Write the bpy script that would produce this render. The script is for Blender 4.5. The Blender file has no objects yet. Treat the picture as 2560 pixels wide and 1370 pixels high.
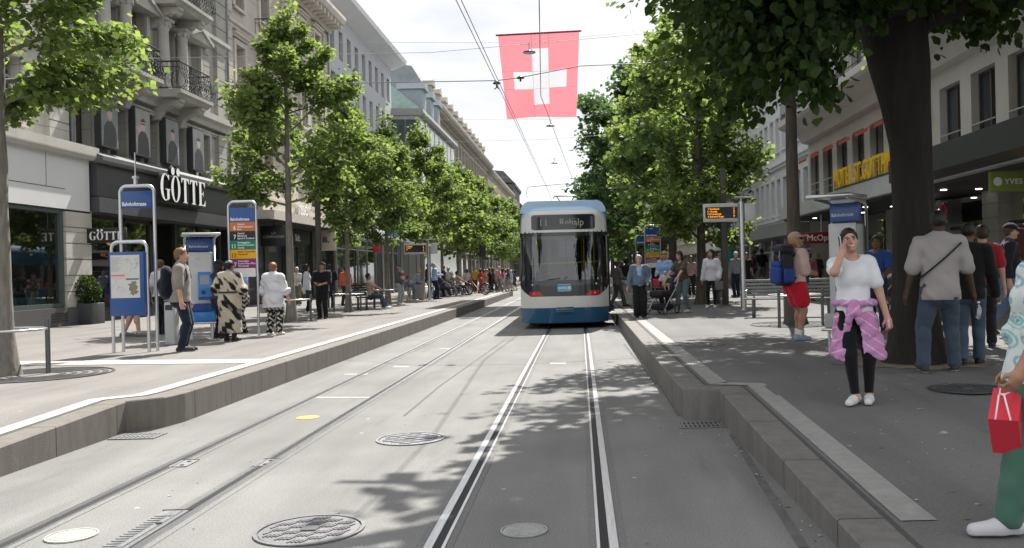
import bpy, math, random
import numpy as np
from mathutils import Vector, Matrix
R = math.radians
PI = math.pi
random.seed(7)
rng = np.random.default_rng(7)
scene = bpy.context.scene
COL = scene.collection
# ------------------------------------------------------------------ calibration of the photograph (2560x1370)
F, UV, VV, HC = 2240.0, 1450.0, 675.0, 1.57
ROLL = 0.024                    # the photographer held the camera slightly tilted
def zs(y):                      # height of the raised pavements, ramping down near the end of the stop
    return 0.32 - max(0.0, 9.2 - y) * 0.039
def GX(u, y, v=675.0): return ((u - UV) - ROLL*(v - VV)) * y / F
def ZH(v, y, u=1450.0): return HC - ((v - VV) + ROLL*(u - UV)) * y / F
def ground(u, v, z=0.30):
    dv = (v - VV) + ROLL*(u - UV)
    y = F * (HC - z) / dv
    if z > 0.1:
        for _ in range(8):
            y = F * (HC - zs(y)) / dv
    return GX(u, y, v), y
# ------------------------------------------------------------------ tagging
def tag(o, label=None, cat=None, group=None, kind=None):
    if label: o['label'] = label
    if cat: o['category'] = cat
    if group: o['group'] = group
    if kind: o['kind'] = kind
    return o
def link(o, parent=None):
    COL.objects.link(o)
    if parent is not None: o.parent = parent
    return o
def thing(name, label, cat, loc=(0, 0, 0), rz=0.0, group=None):
    o = bpy.data.objects.new(name, None)
    o.empty_display_size = 0.2
    o.location = loc
    o.rotation_euler = (0, 0, rz)
    link(o)
    return tag(o, label, cat, group)
def kids(o): return [c for c in COL.objects if c.parent == o]
def copy_tree(o, parent=None):
    c = o.copy(); COL.objects.link(c); c.parent = parent
    for ch in list(o.children): copy_tree(ch, c)
    return c
# ------------------------------------------------------------------ mesh builder
class MB:
    def __init__(s): s.v = []; s.f = []; s.m = []; s.sm = []
    def add(s, vs, fs, m=0, smooth=False):
        n = len(s.v); s.v.extend([tuple(p) for p in vs])
        for f in fs:
            s.f.append(tuple(i + n for i in f)); s.m.append(m); s.sm.append(smooth)
        return s
    def box(s, x0, x1, y0, y1, z0, z1, m=0):
        if x0 > x1: x0, x1 = x1, x0
        if y0 > y1: y0, y1 = y1, y0
        if z0 > z1: z0, z1 = z1, z0
        v = [(x0,y0,z0),(x1,y0,z0),(x1,y1,z0),(x0,y1,z0),(x0,y0,z1),(x1,y0,z1),(x1,y1,z1),(x0,y1,z1)]
        return s.add(v, [(0,3,2,1),(4,5,6,7),(0,1,5,4),(1,2,6,5),(2,3,7,6),(3,0,4,7)], m)
    def cbox(s, c, d, m=0, rz=0.0, M=None):
        hx, hy, hz = d[0]/2, d[1]/2, d[2]/2
        b = MB(); b.box(-hx,hx,-hy,hy,-hz,hz)
        T = Matrix.Translation(Vector(c)) @ (M if M is not None else Matrix.Rotation(rz, 4, 'Z'))
        return s.add([T @ Vector(p) for p in b.v], b.f, m)
    def bbox(s, c, d, r=0.02, m=0, rz=0.0, seg=2, M=None):      # box with rounded edges
        import bmesh
        bm = bmesh.new(); bmesh.ops.create_cube(bm, size=1.0)
        for v in bm.verts: v.co = Vector((v.co.x*d[0], v.co.y*d[1], v.co.z*d[2]))
        bmesh.ops.bevel(bm, geom=list(bm.edges), offset=min(r, min(d)*0.49), segments=seg, affect='EDGES', profile=0.5)
        T = Matrix.Translation(Vector(c)) @ (M if M is not None else Matrix.Rotation(rz, 4, 'Z'))
        bm.verts.index_update()
        s.add([T @ v.co for v in bm.verts], [[v.index for v in f.verts] for f in bm.faces], m, True)
        bm.free(); return s
    def quad(s, a, b, c, d, m=0): return s.add([a, b, c, d], [(0, 1, 2, 3)], m)
    def tube(s, pts, r, n=8, m=0, closed=False, caps=True):
        P = [Vector(p) for p in pts]; k = len(P)
        rr = r if isinstance(r, (list, tuple)) else [r] * k
        vs = []; up = None
        for i in range(k):
            if closed: t = (P[(i+1) % k] - P[i-1])
            else: t = (P[min(i+1, k-1)] - P[max(i-1, 0)])
            t.normalize()
            if up is None:
                up = Vector((0,0,1)) if abs(t.z) < 0.9 else Vector((1,0,0))
            a = up - t * up.dot(t)
            if a.length < 1e-5: a = t.orthogonal()
            a.normalize(); b = t.cross(a); up = a
            for j in range(n):
                th = 2*PI*j/n
                vs.append(P[i] + (a*math.cos(th) + b*math.sin(th)) * rr[i])
        fs = []
        for i in range(k if closed else k-1):
            i2 = (i+1) % k
            for j in range(n):
                j2 = (j+1) % n
                fs.append((i*n+j, i*n+j2, i2*n+j2, i2*n+j))
        s.add(vs, fs, m, True)
        if caps and not closed:
            s.add(vs[:n], [tuple(range(n-1,-1,-1))], m); s.add(vs[-n:], [tuple(range(n))], m)
        return s
    def cyl(s, c, r, h, n=16, m=0, r2=None, axis='Z', smooth=True):
        r2 = r if r2 is None else r2
        vs = []
        for k, (rad, z) in enumerate(((r, 0), (r2, h))):
            for j in range(n):
                t = 2*PI*j/n; p = (rad*math.cos(t), rad*math.sin(t), z)
                if axis == 'Y': p = (p[0], p[2], -p[1])
                elif axis == 'X': p = (p[2], p[0], p[1])
                vs.append((c[0]+p[0], c[1]+p[1], c[2]+p[2]))
        s.add(vs, [(j, (j+1) % n, n+(j+1) % n, n+j) for j in range(n)], m, smooth)
        s.add(vs[:n], [tuple(range(n-1,-1,-1))], m); s.add(vs[n:], [tuple(range(n))], m)
        return s
    def lathe(s, c, prof, n=20, m=0):          # prof: [(r,z)]
        vs = []
        for r, z in prof:
            for j in range(n):
                t = 2*PI*j/n; vs.append((c[0]+r*math.cos(t), c[1]+r*math.sin(t), c[2]+z))
        fs = [(i*n+j, i*n+(j+1) % n, (i+1)*n+(j+1) % n, (i+1)*n+j) for i in range(len(prof)-1) for j in range(n)]
        return s.add(vs, fs, m, True)
    def prism(s, poly, d0, d1, m=0, plane='XZ', smooth=False):   # poly in a plane, extruded along the remaining axis
        def P(a, b, d):
            return {'XZ': (a, d, b), 'YZ': (d, a, b), 'XY': (a, b, d)}[plane]
        n = len(poly)
        vs = [P(a, b, d0) for a, b in poly] + [P(a, b, d1) for a, b in poly]
        s.add(vs, [(i, (i+1) % n, n+(i+1) % n, n+i) for i in range(n)], m, smooth)
        s.add(vs, [tuple(range(n-1,-1,-1)), tuple(range(n, 2*n))], m)
        return s
    def ell(s, c, r, n=16, k=10, m=0, M=None):
        vs = []; fs = []
        for i in range(k+1):
            ph = PI*i/k
            for j in range(n):
                t = 2*PI*j/n
                p = Vector((r[0]*math.sin(ph)*math.cos(t), r[1]*math.sin(ph)*math.sin(t), r[2]*math.cos(ph)))
                if M is not None: p = M @ p
                vs.append(Vector(c) + p)
        for i in range(k):
            for j in range(n):
                fs.append((i*n+j, (i+1)*n+j, (i+1)*n+(j+1) % n, i*n+(j+1) % n))
        return s.add(vs, fs, m, True)
    def mesh(s, name, mats):
        me = bpy.data.meshes.new(name)
        me.from_pydata(s.v, [], s.f)
        for mm in (mats if isinstance(mats, (list, tuple)) else [mats]): me.materials.append(mm)
        me.polygons.foreach_set('material_index', s.m)
        me.polygons.foreach_set('use_smooth', s.sm)
        me.update()
        return me
    def build(s, name, mats, parent=None, loc=None, rz=None):
        o = bpy.data.objects.new(name, s.mesh(name, mats)); link(o, parent)
        if loc is not None: o.location = loc
        if rz is not None: o.rotation_euler = (0, 0, rz)
        return o
def obj_of(name, me, parent=None, loc=(0,0,0), rz=0.0):
    o = bpy.data.objects.new(name, me); o.location = loc; o.rotation_euler = (0,0,rz)
    return link(o, parent)
def arc(c, r, a0, a1, n, plane='XZ', third=0.0):
    out = []
    for i in range(n+1):
        t = a0 + (a1-a0)*i/n
        a, b = c[0]+r*math.cos(t), c[1]+r*math.sin(t)
        out.append((a, third, b) if plane == 'XZ' else (a, b, third) if plane == 'XY' else (third, a, b))
    return out
# ------------------------------------------------------------------ writing
def text_mesh(txt, size, depth=0.0, align='LEFT', bold=0.0, space=1.0, xscale=1.0):
    cu = bpy.data.curves.new('lettering', 'FONT')
    cu.body = txt; cu.size = size; cu.extrude = depth; cu.align_x = align
    cu.offset = bold; cu.space_character = space; cu.resolution_u = 3
    o = bpy.data.objects.new('tmp_text', cu); COL.objects.link(o)
    dg = bpy.context.evaluated_depsgraph_get(); dg.update()
    me = bpy.data.meshes.new_from_object(o.evaluated_get(dg))
    bpy.data.objects.remove(o); bpy.data.curves.remove(cu)
    if xscale != 1.0:
        me.transform(Matrix.Diagonal((xscale, 1, 1, 1)))
    return me
def text(txt, size, loc, rot, mat, parent, depth=0.002, align='LEFT', bold=0.0, name='lettering', xscale=1.0, space=1.0):
    me = text_mesh(txt, size, depth, align, bold, space, xscale)
    me.materials.clear(); me.materials.append(mat)
    o = bpy.data.objects.new(name, me); o.location = loc; o.rotation_euler = rot
    return link(o, parent)
FRONT = (PI/2, 0, 0)             # text that faces the camera (-Y)
EAST = (PI/2, 0, PI/2)           # text on a wall that faces +X
WEST = (PI/2, 0, -PI/2)          # text on a wall that faces -X
# ------------------------------------------------------------------ materials
def nodes_of(m):
    m.use_nodes = True
    nt = m.node_tree
    return nt, nt.nodes, nt.links, nt.nodes['Principled BSDF']
MATS = {}
def mat(name, col, rough=0.6, metal=0.0, var=0.12, scale=3.0, bump=0.0, bscale=40.0, spec=None, emit=None, coat=0.0, detail=4.0, stretch=None, sheen=0.0):
    if name in MATS: return MATS[name]
    m = bpy.data.materials.new(name); nt, N, L, P = nodes_of(m)
    P.inputs['Roughness'].default_value = rough; P.inputs['Metallic'].default_value = metal
    if spec is not None: P.inputs['Specular IOR Level'].default_value = spec
    if coat: P.inputs['Coat Weight'].default_value = coat; P.inputs['Coat Roughness'].default_value = 0.08
    if sheen: P.inputs['Sheen Weight'].default_value = sheen
    c = (*col, 1.0)
    tc = N.new('ShaderNodeTexCoord'); mp = N.new('ShaderNodeMapping')
    if stretch: mp.inputs['Scale'].default_value = stretch
    L.new(tc.outputs['Object'], mp.inputs['Vector'])
    if var > 0:
        nz = N.new('ShaderNodeTexNoise'); nz.inputs['Scale'].default_value = scale; nz.inputs['Detail'].default_value = detail
        nz.inputs['Roughness'].default_value = 0.62
        L.new(mp.outputs['Vector'], nz.inputs['Vector'])
        mr = N.new('ShaderNodeMapRange'); mr.inputs[1].default_value = 0.3; mr.inputs[2].default_value = 0.7
        mr.inputs[3].default_value = 1 - var; mr.inputs[4].default_value = 1 + var
        L.new(nz.outputs['Fac'], mr.inputs[0])
        mx = N.new('ShaderNodeMix'); mx.data_type = 'RGBA'; mx.blend_type = 'MULTIPLY'; mx.inputs[0].default_value = 1.0
        mx.inputs[6].default_value = c; L.new(mr.outputs[0], mx.inputs[7]); L.new(mx.outputs[2], P.inputs['Base Color'])
    else:
        P.inputs['Base Color'].default_value = c
    if bump > 0:
        n2 = N.new('ShaderNodeTexNoise'); n2.inputs['Scale'].default_value = bscale; n2.inputs['Detail'].default_value = 3
        L.new(mp.outputs['Vector'], n2.inputs['Vector'])
        bp = N.new('ShaderNodeBump'); bp.inputs['Strength'].default_value = bump; bp.inputs['Distance'].default_value = 0.02
        L.new(n2.outputs['Fac'], bp.inputs['Height']); L.new(bp.outputs['Normal'], P.inputs['Normal'])
    if emit:
        P.inputs['Emission Color'].default_value = (*emit[0], 1); P.inputs['Emission Strength'].default_value = emit[1]
    MATS[name] = m
    return m
def attr_mat(name, rough=0.6, spec=0.3, sub=0.0, bump=0.0, bscale=200, sheen=0.0):     # albedo from the mesh's colour attribute
    if name in MATS: return MATS[name]
    m = bpy.data.materials.new(name); nt, N, L, P = nodes_of(m)
    a = N.new('ShaderNodeAttribute'); a.attribute_name = 'Col'
    L.new(a.outputs['Color'], P.inputs['Base Color'])
    P.inputs['Roughness'].default_value = rough; P.inputs['Specular IOR Level'].default_value = spec
    if sheen: P.inputs['Sheen Weight'].default_value = sheen
    if sub: P.inputs['Subsurface Weight'].default_value = sub; P.inputs['Subsurface Radius'].default_value = (0.01, 0.004, 0.002)
    if bump:
        tc = N.new('ShaderNodeTexCoord'); n2 = N.new('ShaderNodeTexNoise'); n2.inputs['Scale'].default_value = bscale
        L.new(tc.outputs['Object'], n2.inputs['Vector']); bp = N.new('ShaderNodeBump'); bp.inputs['Strength'].default_value = bump
        bp.inputs['Distance'].default_value = 0.01
        L.new(n2.outputs['Fac'], bp.inputs['Height']); L.new(bp.outputs['Normal'], P.inputs['Normal'])
    MATS[name] = m
    return m
def leaf_mat(name, c0, c1, trans=0.4, tcol=None):
    m = bpy.data.materials.new(name); nt, N, L, P = nodes_of(m)
    a = N.new('ShaderNodeAttribute'); a.attribute_name = 'Rnd'
    cr = N.new('ShaderNodeMix'); cr.data_type = 'RGBA'; cr.inputs[6].default_value = (*c0, 1); cr.inputs[7].default_value = (*c1, 1)
    L.new(a.outputs['Fac'], cr.inputs[0]); L.new(cr.outputs[2], P.inputs['Base Color'])
    P.inputs['Roughness'].default_value = 0.6; P.inputs['Specular IOR Level'].default_value = 0.15
    tr = N.new('ShaderNodeBsdfTranslucent')
    t2 = N.new('ShaderNodeMix'); t2.data_type = 'RGBA'; t2.blend_type = 'MULTIPLY'; t2.inputs[0].default_value = 1.0
    L.new(cr.outputs[2], t2.inputs[6]); t2.inputs[7].default_value = (*(tcol or (2.0, 2.1, 1.05)), 1); L.new(t2.outputs[2], tr.inputs['Color'])
    ms = N.new('ShaderNodeMixShader'); ms.inputs[0].default_value = trans
    L.new(P.outputs[0], ms.inputs[1]); L.new(tr.outputs[0], ms.inputs[2])
    L.new(ms.outputs[0], N['Material Output'].inputs['Surface'])
    return m
def glass_mat(name, col=(0.02,0.025,0.03), rough=0.03, ior=1.6, var=0.0):
    if name in MATS: return MATS[name]
    m = bpy.data.materials.new(name); nt, N, L, P = nodes_of(m)
    P.inputs['Roughness'].default_value = rough; P.inputs['IOR'].default_value = ior
    if var:
        oi = N.new('ShaderNodeObjectInfo'); mx = N.new('ShaderNodeMix'); mx.data_type = 'RGBA'
        mx.inputs[6].default_value = (*col, 1); mx.inputs[7].default_value = (min(1,col[0]*var), min(1,col[1]*var), min(1,col[2]*var*0.95), 1)
        pw = N.new('ShaderNodeMath'); pw.operation = 'POWER'; pw.inputs[1].default_value = 2.2
        L.new(oi.outputs['Random'], pw.inputs[0]); L.new(pw.outputs[0], mx.inputs[0]); L.new(mx.outputs[2], P.inputs['Base Color'])
    else: P.inputs['Base Color'].default_value = (*col, 1)
    # slightly uneven panes
    tc = N.new('ShaderNodeTexCoord'); nz = N.new('ShaderNodeTexNoise'); nz.inputs['Scale'].default_value = 1.3
    L.new(tc.outputs['Object'], nz.inputs['Vector']); bp = N.new('ShaderNodeBump'); bp.inputs['Strength'].default_value = 0.06
    L.new(nz.outputs['Fac'], bp.inputs['Height']); L.new(bp.outputs['Normal'], P.inputs['Normal'])
    MATS[name] = m
    return m
def clear_glass(name, tint=(0.75,0.8,0.8), refl=0.16):
    if name in MATS: return MATS[name]
    m = bpy.data.materials.new(name); nt, N, L, P = nodes_of(m)
    tr = N.new('ShaderNodeBsdfTransparent'); tr.inputs['Color'].default_value = (*tint, 1)
    gl = N.new('ShaderNodeBsdfGlossy'); gl.inputs['Roughness'].default_value = 0.02
    lw = N.new('ShaderNodeLayerWeight'); lw.inputs['Blend'].default_value = 0.3
    mr = N.new('ShaderNodeMapRange'); mr.inputs[3].default_value = refl; mr.inputs[4].default_value = 1.0
    L.new(lw.outputs['Fresnel'], mr.inputs[0])
    ms = N.new('ShaderNodeMixShader'); L.new(mr.outputs[0], ms.inputs[0]); L.new(tr.outputs[0], ms.inputs[1]); L.new(gl.outputs[0], ms.inputs[2])
    L.new(ms.outputs[0], N['Material Output'].inputs['Surface'])
    MATS[name] = m
    return m
def asphalt(name, col, speck, scale=260.0, patch=0.25, gum=0.55):
    m = bpy.data.materials.new(name); nt, N, L, P = nodes_of(m)
    tc = N.new('ShaderNodeTexCoord')
    n1 = N.new('ShaderNodeTexNoise'); n1.inputs['Scale'].default_value = 0.55; n1.inputs['Detail'].default_value = 7; n1.inputs['Roughness'].default_value = 0.6
    n2 = N.new('ShaderNodeTexVoronoi'); n2.inputs['Scale'].default_value = scale * 0.35
    n3 = N.new('ShaderNodeTexNoise'); n3.inputs['Scale'].default_value = scale * 0.25; n3.inputs['Detail'].default_value = 3
    mp = N.new('ShaderNodeMapping'); mp.inputs['Scale'].default_value = (1.0, 0.12, 1.0)
    n4 = N.new('ShaderNodeTexNoise'); n4.inputs['Scale'].default_value = 2.2; n4.inputs['Detail'].default_value = 5
    L.new(tc.outputs['Object'], mp.inputs['Vector']); L.new(mp.outputs[0], n4.inputs['Vector'])
    for n in (n1, n2, n3): L.new(tc.outputs['Object'], n.inputs['Vector'])
    def rng_(src, a, b, lo, hi):
        r = N.new('ShaderNodeMapRange'); r.inputs[1].default_value = a; r.inputs[2].default_value = b; r.inputs[3].default_value = lo; r.inputs[4].default_value = hi
        L.new(src, r.inputs[0]); return r.outputs[0]
    a = rng_(n1.outputs['Fac'], 0.3, 0.7, 1-patch, 1+patch)
    b = rng_(n4.outputs['Fac'], 0.3, 0.7, 0.86, 1.12)
    c = rng_(n3.outputs['Fac'], 0.3, 0.7, 0.8, 1.2)
    def mul(x, y):
        k = N.new('ShaderNodeMath'); k.operation = 'MULTIPLY'; L.new(x, k.inputs[0]); L.new(y, k.inputs[1]); return k.outputs[0]
    f = mul(mul(a, b), c)
    mx = N.new('ShaderNodeMix'); mx.data_type = 'RGBA'; mx.blend_type = 'MULTIPLY'; mx.inputs[0].default_value = 1
    mx.inputs[6].default_value = (*col, 1); L.new(f, mx.inputs[7])
    sp = rng_(n2.outputs['Distance'], 0.0, 0.22, 1.0, 0.0)
    m2 = N.new('ShaderNodeMix'); m2.data_type = 'RGBA'; m2.inputs[7].default_value = (*speck, 1)
    cl = N.new('ShaderNodeMath'); cl.operation = 'MULTIPLY'; cl.inputs[1].default_value = 0.55; L.new(sp, cl.inputs[0])
    L.new(cl.outputs[0], m2.inputs[0]); L.new(mx.outputs[2], m2.inputs[6])
    v5 = N.new('ShaderNodeTexVoronoi'); v5.inputs['Scale'].default_value = 2.3; L.new(tc.outputs['Object'], v5.inputs['Vector'])
    g5 = rng_(v5.outputs['Distance'], 0.035, 0.05, gum, 0.0)
    m5 = N.new('ShaderNodeMix'); m5.data_type = 'RGBA'; m5.inputs[7].default_value = (*[min(.6, q*1.6) for q in speck], 1); L.new(g5, m5.inputs[0]); L.new(m2.outputs[2], m5.inputs[6])
    n6 = N.new('ShaderNodeTexNoise'); n6.inputs['Scale'].default_value = 1.9; n6.inputs['Detail'].default_value = 9; n6.inputs['Roughness'].default_value = .68; L.new(mp.outputs[0], n6.inputs['Vector'])
    g6 = rng_(n6.outputs['Fac'], 0.56, 0.70, 0.0, 0.42)
    m6 = N.new('ShaderNodeMix'); m6.data_type = 'RGBA'; m6.inputs[7].default_value = (col[0]*.5, col[1]*.5, col[2]*.5, 1); L.new(g6, m6.inputs[0]); L.new(m5.outputs[2], m6.inputs[6])
    L.new(m6.outputs[2], P.inputs['Base Color'])
    P.inputs['Roughness'].default_value = 0.85; P.inputs['Specular IOR Level'].default_value = 0.25
    bp = N.new('ShaderNodeBump'); bp.inputs['Strength'].default_value = 0.35; bp.inputs['Distance'].default_value = 0.006
    L.new(n3.outputs['Fac'], bp.inputs['Height']); L.new(bp.outputs['Normal'], P.inputs['Normal'])
    return m
def kerb_mat(name, col, step=1.0, off=0.0):
    m = bpy.data.materials.new(name); nt, N, L, P = nodes_of(m)
    tc = N.new('ShaderNodeTexCoord'); sx = N.new('ShaderNodeSeparateXYZ'); L.new(tc.outputs['Object'], sx.inputs[0])
    def math_(op, a, b=None):
        k = N.new('ShaderNodeMath'); k.operation = op
        L.new(a, k.inputs[0]) if not isinstance(a, float) else setattr(k.inputs[0], 'default_value', a)
        if b is not None:
            if isinstance(b, float): k.inputs[1].default_value = b
            else: L.new(b, k.inputs[1])
        return k.outputs[0]
    fr = math_('FRACT', math_('DIVIDE', math_('ADD', sx.outputs['Y'], off), step))
    j = math_('LESS_THAN', fr, 0.012)
    ed = N.new('ShaderNodeMapRange'); ed.inputs[1].default_value = 0.0; ed.inputs[2].default_value = 0.1; ed.inputs[3].default_value = 0.88; ed.inputs[4].default_value = 1.0
    L.new(fr, ed.inputs[0])
    nz = N.new('ShaderNodeTexNoise'); nz.inputs['Scale'].default_value = 9; nz.inputs['Detail'].default_value = 8; nz.inputs['Roughness'].default_value = 0.7
    mp = N.new('ShaderNodeMapping'); mp.inputs['Scale'].default_value = (1, 1, 0.22); L.new(tc.outputs['Object'], mp.inputs[0]); L.new(mp.outputs[0], nz.inputs['Vector'])
    r = N.new('ShaderNodeMapRange'); r.inputs[1].default_value = 0.3; r.inputs[2].default_value = 0.7; r.inputs[3].default_value = 0.74; r.inputs[4].default_value = 1.16
    L.new(nz.outputs['Fac'], r.inputs[0])
    f = math_('MULTIPLY', math_('MULTIPLY', r.outputs[0], ed.outputs[0]), math_('SUBTRACT', 1.0, math_('MULTIPLY', j, 0.75)))
    mx = N.new('ShaderNodeMix'); mx.data_type = 'RGBA'; mx.blend_type = 'MULTIPLY'; mx.inputs[0].default_value = 1
    mx.inputs[6].default_value = (*col, 1); L.new(f, mx.inputs[7]); L.new(mx.outputs[2], P.inputs['Base Color'])
    P.inputs['Roughness'].default_value = 0.8
    n3 = N.new('ShaderNodeTexNoise'); n3.inputs['Scale'].default_value = 90; L.new(tc.outputs['Object'], n3.inputs['Vector'])
    bp = N.new('ShaderNodeBump'); bp.inputs['Strength'].default_value = 0.25; bp.inputs['Distance'].default_value = 0.01
    L.new(n3.outputs['Fac'], bp.inputs['Height']); L.new(bp.outputs['Normal'], P.inputs['Normal'])
    return m
STEEL = mat('brushed_steel', (0.55,0.56,0.57), 0.32, 0.9, 0.06, 6)
DARKSTEEL = mat('dark_steel', (0.12,0.125,0.13), 0.45, 0.6, 0.1)
BLACK = mat('black_plastic', (0.02,0.02,0.022), 0.45, 0, 0.1)
WHITEP = mat('white_paint', (0.78,0.78,0.77), 0.5, 0, 0.05)
BLUE = mat('sign_blue', (0.007,0.064,0.25), 0.35, 0, 0.05, coat=0.3)
IRON = mat('wrought_iron', (0.03,0.032,0.034), 0.5, 0.4, 0.1)
PRINTW = mat('white_print', (0.8,0.8,0.8), 0.5, 0, 0)
LEDON = mat('amber_led', (0.9,0.35,0.02), 0.5, 0, 0, emit=((1.0,0.35,0.03), .55))
# ------------------------------------------------------------------ sky, sun, camera
SUN_EL, SUN_AZ = R(52), R(13)        # azimuth from +Y towards +X
w = bpy.data.worlds.new('World'); scene.world = w; w.use_nodes = True
nt = w.node_tree; N = nt.nodes; L = nt.links; N.clear()
out = N.new('ShaderNodeOutputWorld')
sky = N.new('ShaderNodeTexSky'); sky.sky_type = 'NISHITA'; sky.sun_disc = False; sky.sun_elevation = SUN_EL; sky.sun_rotation = SUN_AZ
b1 = N.new('ShaderNodeBackground'); b1.inputs['Strength'].default_value = 0.12; L.new(sky.outputs[0], b1.inputs[0])
tc = N.new('ShaderNodeTexCoord'); mp = N.new('ShaderNodeMapping'); mp.inputs['Scale'].default_value = (1.6, 1.6, 5.0); mp.inputs['Location'].default_value = (0.3, 0.1, 0.4)
L.new(tc.outputs['Generated'], mp.inputs[0])
nz = N.new('ShaderNodeTexNoise'); nz.inputs['Scale'].default_value = 1.7; nz.inputs['Detail'].default_value = 8; nz.inputs['Roughness'].default_value = 0.55
L.new(mp.outputs[0], nz.inputs['Vector'])
cr = N.new('ShaderNodeValToRGB'); cr.color_ramp.elements[0].position = 0.30; cr.color_ramp.elements[0].color = (0.70,0.715,0.765,1)
cr.color_ramp.elements[1].position = 0.50; cr.color_ramp.elements[1].color = (0.97,0.985,1.0,1)
L.new(nz.outputs['Fac'], cr.inputs[0])
b2 = N.new('ShaderNodeBackground'); b2.inputs['Strength'].default_value = 0.58; L.new(cr.outputs[0], b2.inputs[0])
mr = N.new('ShaderNodeMapRange'); mr.inputs[1].default_value = 0.2; mr.inputs[2].default_value = 0.36; mr.inputs[3].default_value = 0.75; mr.inputs[4].default_value = 1.0
L.new(nz.outputs['Fac'], mr.inputs[0])
ms = N.new('ShaderNodeMixShader'); L.new(mr.outputs[0], ms.inputs[0]); L.new(b1.outputs[0], ms.inputs[1]); L.new(b2.outputs[0], ms.inputs[2])
L.new(ms.outputs[0], out.inputs['Surface'])
sd = bpy.data.lights.new('sun', 'SUN'); sd.energy = 4.5; sd.angle = R(0.55); sd.color = (1.0, 0.955, 0.89)
so = bpy.data.objects.new('sun', sd); COL.objects.link(so)
tosun = Vector((math.sin(SUN_AZ)*math.cos(SUN_EL), math.cos(SUN_AZ)*math.cos(SUN_EL), math.sin(SUN_EL)))
so.rotation_euler = tosun.to_track_quat('Z', 'Y').to_euler(); so.location = tosun * 60
cd = bpy.data.cameras.new('camera'); cam = bpy.data.objects.new('camera', cd); COL.objects.link(cam); scene.camera = cam
cam.location = (0, 0, HC); cam.rotation_euler = (PI/2, ROLL, 0)
cd.sensor_width = 36.0; cd.lens = 36.0 * F / 2560.0
cd.shift_x = (1280 - UV) / 2560.0; cd.shift_y = (VV - 685) / 2560.0
cd.clip_start = 0.05; cd.clip_end = 3000
scene.view_settings.view_transform = 'Standard'; scene.view_settings.look = 'None'
scene.view_settings.exposure = 1.08; scene.view_settings.gamma = 1.0
scene.render.engine = 'CYCLES'
scene.cycles.use_denoising = True
scene.cycles.max_bounces = 7; scene.cycles.diffuse_bounces = 4; scene.cycles.glossy_bounces = 3; scene.cycles.transparent_max_bounces = 12; scene.cycles.transmission_bounces = 3
scene.cycles.sample_clamp_indirect = 4.0
# ================================================================== THE GROUND
ROAD = asphalt('road_asphalt', (0.184,0.183,0.180), (0.34,0.33,0.32), 300, 0.14)
PAVER = asphalt('shade_toned_asphalt', (0.145,0.142,0.142), (0.22,0.22,0.22), 340, 0.12)  # darker, cooler copy of the pavement asphalt with the tree shade in its colour
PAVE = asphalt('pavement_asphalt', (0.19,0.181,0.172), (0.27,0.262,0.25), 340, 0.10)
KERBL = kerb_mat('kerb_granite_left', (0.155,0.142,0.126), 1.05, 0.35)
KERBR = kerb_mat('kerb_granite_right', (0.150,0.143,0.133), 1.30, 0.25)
SEAM = mat('joint_filler', (0.06,0.06,0.06), 0.9, 0, 0.2, 20)
TACT = mat('white_line_paint', (0.42,0.41,0.385), 0.75, 0, 0.16, 14, bump=0.15, bscale=120)
TACTG = mat('grey_tactile_stone', (0.27,0.265,0.258), 0.8, 0, 0.14, 10, bump=0.2, bscale=120)
g = MB(); g.quad((-1500,-400,0),(1500,-400,0),(1500,2600,0),(-1500,2600,0))
tag(g.build('road', ROAD), 'pale grey asphalt roadway carrying the tram tracks', None, None, 'structure')
KL = [(-4.77,-4.0),(-4.77,2.0),(-4.76,5.0),(-4.74,9.29),(-4.46,9.55),(-4.40,9.9),(-4.38,30.0),(-4.38,58.0),(-5.4,60.0),(-6.6,62.0),(-6.6,330.0)]
KR = [(1.39,-4.0),(1.39,2.0),(1.39,4.9),(1.39,9.13),(1.04,9.26),(1.02,9.55),(1.02,30.0),(1.02,60.0),(1.5,62.0),(2.2,64.0),(2.2,330.0)]
def offs(poly, d):
    out = []
    for i, p in enumerate(poly):
        a = Vector(poly[max(i-1,0)]); b = Vector(poly[i]); c = Vector(poly[min(i+1,len(poly)-1)])
        n1 = (b-a).normalized() if i > 0 else (c-b).normalized()
        n2 = (c-b).normalized() if i < len(poly)-1 else n1
        p1 = Vector((n1.y,-n1.x)); p2 = Vector((n2.y,-n2.x)); mm = (p1+p2).normalized()
        q = b + mm * (d / max(0.5, mm.dot(p1)))
        out.append((q.x, q.y))
    return out
def strip(mb, A, B, dz, y0=None, y1=None, m=0):
    for i in range(len(A)-1):
        if y0 is not None and (A[i+1][1] <= y0 or A[i][1] >= y1): continue
        q = [A[i], B[i], B[i+1], A[i+1]]
        mb.quad(*[(x, y, zs(y)+dz) for x, y in q], m=m)
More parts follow.
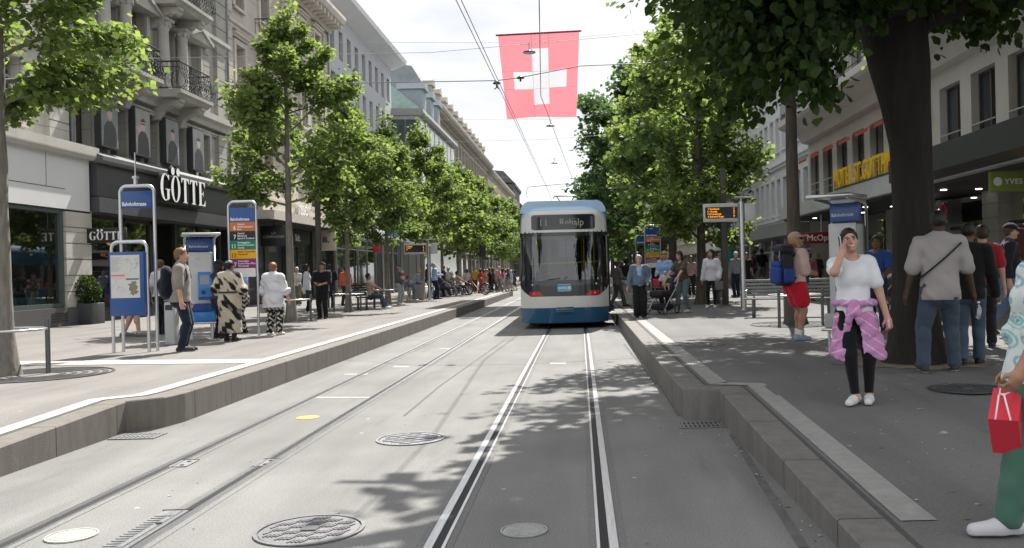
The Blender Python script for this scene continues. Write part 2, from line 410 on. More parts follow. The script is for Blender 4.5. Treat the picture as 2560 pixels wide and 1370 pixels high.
def pavement(name, poly, side, kmat, label):
    # side -1: pavement to the left of the kerb line, +1: to the right
    e = offs(poly, 0.0); k = offs(poly, 0.26*side)
    mb = MB()
    ke = k
    for i in range(len(ke)-1):
        far0, far1 = (side*60.0, ke[i][1]), (side*60.0, ke[i+1][1])
        q = [ke[i], far0, far1, ke[i+1]] if side > 0 else [far0, ke[i], ke[i+1], far1]
        mb.quad(*[(x, y, zs(y)) for x, y in q])
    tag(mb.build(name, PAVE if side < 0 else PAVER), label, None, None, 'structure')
    kb = MB()
    for i in range(len(e)-1):
        a, b, c, d = e[i], e[i+1], k[i], k[i+1]
        if (Vector(a)-Vector(b)).length < 1e-6: continue
        za, zb = zs(a[1])+0.003, zs(b[1])+0.003
        r = 0.012*side
        kb.quad((a[0],a[1],-0.05),(b[0],b[1],-0.05),(b[0],b[1],zb-0.012),(a[0],a[1],za-0.012))
        kb.quad((a[0],a[1],za-0.012),(b[0],b[1],zb-0.012),(b[0]+r,b[1],zb),(a[0]+r,a[1],za))
        kb.quad((a[0]+r,a[1],za),(b[0]+r,b[1],zb),(d[0],d[1],zs(d[1])+0.003),(c[0],c[1],zs(c[1])+0.003))
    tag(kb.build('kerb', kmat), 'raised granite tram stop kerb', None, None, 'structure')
    s1 = MB(); strip(s1, offs(poly,0.262*side), offs(poly,0.295*side), 0.0035)
    tag(s1.build('pavement_joint', SEAM), None, None, None, 'structure')
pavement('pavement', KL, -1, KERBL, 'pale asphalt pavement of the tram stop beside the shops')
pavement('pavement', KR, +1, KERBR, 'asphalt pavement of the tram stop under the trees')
s = MB(); strip(s, offs(KL,-0.315), offs(KL,-0.50), 0.006)
s.quad(*[(x,y,zs(y)+.0065) for x, y in ((-13.6,14.35),(-4.90,13.10),(-4.90,13.72),(-13.6,15.05))])
tag(s.build('road_marking', TACT), 'white guidance line along the kerb', None, None, 'structure')
s = MB(); A = offs(KR,0.33); B = offs(KR,0.53)
strip(s, A[2:], B[2:], 0.006)
tag(s.build('road_marking', TACTG), 'grey guidance strip along the kerb', None, None, 'structure')
# painted marks on the roadway
mk = MB()
def dash(u0, u1, v, t=0.05):
    (x0, y0), (x1, y1) = ground(u0, v, 0), ground(u1, v, 0); mk.quad((x0,y0-t,0.004),(x1,y1-t,0.004),(x1,y1+t,0.004),(x0,y0+t,0.004))
dash(788, 936, 994, 0.035); dash(984, 1022, 917, 0.09); dash(1375, 1415, 909, 0.09); dash(862, 920, 936, 0.05); dash(1098,1140,872,0.06)
tag(mk.build('road_marking', TACT), 'short white lines painted on the roadway', None, None, 'structure')
sm_ = MB()
def seam(pts, w=.012):
    P_ = [ground(u, v, 0) for u, v in pts]
    for (xa, ya), (xb, yb) in zip(P_[:-1], P_[1:]): sm_.quad((xa-w,ya,.0035),(xa+w,ya,.0035),(xb+w,yb,.0035),(xb-w,yb,.0035))
seam([(1262,850),(1100,965),(1010,1040)]); seam([(1640,960),(1560,860)],.02); seam([(1830,1085),(2010,1370)],.03); seam([(1588,860),(1700,1040)],.03); seam([(860,860),(420,1010),(60,1140)],.015)
tag(sm_.build('road_joint', mat('old_tar', (.10,.099,.097), .9, 0, .3, 6)), 'thin dark tar seams in the roadway', None, None, 'structure')
yd = MB(); x, y = ground(770, 1044, 0)
yd.add([(x+0.125*math.cos(t*PI/12), y+0.125*math.sin(t*PI/12), 0.004) for t in range(24)], [tuple(range(24))])
tag(yd.build('road_marking', mat('yellow_paint', (0.60,0.36,0.09), 0.7, 0, 0.15, 30)), 'yellow dot painted between the rails', None, None, 'structure')
# ------------------------------------------------------------------ tram tracks
RAILM = mat('polished_rail', (0.62,0.63,0.66), 0.30, 1.0, 0.22, 5, stretch=(30,.6,1))
GROOVE = mat('rail_groove', (0.018,0.018,0.02), 0.7, 0.2, 0.1)
SEAL = asphalt('rail_sealant', (0.165,0.163,0.16), (0.21,0.21,0.205), 300, 0.10)
def track(name, label, xl, xr):
    t = thing(name, label, 'tram track')
    for x, side in ((xl, 1), (xr, -1)):        # side: where the groove lies
        sb = MB(); a_, b_ = sorted((x-side*.075, x+side*.14)); sb.quad((a_,-4,0.003),(b_,-4,0.003),(b_,300,0.003),(a_,300,0.003))
        rail = MB(); rail.box(x-0.026,x+0.026,-4,300,-0.05,0.010)
        rail.box(x+side*0.077, x+side*0.096, -4, 300, -0.05, 0.009)
        gv = MB(); gv.quad(*[(x+side*a, y, 0.0055) for a, y in ((0.0265,-4),(0.0765,-4),(0.0765,300),(0.0265,300))])
        ro = rail.build('rail', RAILM, t)
        gv.build('groove', GROOVE, ro); sb.build('sealant_band', SEAL if xr > 0 else ROAD, ro)
track('tram_track', 'steel tram track under the blue tram', -0.906, 0.154)
track('tram_track', 'steel tram track beside the empty platform kerb', -3.54, -2.636)
# drain points along the tracks
BOLT = mat('cast_iron_pale', (0.22,0.225,0.23), 0.6, 0.5, 0.15, 30)
for u, v, lab in ((460,1160,'small rail drain box beside the outer rail'), (665,1158,'small rail drain box beside the inner rail')):
    x, y = ground(u, v, 0.0); t = thing('rail_drain', lab, 'drain', (x, y, 0.004), 0, 'rail drains')
    b = MB(); b.box(-0.075,0.075,-0.13,0.13,0,0.004); b.build('lid', BOLT, t)
    b = MB(); b.box(-0.07,0.07,0.135,0.15,0,0.006); b.build('slot', GROOVE, t)
    for dy in (-0.08, 0.06):
        b = MB(); b.cyl((0.02,dy,0.004),0.018,0.004,10); b.build('bolt', GROOVE, t)
x, y = ground(395, 1330, 0.0)
t = thing('rail_plate', 'ribbed steel plate along the inner rail', 'cover plate', (-2.77, 5.75, 0.004))
b = MB(); b.box(-0.085,0.085,-0.9,0.32,0,0.004)
for i in range(22): b.box(-0.08,0.0,-0.88+i*0.05,-0.86+i*0.05,0.004,0.009)
b.build('plate', BOLT, t)
for dy in (-0.5, 0.18, 0.0):
    b = MB(); b.cyl((0.03,dy,0.004),0.02,0.006,10); b.build('bolt', STEEL if dy else GROOVE, t)
b = MB(); b.box(-0.1,0.1,0.325,0.345,0,0.006); b.build('slot', GROOVE, t)
# ------------------------------------------------------------------ manholes, grates
MAN = mat('manhole_iron', (0.17,0.17,0.178), 0.55, 0.55, 0.2, 20)
MANL = mat('manhole_pale_iron', (0.36,0.37,0.36), 0.6, 0.3, 0.15, 20)
def disc(mb, x, y, r, z0, z1, n=36): mb.cyl((x,y,z0), r, z1-z0, n)
def ring(mb, r0, r1, z0, z1, n=40):
    vs = []
    for r, z in ((r0,z0),(r0,z1),(r1,z1),(r1,z0)):
        vs += [(r*math.cos(2*PI*j/n), r*math.sin(2*PI*j/n), z) for j in range(n)]
    mb.add(vs, [(k*n+j, k*n+(j+1) % n, ((k+1) % 4)*n+(j+1) % n, ((k+1) % 4)*n+j) for k in range(4) for j in range(n)], 0)
def clipbar(mb, cx, cy, w, h, rmax, z0, z1, rz):
    if math.hypot(cx, cy) + max(w, h)*0.4 > rmax: return
    mb.cbox((cx,cy,(z0+z1)/2), (w,h,z1-z0), rz=rz)
def manhole(u, v, r, label, z=0.0, pattern='brick', m=None, group='manhole covers'):
    x, y = ground(u, v, z); zz = (zs(y) if z > 0.1 else 0) + 0.003
    t = thing('manhole_cover', label, 'manhole cover', (x, y, zz), 0, group)
    m = m or MAN
    fr = MB(); ring(fr, r*0.93, r, 0, 0.008); fr.build('frame', m, t)
    ld = MB(); disc(ld, 0, 0, r*0.90, 0, 0.004)
    if pattern == 'brick':
        s = r*0.30
        for i in range(-4, 5):
            for j in range(-5, 6):
                if (i + j) % 2: continue
                cx, cy = i*s*0.92, j*s*0.62
                for k in range(4):
                    clipbar(ld, cx+(k-1.5)*s*0.25, cy, s*0.12, s*0.62, r*0.88, 0.004, 0.010, -0.5)
    elif pattern == 'stripe':
        for k in range(-9, 10):
            a = k*r*0.095; h = math.sqrt(max(0.0, (r*0.82)**2 - a*a))
            if h > 0.02: ld.cbox((a,0,0.0055),(r*0.05,2*h,0.005), rz=0)
    else:
        for q in (0.3, 0.5, 0.7, 0.86): ring(ld, r*q-0.02, r*q+0.02, 0.004, 0.009)
    ld.build('lid', m, t)
    if pattern == 'brick':
        b = MB(); b.cbox((0,0,0.0075),(r*0.3,r*0.24,0.012)); b.build('badge', DARKSTEEL, t)
        b = MB(); b.cbox((0.05,r*1.06,0.004),(r*0.2,r*0.10,0.008)); b.build('tab', m, t)
    return t
manhole(775, 1326, 0.335, 'large patterned iron manhole cover in the shade at the bottom of the picture')
manhole(1027, 1098, 0.325, 'patterned iron manhole cover crossed by the tree shadow edge', m=mat('manhole_grey_iron', (0.2,0.2,0.21), 0.55, 0.5, 0.2, 20))
manhole(1310, 1328, 0.142, 'small striped round cover between the rails of the tram track', pattern='stripe', m=MANL)
manhole(180, 1341, 0.15, 'small pale round cover between the rails of the empty track', pattern='stripe', m=mat('manhole_cream', (0.45,0.47,0.42), 0.7, 0.1, 0.1, 20))
manhole(2415, 972, 0.36, 'dark round cover on the pavement behind the red bag', z=0.3, pattern='brick', m=DARKSTEEL)
manhole(1745, 862, 0.42, 'round asphalt filled cover near the kerb in the tree shade', z=0.3, pattern='rings', m=mat('manhole_dusty', (0.15,0.148,0.145), 0.85, 0.1, 0.15, 20))
def gully(u, v, w, d, label, z=0.0):
    x, y = ground(u, v, z); t = thing('drain_grate', label, 'drain grate', (x, y, 0.003), 0, 'drain grates')
    b = MB(); b.box(-w/2,w/2,-d/2,d/2,0,0.003); b.build('pit', GROOVE, t)
    f = MB(); f.box(-w/2-.02,w/2+.02,-d/2-.02,-d/2,0,.008); f.box(-w/2-.02,w/2+.02,d/2,d/2+.02,0,.008); f.box(-w/2-.02,-w/2,-d/2,d/2,0,.008); f.box(w/2,w/2+.02,-d/2,d/2,0,.008)
    f.box(-w/2,w/2,-0.012,0.012,0.003,.0075)
    n = 9
    for i in range(n): f.box(-w/2+(i+.25)*w/n,-w/2+(i+.75)*w/n,-d/2,d/2,0.003,.0072)
    f.build('grating', BOLT, t)
gully(1752, 1063, 0.40, 0.30, 'iron drain grate at the foot of the platform step')
gully(345, 1092, 0.42, 0.26, 'iron drain grate below the dark kerb corner')
# ------------------------------------------------------------------ tree pits and small litter
def pit(u, v, r, label, m):
    x, y = ground(u, v); t = thing('tree_grate', label, 'tree grate', (x, y, zs(y)+0.003), 0, 'tree grates')
    b = MB(); ring(b, r*0.96, r, 0, 0.012); b.build('rim', m, t)
    b = MB()
    for q in (0.42,0.56,0.70,0.84): ring(b, r*q-0.03, r*q+0.03, 0, 0.007)
    b.build('grating', m, t)
    return x, y
GRATE = mat('grate_iron', (0.075,0.075,0.078), 0.7, 0.3, 0.2, 15)

# small litter: cigarette ends, paper flecks and bits of leaf
lt = MB(); r_ = random.Random(21)
def fleck(x, y, z, s):
    a = r_.uniform(0, PI); c_, s_ = math.cos(a), math.sin(a); w_ = s*r_.uniform(.25,.7)
    q = [(-s,-w_),(s,-w_*.6),(s*.8,w_),(-s*.7,w_*.8)]
    lt.add([(x+px*c_-py*s_, y+px*s_+py*c_, z+.003+(.004 if k % 2 else 0)) for k, (px, py) in enumerate(q)], [(0,1,2,3)], r_.choice((0,0,1,2)))
for k in range(110):
    y = r_.uniform(4.6, 16); x = r_.uniform(1.8, 5.5)*(y/9)**.3+.3; fleck(x, y, zs(y), r_.uniform(.008,.024))
for k in range(70):
    y = r_.uniform(4.8, 16); fleck(r_.choice((1.37,1.0,-4.3))*1.0 - r_.uniform(.0,.12) if y > 9.6 else 1.36-r_.uniform(0,.12), y, 0, r_.uniform(.008,.02))
for k in range(60):
    y = r_.uniform(4.8, 18); fleck(r_.uniform(-4,1), y, 0.001, r_.uniform(.006,.016))
for u, v, s in ((2300,1023,.035),(1350,700,.02),(2350,1085,.02),(1835,718,.02)):
    if v > 900: x, y = ground(u, v); fleck(x, y, zs(y), s)
tag(lt.build('litter', [TACT, mat('butt_tan', (.42,.33,.22), .8, 0, 0), mat('leaf_scrap', (.16,.14,.06), .8, 0, 0)]), 'scattered paper flecks and cigarette ends on the ground', 'litter', None, 'stuff')
_before = set(o.name for o in COL.objects)
# ================================================================== BUILDINGS
def stone(name, col, var=0.14, course=None):
    m = mat(name, col, 0.82, 0, var, 1.6, bump=0.18, bscale=30, detail=7)
    if course:                          # thin masonry joints
        nt, N, L, P = nodes_of(m)
        src = P.inputs['Base Color'].links[0].from_socket
        tc = N.new('ShaderNodeTexCoord'); sx = N.new('ShaderNodeSeparateXYZ'); L.new(tc.outputs['Object'], sx.inputs[0])
        d = N.new('ShaderNodeMath'); d.operation = 'DIVIDE'; d.inputs[1].default_value = course; L.new(sx.outputs['Z'], d.inputs[0])
        fr = N.new('ShaderNodeMath'); fr.operation = 'FRACT'; L.new(d.outputs[0], fr.inputs[0])
        lt = N.new('ShaderNodeMath'); lt.operation = 'LESS_THAN'; lt.inputs[1].default_value = 0.05; L.new(fr.outputs[0], lt.inputs[0])
        k = N.new('ShaderNodeMath'); k.operation = 'MULTIPLY'; k.inputs[1].default_value = 0.45; L.new(lt.outputs[0], k.inputs[0])
        mx = N.new('ShaderNodeMix'); mx.data_type = 'RGBA'; mx.inputs[7].default_value = (col[0]*.3, col[1]*.3, col[2]*.3, 1)
        L.new(k.outputs[0], mx.inputs[0]); L.new(src, mx.inputs[6]); L.new(mx.outputs[2], P.inputs['Base Color'])
    return m
ST_GREY = stone('grey_sandstone', (0.345,0.335,0.303), 0.16, 0.42)
ST_GREYP = stone('grey_sandstone_trim', (0.397,0.386,0.356))
ST_BEIGE = stone('beige_limestone', (0.480,0.437,0.382), 0.12, 0.55)
ST_BEIGEP = stone('beige_limestone_trim', (0.533,0.492,0.440))
ST_PALE = stone('pale_limestone', (0.452,0.435,0.395), 0.10, 0.6)
ST_FAR = stone('weathered_limestone', (0.34,0.315,0.265), 0.12)
ST_FARP = stone('weathered_limestone_trim', (0.38,0.355,0.31))
RENDER_G = mat('grey_render', (0.44,0.45,0.475), 0.8, 0, 0.05, 1.0)
RENDER_W = mat('white_render', (0.62,0.63,0.66), 0.75, 0, 0.05, 1.0)
RENDER_WT = mat('white_render_trim', (0.66,0.665,0.69), 0.7, 0, 0.04, 1.0)
PANELW = mat('white_fascia_panel', (0.64,0.645,0.66), 0.45, 0, 0.05, 0.7)
ROOF = mat('dark_roof', (0.11,0.105,0.105), 0.75, 0, 0.2, 4)
COPPER = mat('copper_roof', (0.28,0.40,0.375), 0.6, 0.1, 0.15, 3, stretch=(1,6,1))
FRAMEG = mat('grey_window_frame', (0.30,0.30,0.295), 0.5, 0, 0.05)
FRAMED = mat('brown_window_frame', (0.09,0.072,0.06), 0.5, 0, 0.1)
FRAMEW = mat('white_window_frame', (0.62,0.62,0.62), 0.5, 0, 0.04)
PANE = glass_mat('window_glass', (0.022,0.026,0.03), 0.04, 1.55, var=9.0)
PANEB = glass_mat('curtained_window_glass', (0.10,0.10,0.10), 0.06, 1.5, var=3.0)
PANEG = glass_mat('bay_glass', (0.05,0.075,0.08), 0.03, 1.7)
SHOPG = clear_glass('shop_glass', (0.55,0.6,0.6), 0.22)
CHAR = mat('charcoal_cladding', (0.048,0.051,0.056), 0.5, 0.1, 0.08, 2)
CHARL = mat('charcoal_ledge', (0.12,0.125,0.13), 0.5, 0.2, 0.1, 2)
DARKIN = mat('dark_interior', (0.03,0.028,0.027), 0.9, 0, 0.2)
BLIND = mat('roller_blind', (0.52,0.51,0.48), 0.8, 0, 0.05)
_wm = {}
def win_mesh(w, h, style, fm, pm, dep):
    key = (round(w,3), round(h,3), style, fm.name, pm.name, round(dep,3))
    if key in _wm: return _wm[key]
    f = MB(); y = dep; t = 0.055
    f.box(-w/2,-w/2+t,y-.03,y+.05,0,h); f.box(w/2-t,w/2,y-.03,y+.05,0,h)
    f.box(-w/2+t,w/2-t,y-.03,y+.05,0,t); f.box(-w/2+t,w/2-t,y-.03,y+.05,h-t,h)
    if style in ('casement','blind'):
        f.box(-.028,.028,y-.036,y+.05,t,h-t)
        f.box(-w/2+t,-.028,y-.033,y+.05,h*.70,h*.70+.05); f.box(.028,w/2-t,y-.033,y+.05,h*.70,h*.70+.05)
    elif style == 'sash':
        f.box(-w/2+t,w/2-t,y-.033,y+.05,h*.68,h*.68+.06)
    elif style == 'double':
        f.box(-.04,.04,y-.036,y+.05,t,h-t)
    p = MB(); p.quad((-w/2+t,y+.02,t),(w/2-t,y+.02,t),(w/2-t,y+.02,h-t),(-w/2+t,y+.02,h-t))
    b = None
    if style == 'blind':
        b = MB(); b.box(-w/2+.01,w/2-.01,y-.075,y-.045,h*.62,h-.005)
        b = b.mesh('blind', BLIND)
    s = MB(); s.box(-w/2-.08,w/2+.08,-.12,dep-.031,-.10,-.002)
    _wm[key] = (f.mesh('window', fm), p.mesh('pane', pm), s, b)
    return _wm[key]
_sill = {}
def window(t, X, side, yc, zb, w, h, style='casement', fm=None, pm=None, dep=0.22, sill=None):
    fm = fm or FRAMEG; pm = pm or PANE
    f, p, s, b = win_mesh(w, h, style, fm, pm, dep)
    rz = PI/2 if side > 0 else -PI/2
    o = obj_of('window', f, t, (X, yc, zb), rz)
    obj_of('pane', p, o)
    if b is not None: obj_of('roller_blind', b, o)
    if sill is not None:
        k = (id(f), sill.name)
        if k not in _sill: _sill[k] = s.mesh('sill', sill)
        obj_of('sill', _sill[k], o)
    return o
def holes(mb, X, side, y0, y1, z0, z1, rows, dep=0.25, m=0):
    z = z0
    def q(ya, yb, za, zb):
        if yb-ya > 1e-4 and zb-za > 1e-4: mb.quad((X,ya,za),(X,yb,za),(X,yb,zb),(X,ya,zb), m)
    for zb, zt, ws in sorted(rows):
        q(y0, y1, z, zb)
        ya = y0
        for yc, w in sorted(ws):
            q(ya, yc-w/2, zb, zt); a, b = yc-w/2, yc+w/2; Xi = X - side*dep
            mb.quad((X,a,zb),(Xi,a,zb),(Xi,a,zt),(X,a,zt), m); mb.quad((X,b,zb),(Xi,b,zb),(Xi,b,zt),(X,b,zt), m)
            mb.quad((X,a,zb),(X,b,zb),(Xi,b,zb),(Xi,a,zb), m); mb.quad((X,a,zt),(X,b,zt),(Xi,b,zt),(Xi,a,zt), m)
            ya = b
        q(ya, y1, zb, zt); z = zt
    q(y0, y1, z, z1)
def shell(mb, X, side, y0, y1, z0, z1, depth=14, m=0):       # the other sides of the block
    Xb = X - side*depth
    mb.quad((X,y0,z0),(Xb,y0,z0),(Xb,y0,z1),(X,y0,z1), m); mb.quad((X,y1,z0),(Xb,y1,z0),(Xb,y1,z1),(X,y1,z1), m)
    mb.quad((Xb,y0,z0),(Xb,y1,z0),(Xb,y1,z1),(Xb,y0,z1), m); mb.quad((X,y0,z1),(X,y1,z1),(Xb,y1,z1),(Xb,y0,z1), m)
def profile(mb, X, side, y0, y1, prof, m=0):                  # moulding: prof [(out, z)]
    mb.prism([(X+side*d, z) for d, z in prof], y0, y1, m, 'XZ')
def course(mb, X, side, y0, y1, z, h, d, m=0):
    profile(mb, X, side, y0, y1, [(-.02,z),(d*.55,z),(d*.6,z+h*.35),(d,z+h*.55),(d,z+h),(-.02,z+h)], m)
def cornice(mb, X, side, y0, y1, z, h, d, m=0, dentil=True):
    profile(mb, X, side, y0, y1, [(-.02,z),(d*.2,z),(d*.25,z+h*.3),(d*.45,z+h*.45),(d*.9,z+h*.55),(d,z+h*.8),(d,z+h),(-.02,z+h)], m)
    if dentil:
        n = int((y1-y0)/0.55)
        for i in range(n):
            y = y0+(i+.5)*(y1-y0)/n
            a, b = sorted((X+side*d*.26, X+side*d*.82))
            mb.box(a, b, y-.09, y+.09, z+h*.22, z+h*.53, m)
def surround(mb, X, side, yc, zb, w, h, t=0.14, d=0.07, hood=0.0, m=0):
    a, b = sorted((X-side*.01, X+side*d))
    mb.box(a,b,yc-w/2-t,yc-w/2,zb,zb+h+t,m); mb.box(a,b,yc+w/2,yc+w/2+t,zb,zb+h+t,m); mb.box(a,b,yc-w/2,yc+w/2,zb+h,zb+h+t,m)
    if hood:
        course(mb, X, side, yc-w/2-t-.1, yc+w/2+t+.1, zb+h+t+.06, .18, hood, m)
def pediment(mb, X, side, yc, z, w, h, d, m=0):
    a, b = X-side*.01, X+side*d
    mb.prism([(yc-w/2,z),(yc+w/2,z),(yc+w/2,z+.09),(yc,z+h),(yc-w/2,z+.09)], a, b, m, 'YZ')
    a2, b2 = X+side*d, X+side*(d+.06)
    for s in (-1, 1):
        mb.prism([(yc+s*w/2,z+.0),(yc+s*w/2,z+.10),(yc,z+h+.03),(yc,z+h-.08)], b, b2, m, 'YZ')
def pilaster_blocks(mb, X, side, y0, y1, z0, z1, d, n, m=0, gap=0.025):
    a, b = sorted((X-side*.02, X+side*d)); h = (z1-z0)/n
    for i in range(n): mb.box(a, b, y0, y1, z0+i*h, z0+(i+1)*h-gap, m)
    a, b = sorted((X-side*.02, X+side*(d-.03)))
    mb.box(a, b, y0+.02, y1-.02, z0, z1-gap*1.3, m)
def balcony(t, X, side, yc, z, w, out, belly=True, rail_h=0.78, smat=None):
    smat = smat or ST_GREYP
    s = MB()
    profile(s, X, side, yc-w/2, yc+w/2, [(-.02,z),(out*.82,z),(out*.9,z+.08),(out,z+.12),(out,z+.22),(-.02,z+.22)])
    bal = s.build('balcony', smat, t)
    for sy in (-.32, .32):                     # consoles
        c = MB(); yy = yc+sy*w
        c.prism([(X-side*.02,z-.62),(X+side*.16,z-.58),(X+side*.26,z-.36),(X+side*.62*out,z-.16),(X+side*.86*out,z-.10),(X+side*.86*out,z-.002),(X-side*.02,z-.002)], yy-.13, yy+.13, 0, 'XZ')
        c.cyl((X+side*.70*out,yy-.16,z-.13), .11, .32, 12, 0, axis='Y') if False else c.tube([(X+side*.70*out,yy-.17,z-.13),(X+side*.70*out,yy+.17,z-.13)], .10, 12)
        c.build('console', smat, bal)
    r = MB(); zb = z+.24; zt = z+.22+rail_h; e = out-.06
    pts = [(X+side*.03,yc-w/2+.06),(X+side*e,yc-w/2+.06),(X+side*e,yc+w/2-.06),(X+side*.03,yc+w/2-.06)]
    for k in range(3):
        (xa,ya),(xb,yb) = pts[k],pts[k+1]
        L_ = math.hypot(xb-xa,yb-ya); n = max(3,int(L_/.15)); dx,dy = (xb-xa)/L_,(yb-ya)/L_
        nx,ny = (dy,-dx)
        mx_,my_ = (xa+xb)/2-X,(ya+yb)/2-yc
        if nx*mx_+ny*my_ < 0: nx,ny = -nx,-ny
        r.tube([(xa,ya,zt),(xb,yb,zt)], .022, 6); r.tube([(xa,ya,zb+.03),(xb,yb,zb+.03)], .014, 5); r.tube([(xa,ya,zt-.15),(xb,yb,zt-.15)], .011, 5)
        for i in range(n+1):
            x, y = xa+dx*L_*i/n, ya+dy*L_*i/n
            bel = .16 if belly else 0
            prof = [(0,zb),(bel*.9,zb+.12),(bel,zb+.24),(bel*.35,zb+.42),(0,zt-.15),(0,zt)]
            r.tube([(x+nx*o_,y+ny*o_,zz) for o_,zz in prof], .0085, 4, caps=False)
            if belly and i < n:              # scrolls between the bars
                xm, ym = x+dx*L_*.5/n, y+dy*L_*.5/n; rr = L_/n*.36
                for zc, off in ((zb+.20, bel*.98),(zb+.42, bel*.35)):
                    r.tube([(xm+dx*rr*math.cos(a)+nx*off, ym+dy*rr*math.cos(a)+ny*off, zc+rr*math.sin(a)) for a in [2*PI*q/8 for q in range(8)]], .008, 4, closed=True)
    r.build('railing', IRON, bal)
    return bal
def column(t, X, side, yc, z0, z1, r=0.17, m=None):
    c = MB(); h = z1-z0; x = X+side*(r+.06)
    c.box(x-r*1.25,x+r*1.25,yc-r*1.25,yc+r*1.25,z0,z0+.12)
    c.lathe((x,yc,z0),[(r*1.2,.12),(r*1.2,.17),(r,.22),(r,h*.4),(r*.86,h-.36),(r*.9,h-.34),(r*1.0,h-.30),(r*.95,h-.26),(r*1.3,h-.10),(r*1.35,h-.08)],14)
    c.box(x-r*1.4,x+r*1.4,yc-r*1.4,yc+r*1.4,h+z0-.08,z1)
    for q in range(8):
        a = 2*PI*q/8; c.ell((x+r*1.15*math.cos(a),yc+r*1.15*math.sin(a),z1-.17),(.045,.045,.07),6,4)
    return c.build('column', m or ST_GREYP, t)
def downpipe(t, X, side, y, z0, z1, m=None):
    p = MB(); p.tube([(X+side*.12,y,z0),(X+side*.12,y,z1)], .055, 10)
    for z in np.arange(z0+.6, z1, 2.0): p.cyl((X+side*.12,y,float(z)),.065,.05,10)
    return p.build('downpipe', m or mat('zinc_pipe', (0.17,0.175,0.18), .5, .4, .1), t)
def flush(t, X, side, y, z, txt, size, m, depth=.03, bold=0.0, align='CENTER', xscale=1.0):
    return text(txt, size, (X, y, z), EAST if side > 0 else WEST, m, t, depth, align, bold, xscale=xscale)
# ------------------------------------------------------------------ A: pale stone house with the white fascia
t = thing('stone_house', 'pale stone house with a white shop fascia and a glazed corner shop window', 'building', (-12,18,0))
t.location = (0,0,0)
XA = -12.0; mb = MB()
rowsA = [(4.75,6.15,[(18.9,.95),(17.0,.95)]),(7.2,8.9,[(18.9,.95),(17.0,.95)]),(9.7,11.3,[(18.9,.95),(17.0,.95)])]
holes(mb, XA, 1, 12, 21.05, 4.3, 14.5, rowsA); shell(mb, XA, 1, 12, 21.05, .2, 14.5)
pilaster_blocks(mb, XA, 1, 20.25, 21.02, 4.5, 14.4, .10, 20)
mb.build('wall', ST_PALE, t)
for zb, zt, ws in rowsA:
    for yc, wd in ws: window(t, XA, 1, yc, zb, wd, zt-zb, 'casement', FRAMEG, PANE, sill=ST_PALE)
m2 = MB(); course(m2, XA, 1, 12, 21.05, 6.55, .25, .2); course(m2, XA, 1, 12, 21.05, 9.2, .22, .16); cornice(m2, XA, 1, 12, 21.05, 12.2, .5, .55)
for zb, zt, ws in rowsA:
    for yc, wd in ws: surround(m2, XA, 1, yc, zb, wd, zt-zb, .15, .06, .14)
m2.build('cornice', ST_PALE, t)
m3 = MB(); m3.box(-12.1,-11.45,12,21.0,2.92,4.12); m3.build('fascia', PANELW, t)
m3 = MB()
for y in (14.2,16.0,17.8,19.3): m3.box(-11.452,-11.446,y-.008,y+.008,3.38,4.1)
m3.box(-11.46,-11.445,12,20.0,3.36,3.375); m3.build('panel_joint', CHARL, t)
m3 = MB(); profile(m3, XA, 1, 12, 21.15, [(-.02,4.12),(.66,4.12),(.72,4.2),(.72,4.42),(-.02,4.5)]); m3.build('ledge', ST_PALE, t)
m3 = MB(); pilaster_blocks(m3, -12.0, 1, 20.0, 21.03, .72, 2.9, .55, 6); m3.build('pier', ST_PALE, t)
m3 = MB(); m3.box(-12.2,-11.4,12,21.04,.2,.72); m3.build('plinth', mat('dark_granite', (.09,.092,.095), .45, 0, .15, 20), t)
m3 = MB()
for k in range(4): m3.box(-11.4,-11.392,19.3,19.9,.42+k*.055,.45+k*.055)
m3.build('vent', BLACK, t)
fr = MB(); fr.box(-11.62,-11.5,19.86,19.98,.75,2.9); fr.box(-11.62,-11.5,12,19.86,.72,.82); fr.box(-11.62,-11.5,12,19.86,2.82,2.9); fr.box(-11.6,-11.52,17.2,17.26,.82,2.82)
sw = fr.build('shop_window', mat('teal_steel_frame', (.10,.13,.13), .4, .4, .05), t)
p = MB(); p.quad((-11.56,12,.8),(-11.56,19.9,.8),(-11.56,19.9,2.85),(-11.56,12,2.85)); p.build('pane', SHOPG, sw)
m3 = MB(); m3.box(-15.0,-14.9,12,21,.3,2.9); m3.box(-14.9,-12.0,20.6,20.7,.3,2.9); m3.box(-14.9,-11.7,12,20.6,2.86,2.9); m3.box(-14.9,-11.7,12,20.6,.3,.34)
m3.build('shop_interior', mat('shop_interior', (.45,.41,.36), .8, 0, .3, 1.5), t)  # pale wall colour stands in for the lit window display
tc_ = MB()
for yy in (17.6,18.3,19.0): tc_.box(-12.3,-11.75,yy+.02,yy+.66,.62,.98)
tc_.build('turquoise_counter', mat('turquoise_counter', (.25,.50,.46), .35, 0, .06), t)
fl = MB()
for q in range(90):
    fl.ell((-12.05+random.uniform(-.22,.22),random.uniform(17.6,19.65),1.05+random.uniform(0,.32)),(.05,.05,.045),6,4)
fl.build('window_flowers', mat('white_flowers', (.45,.42,.38), .8, 0, .4, 20), t)
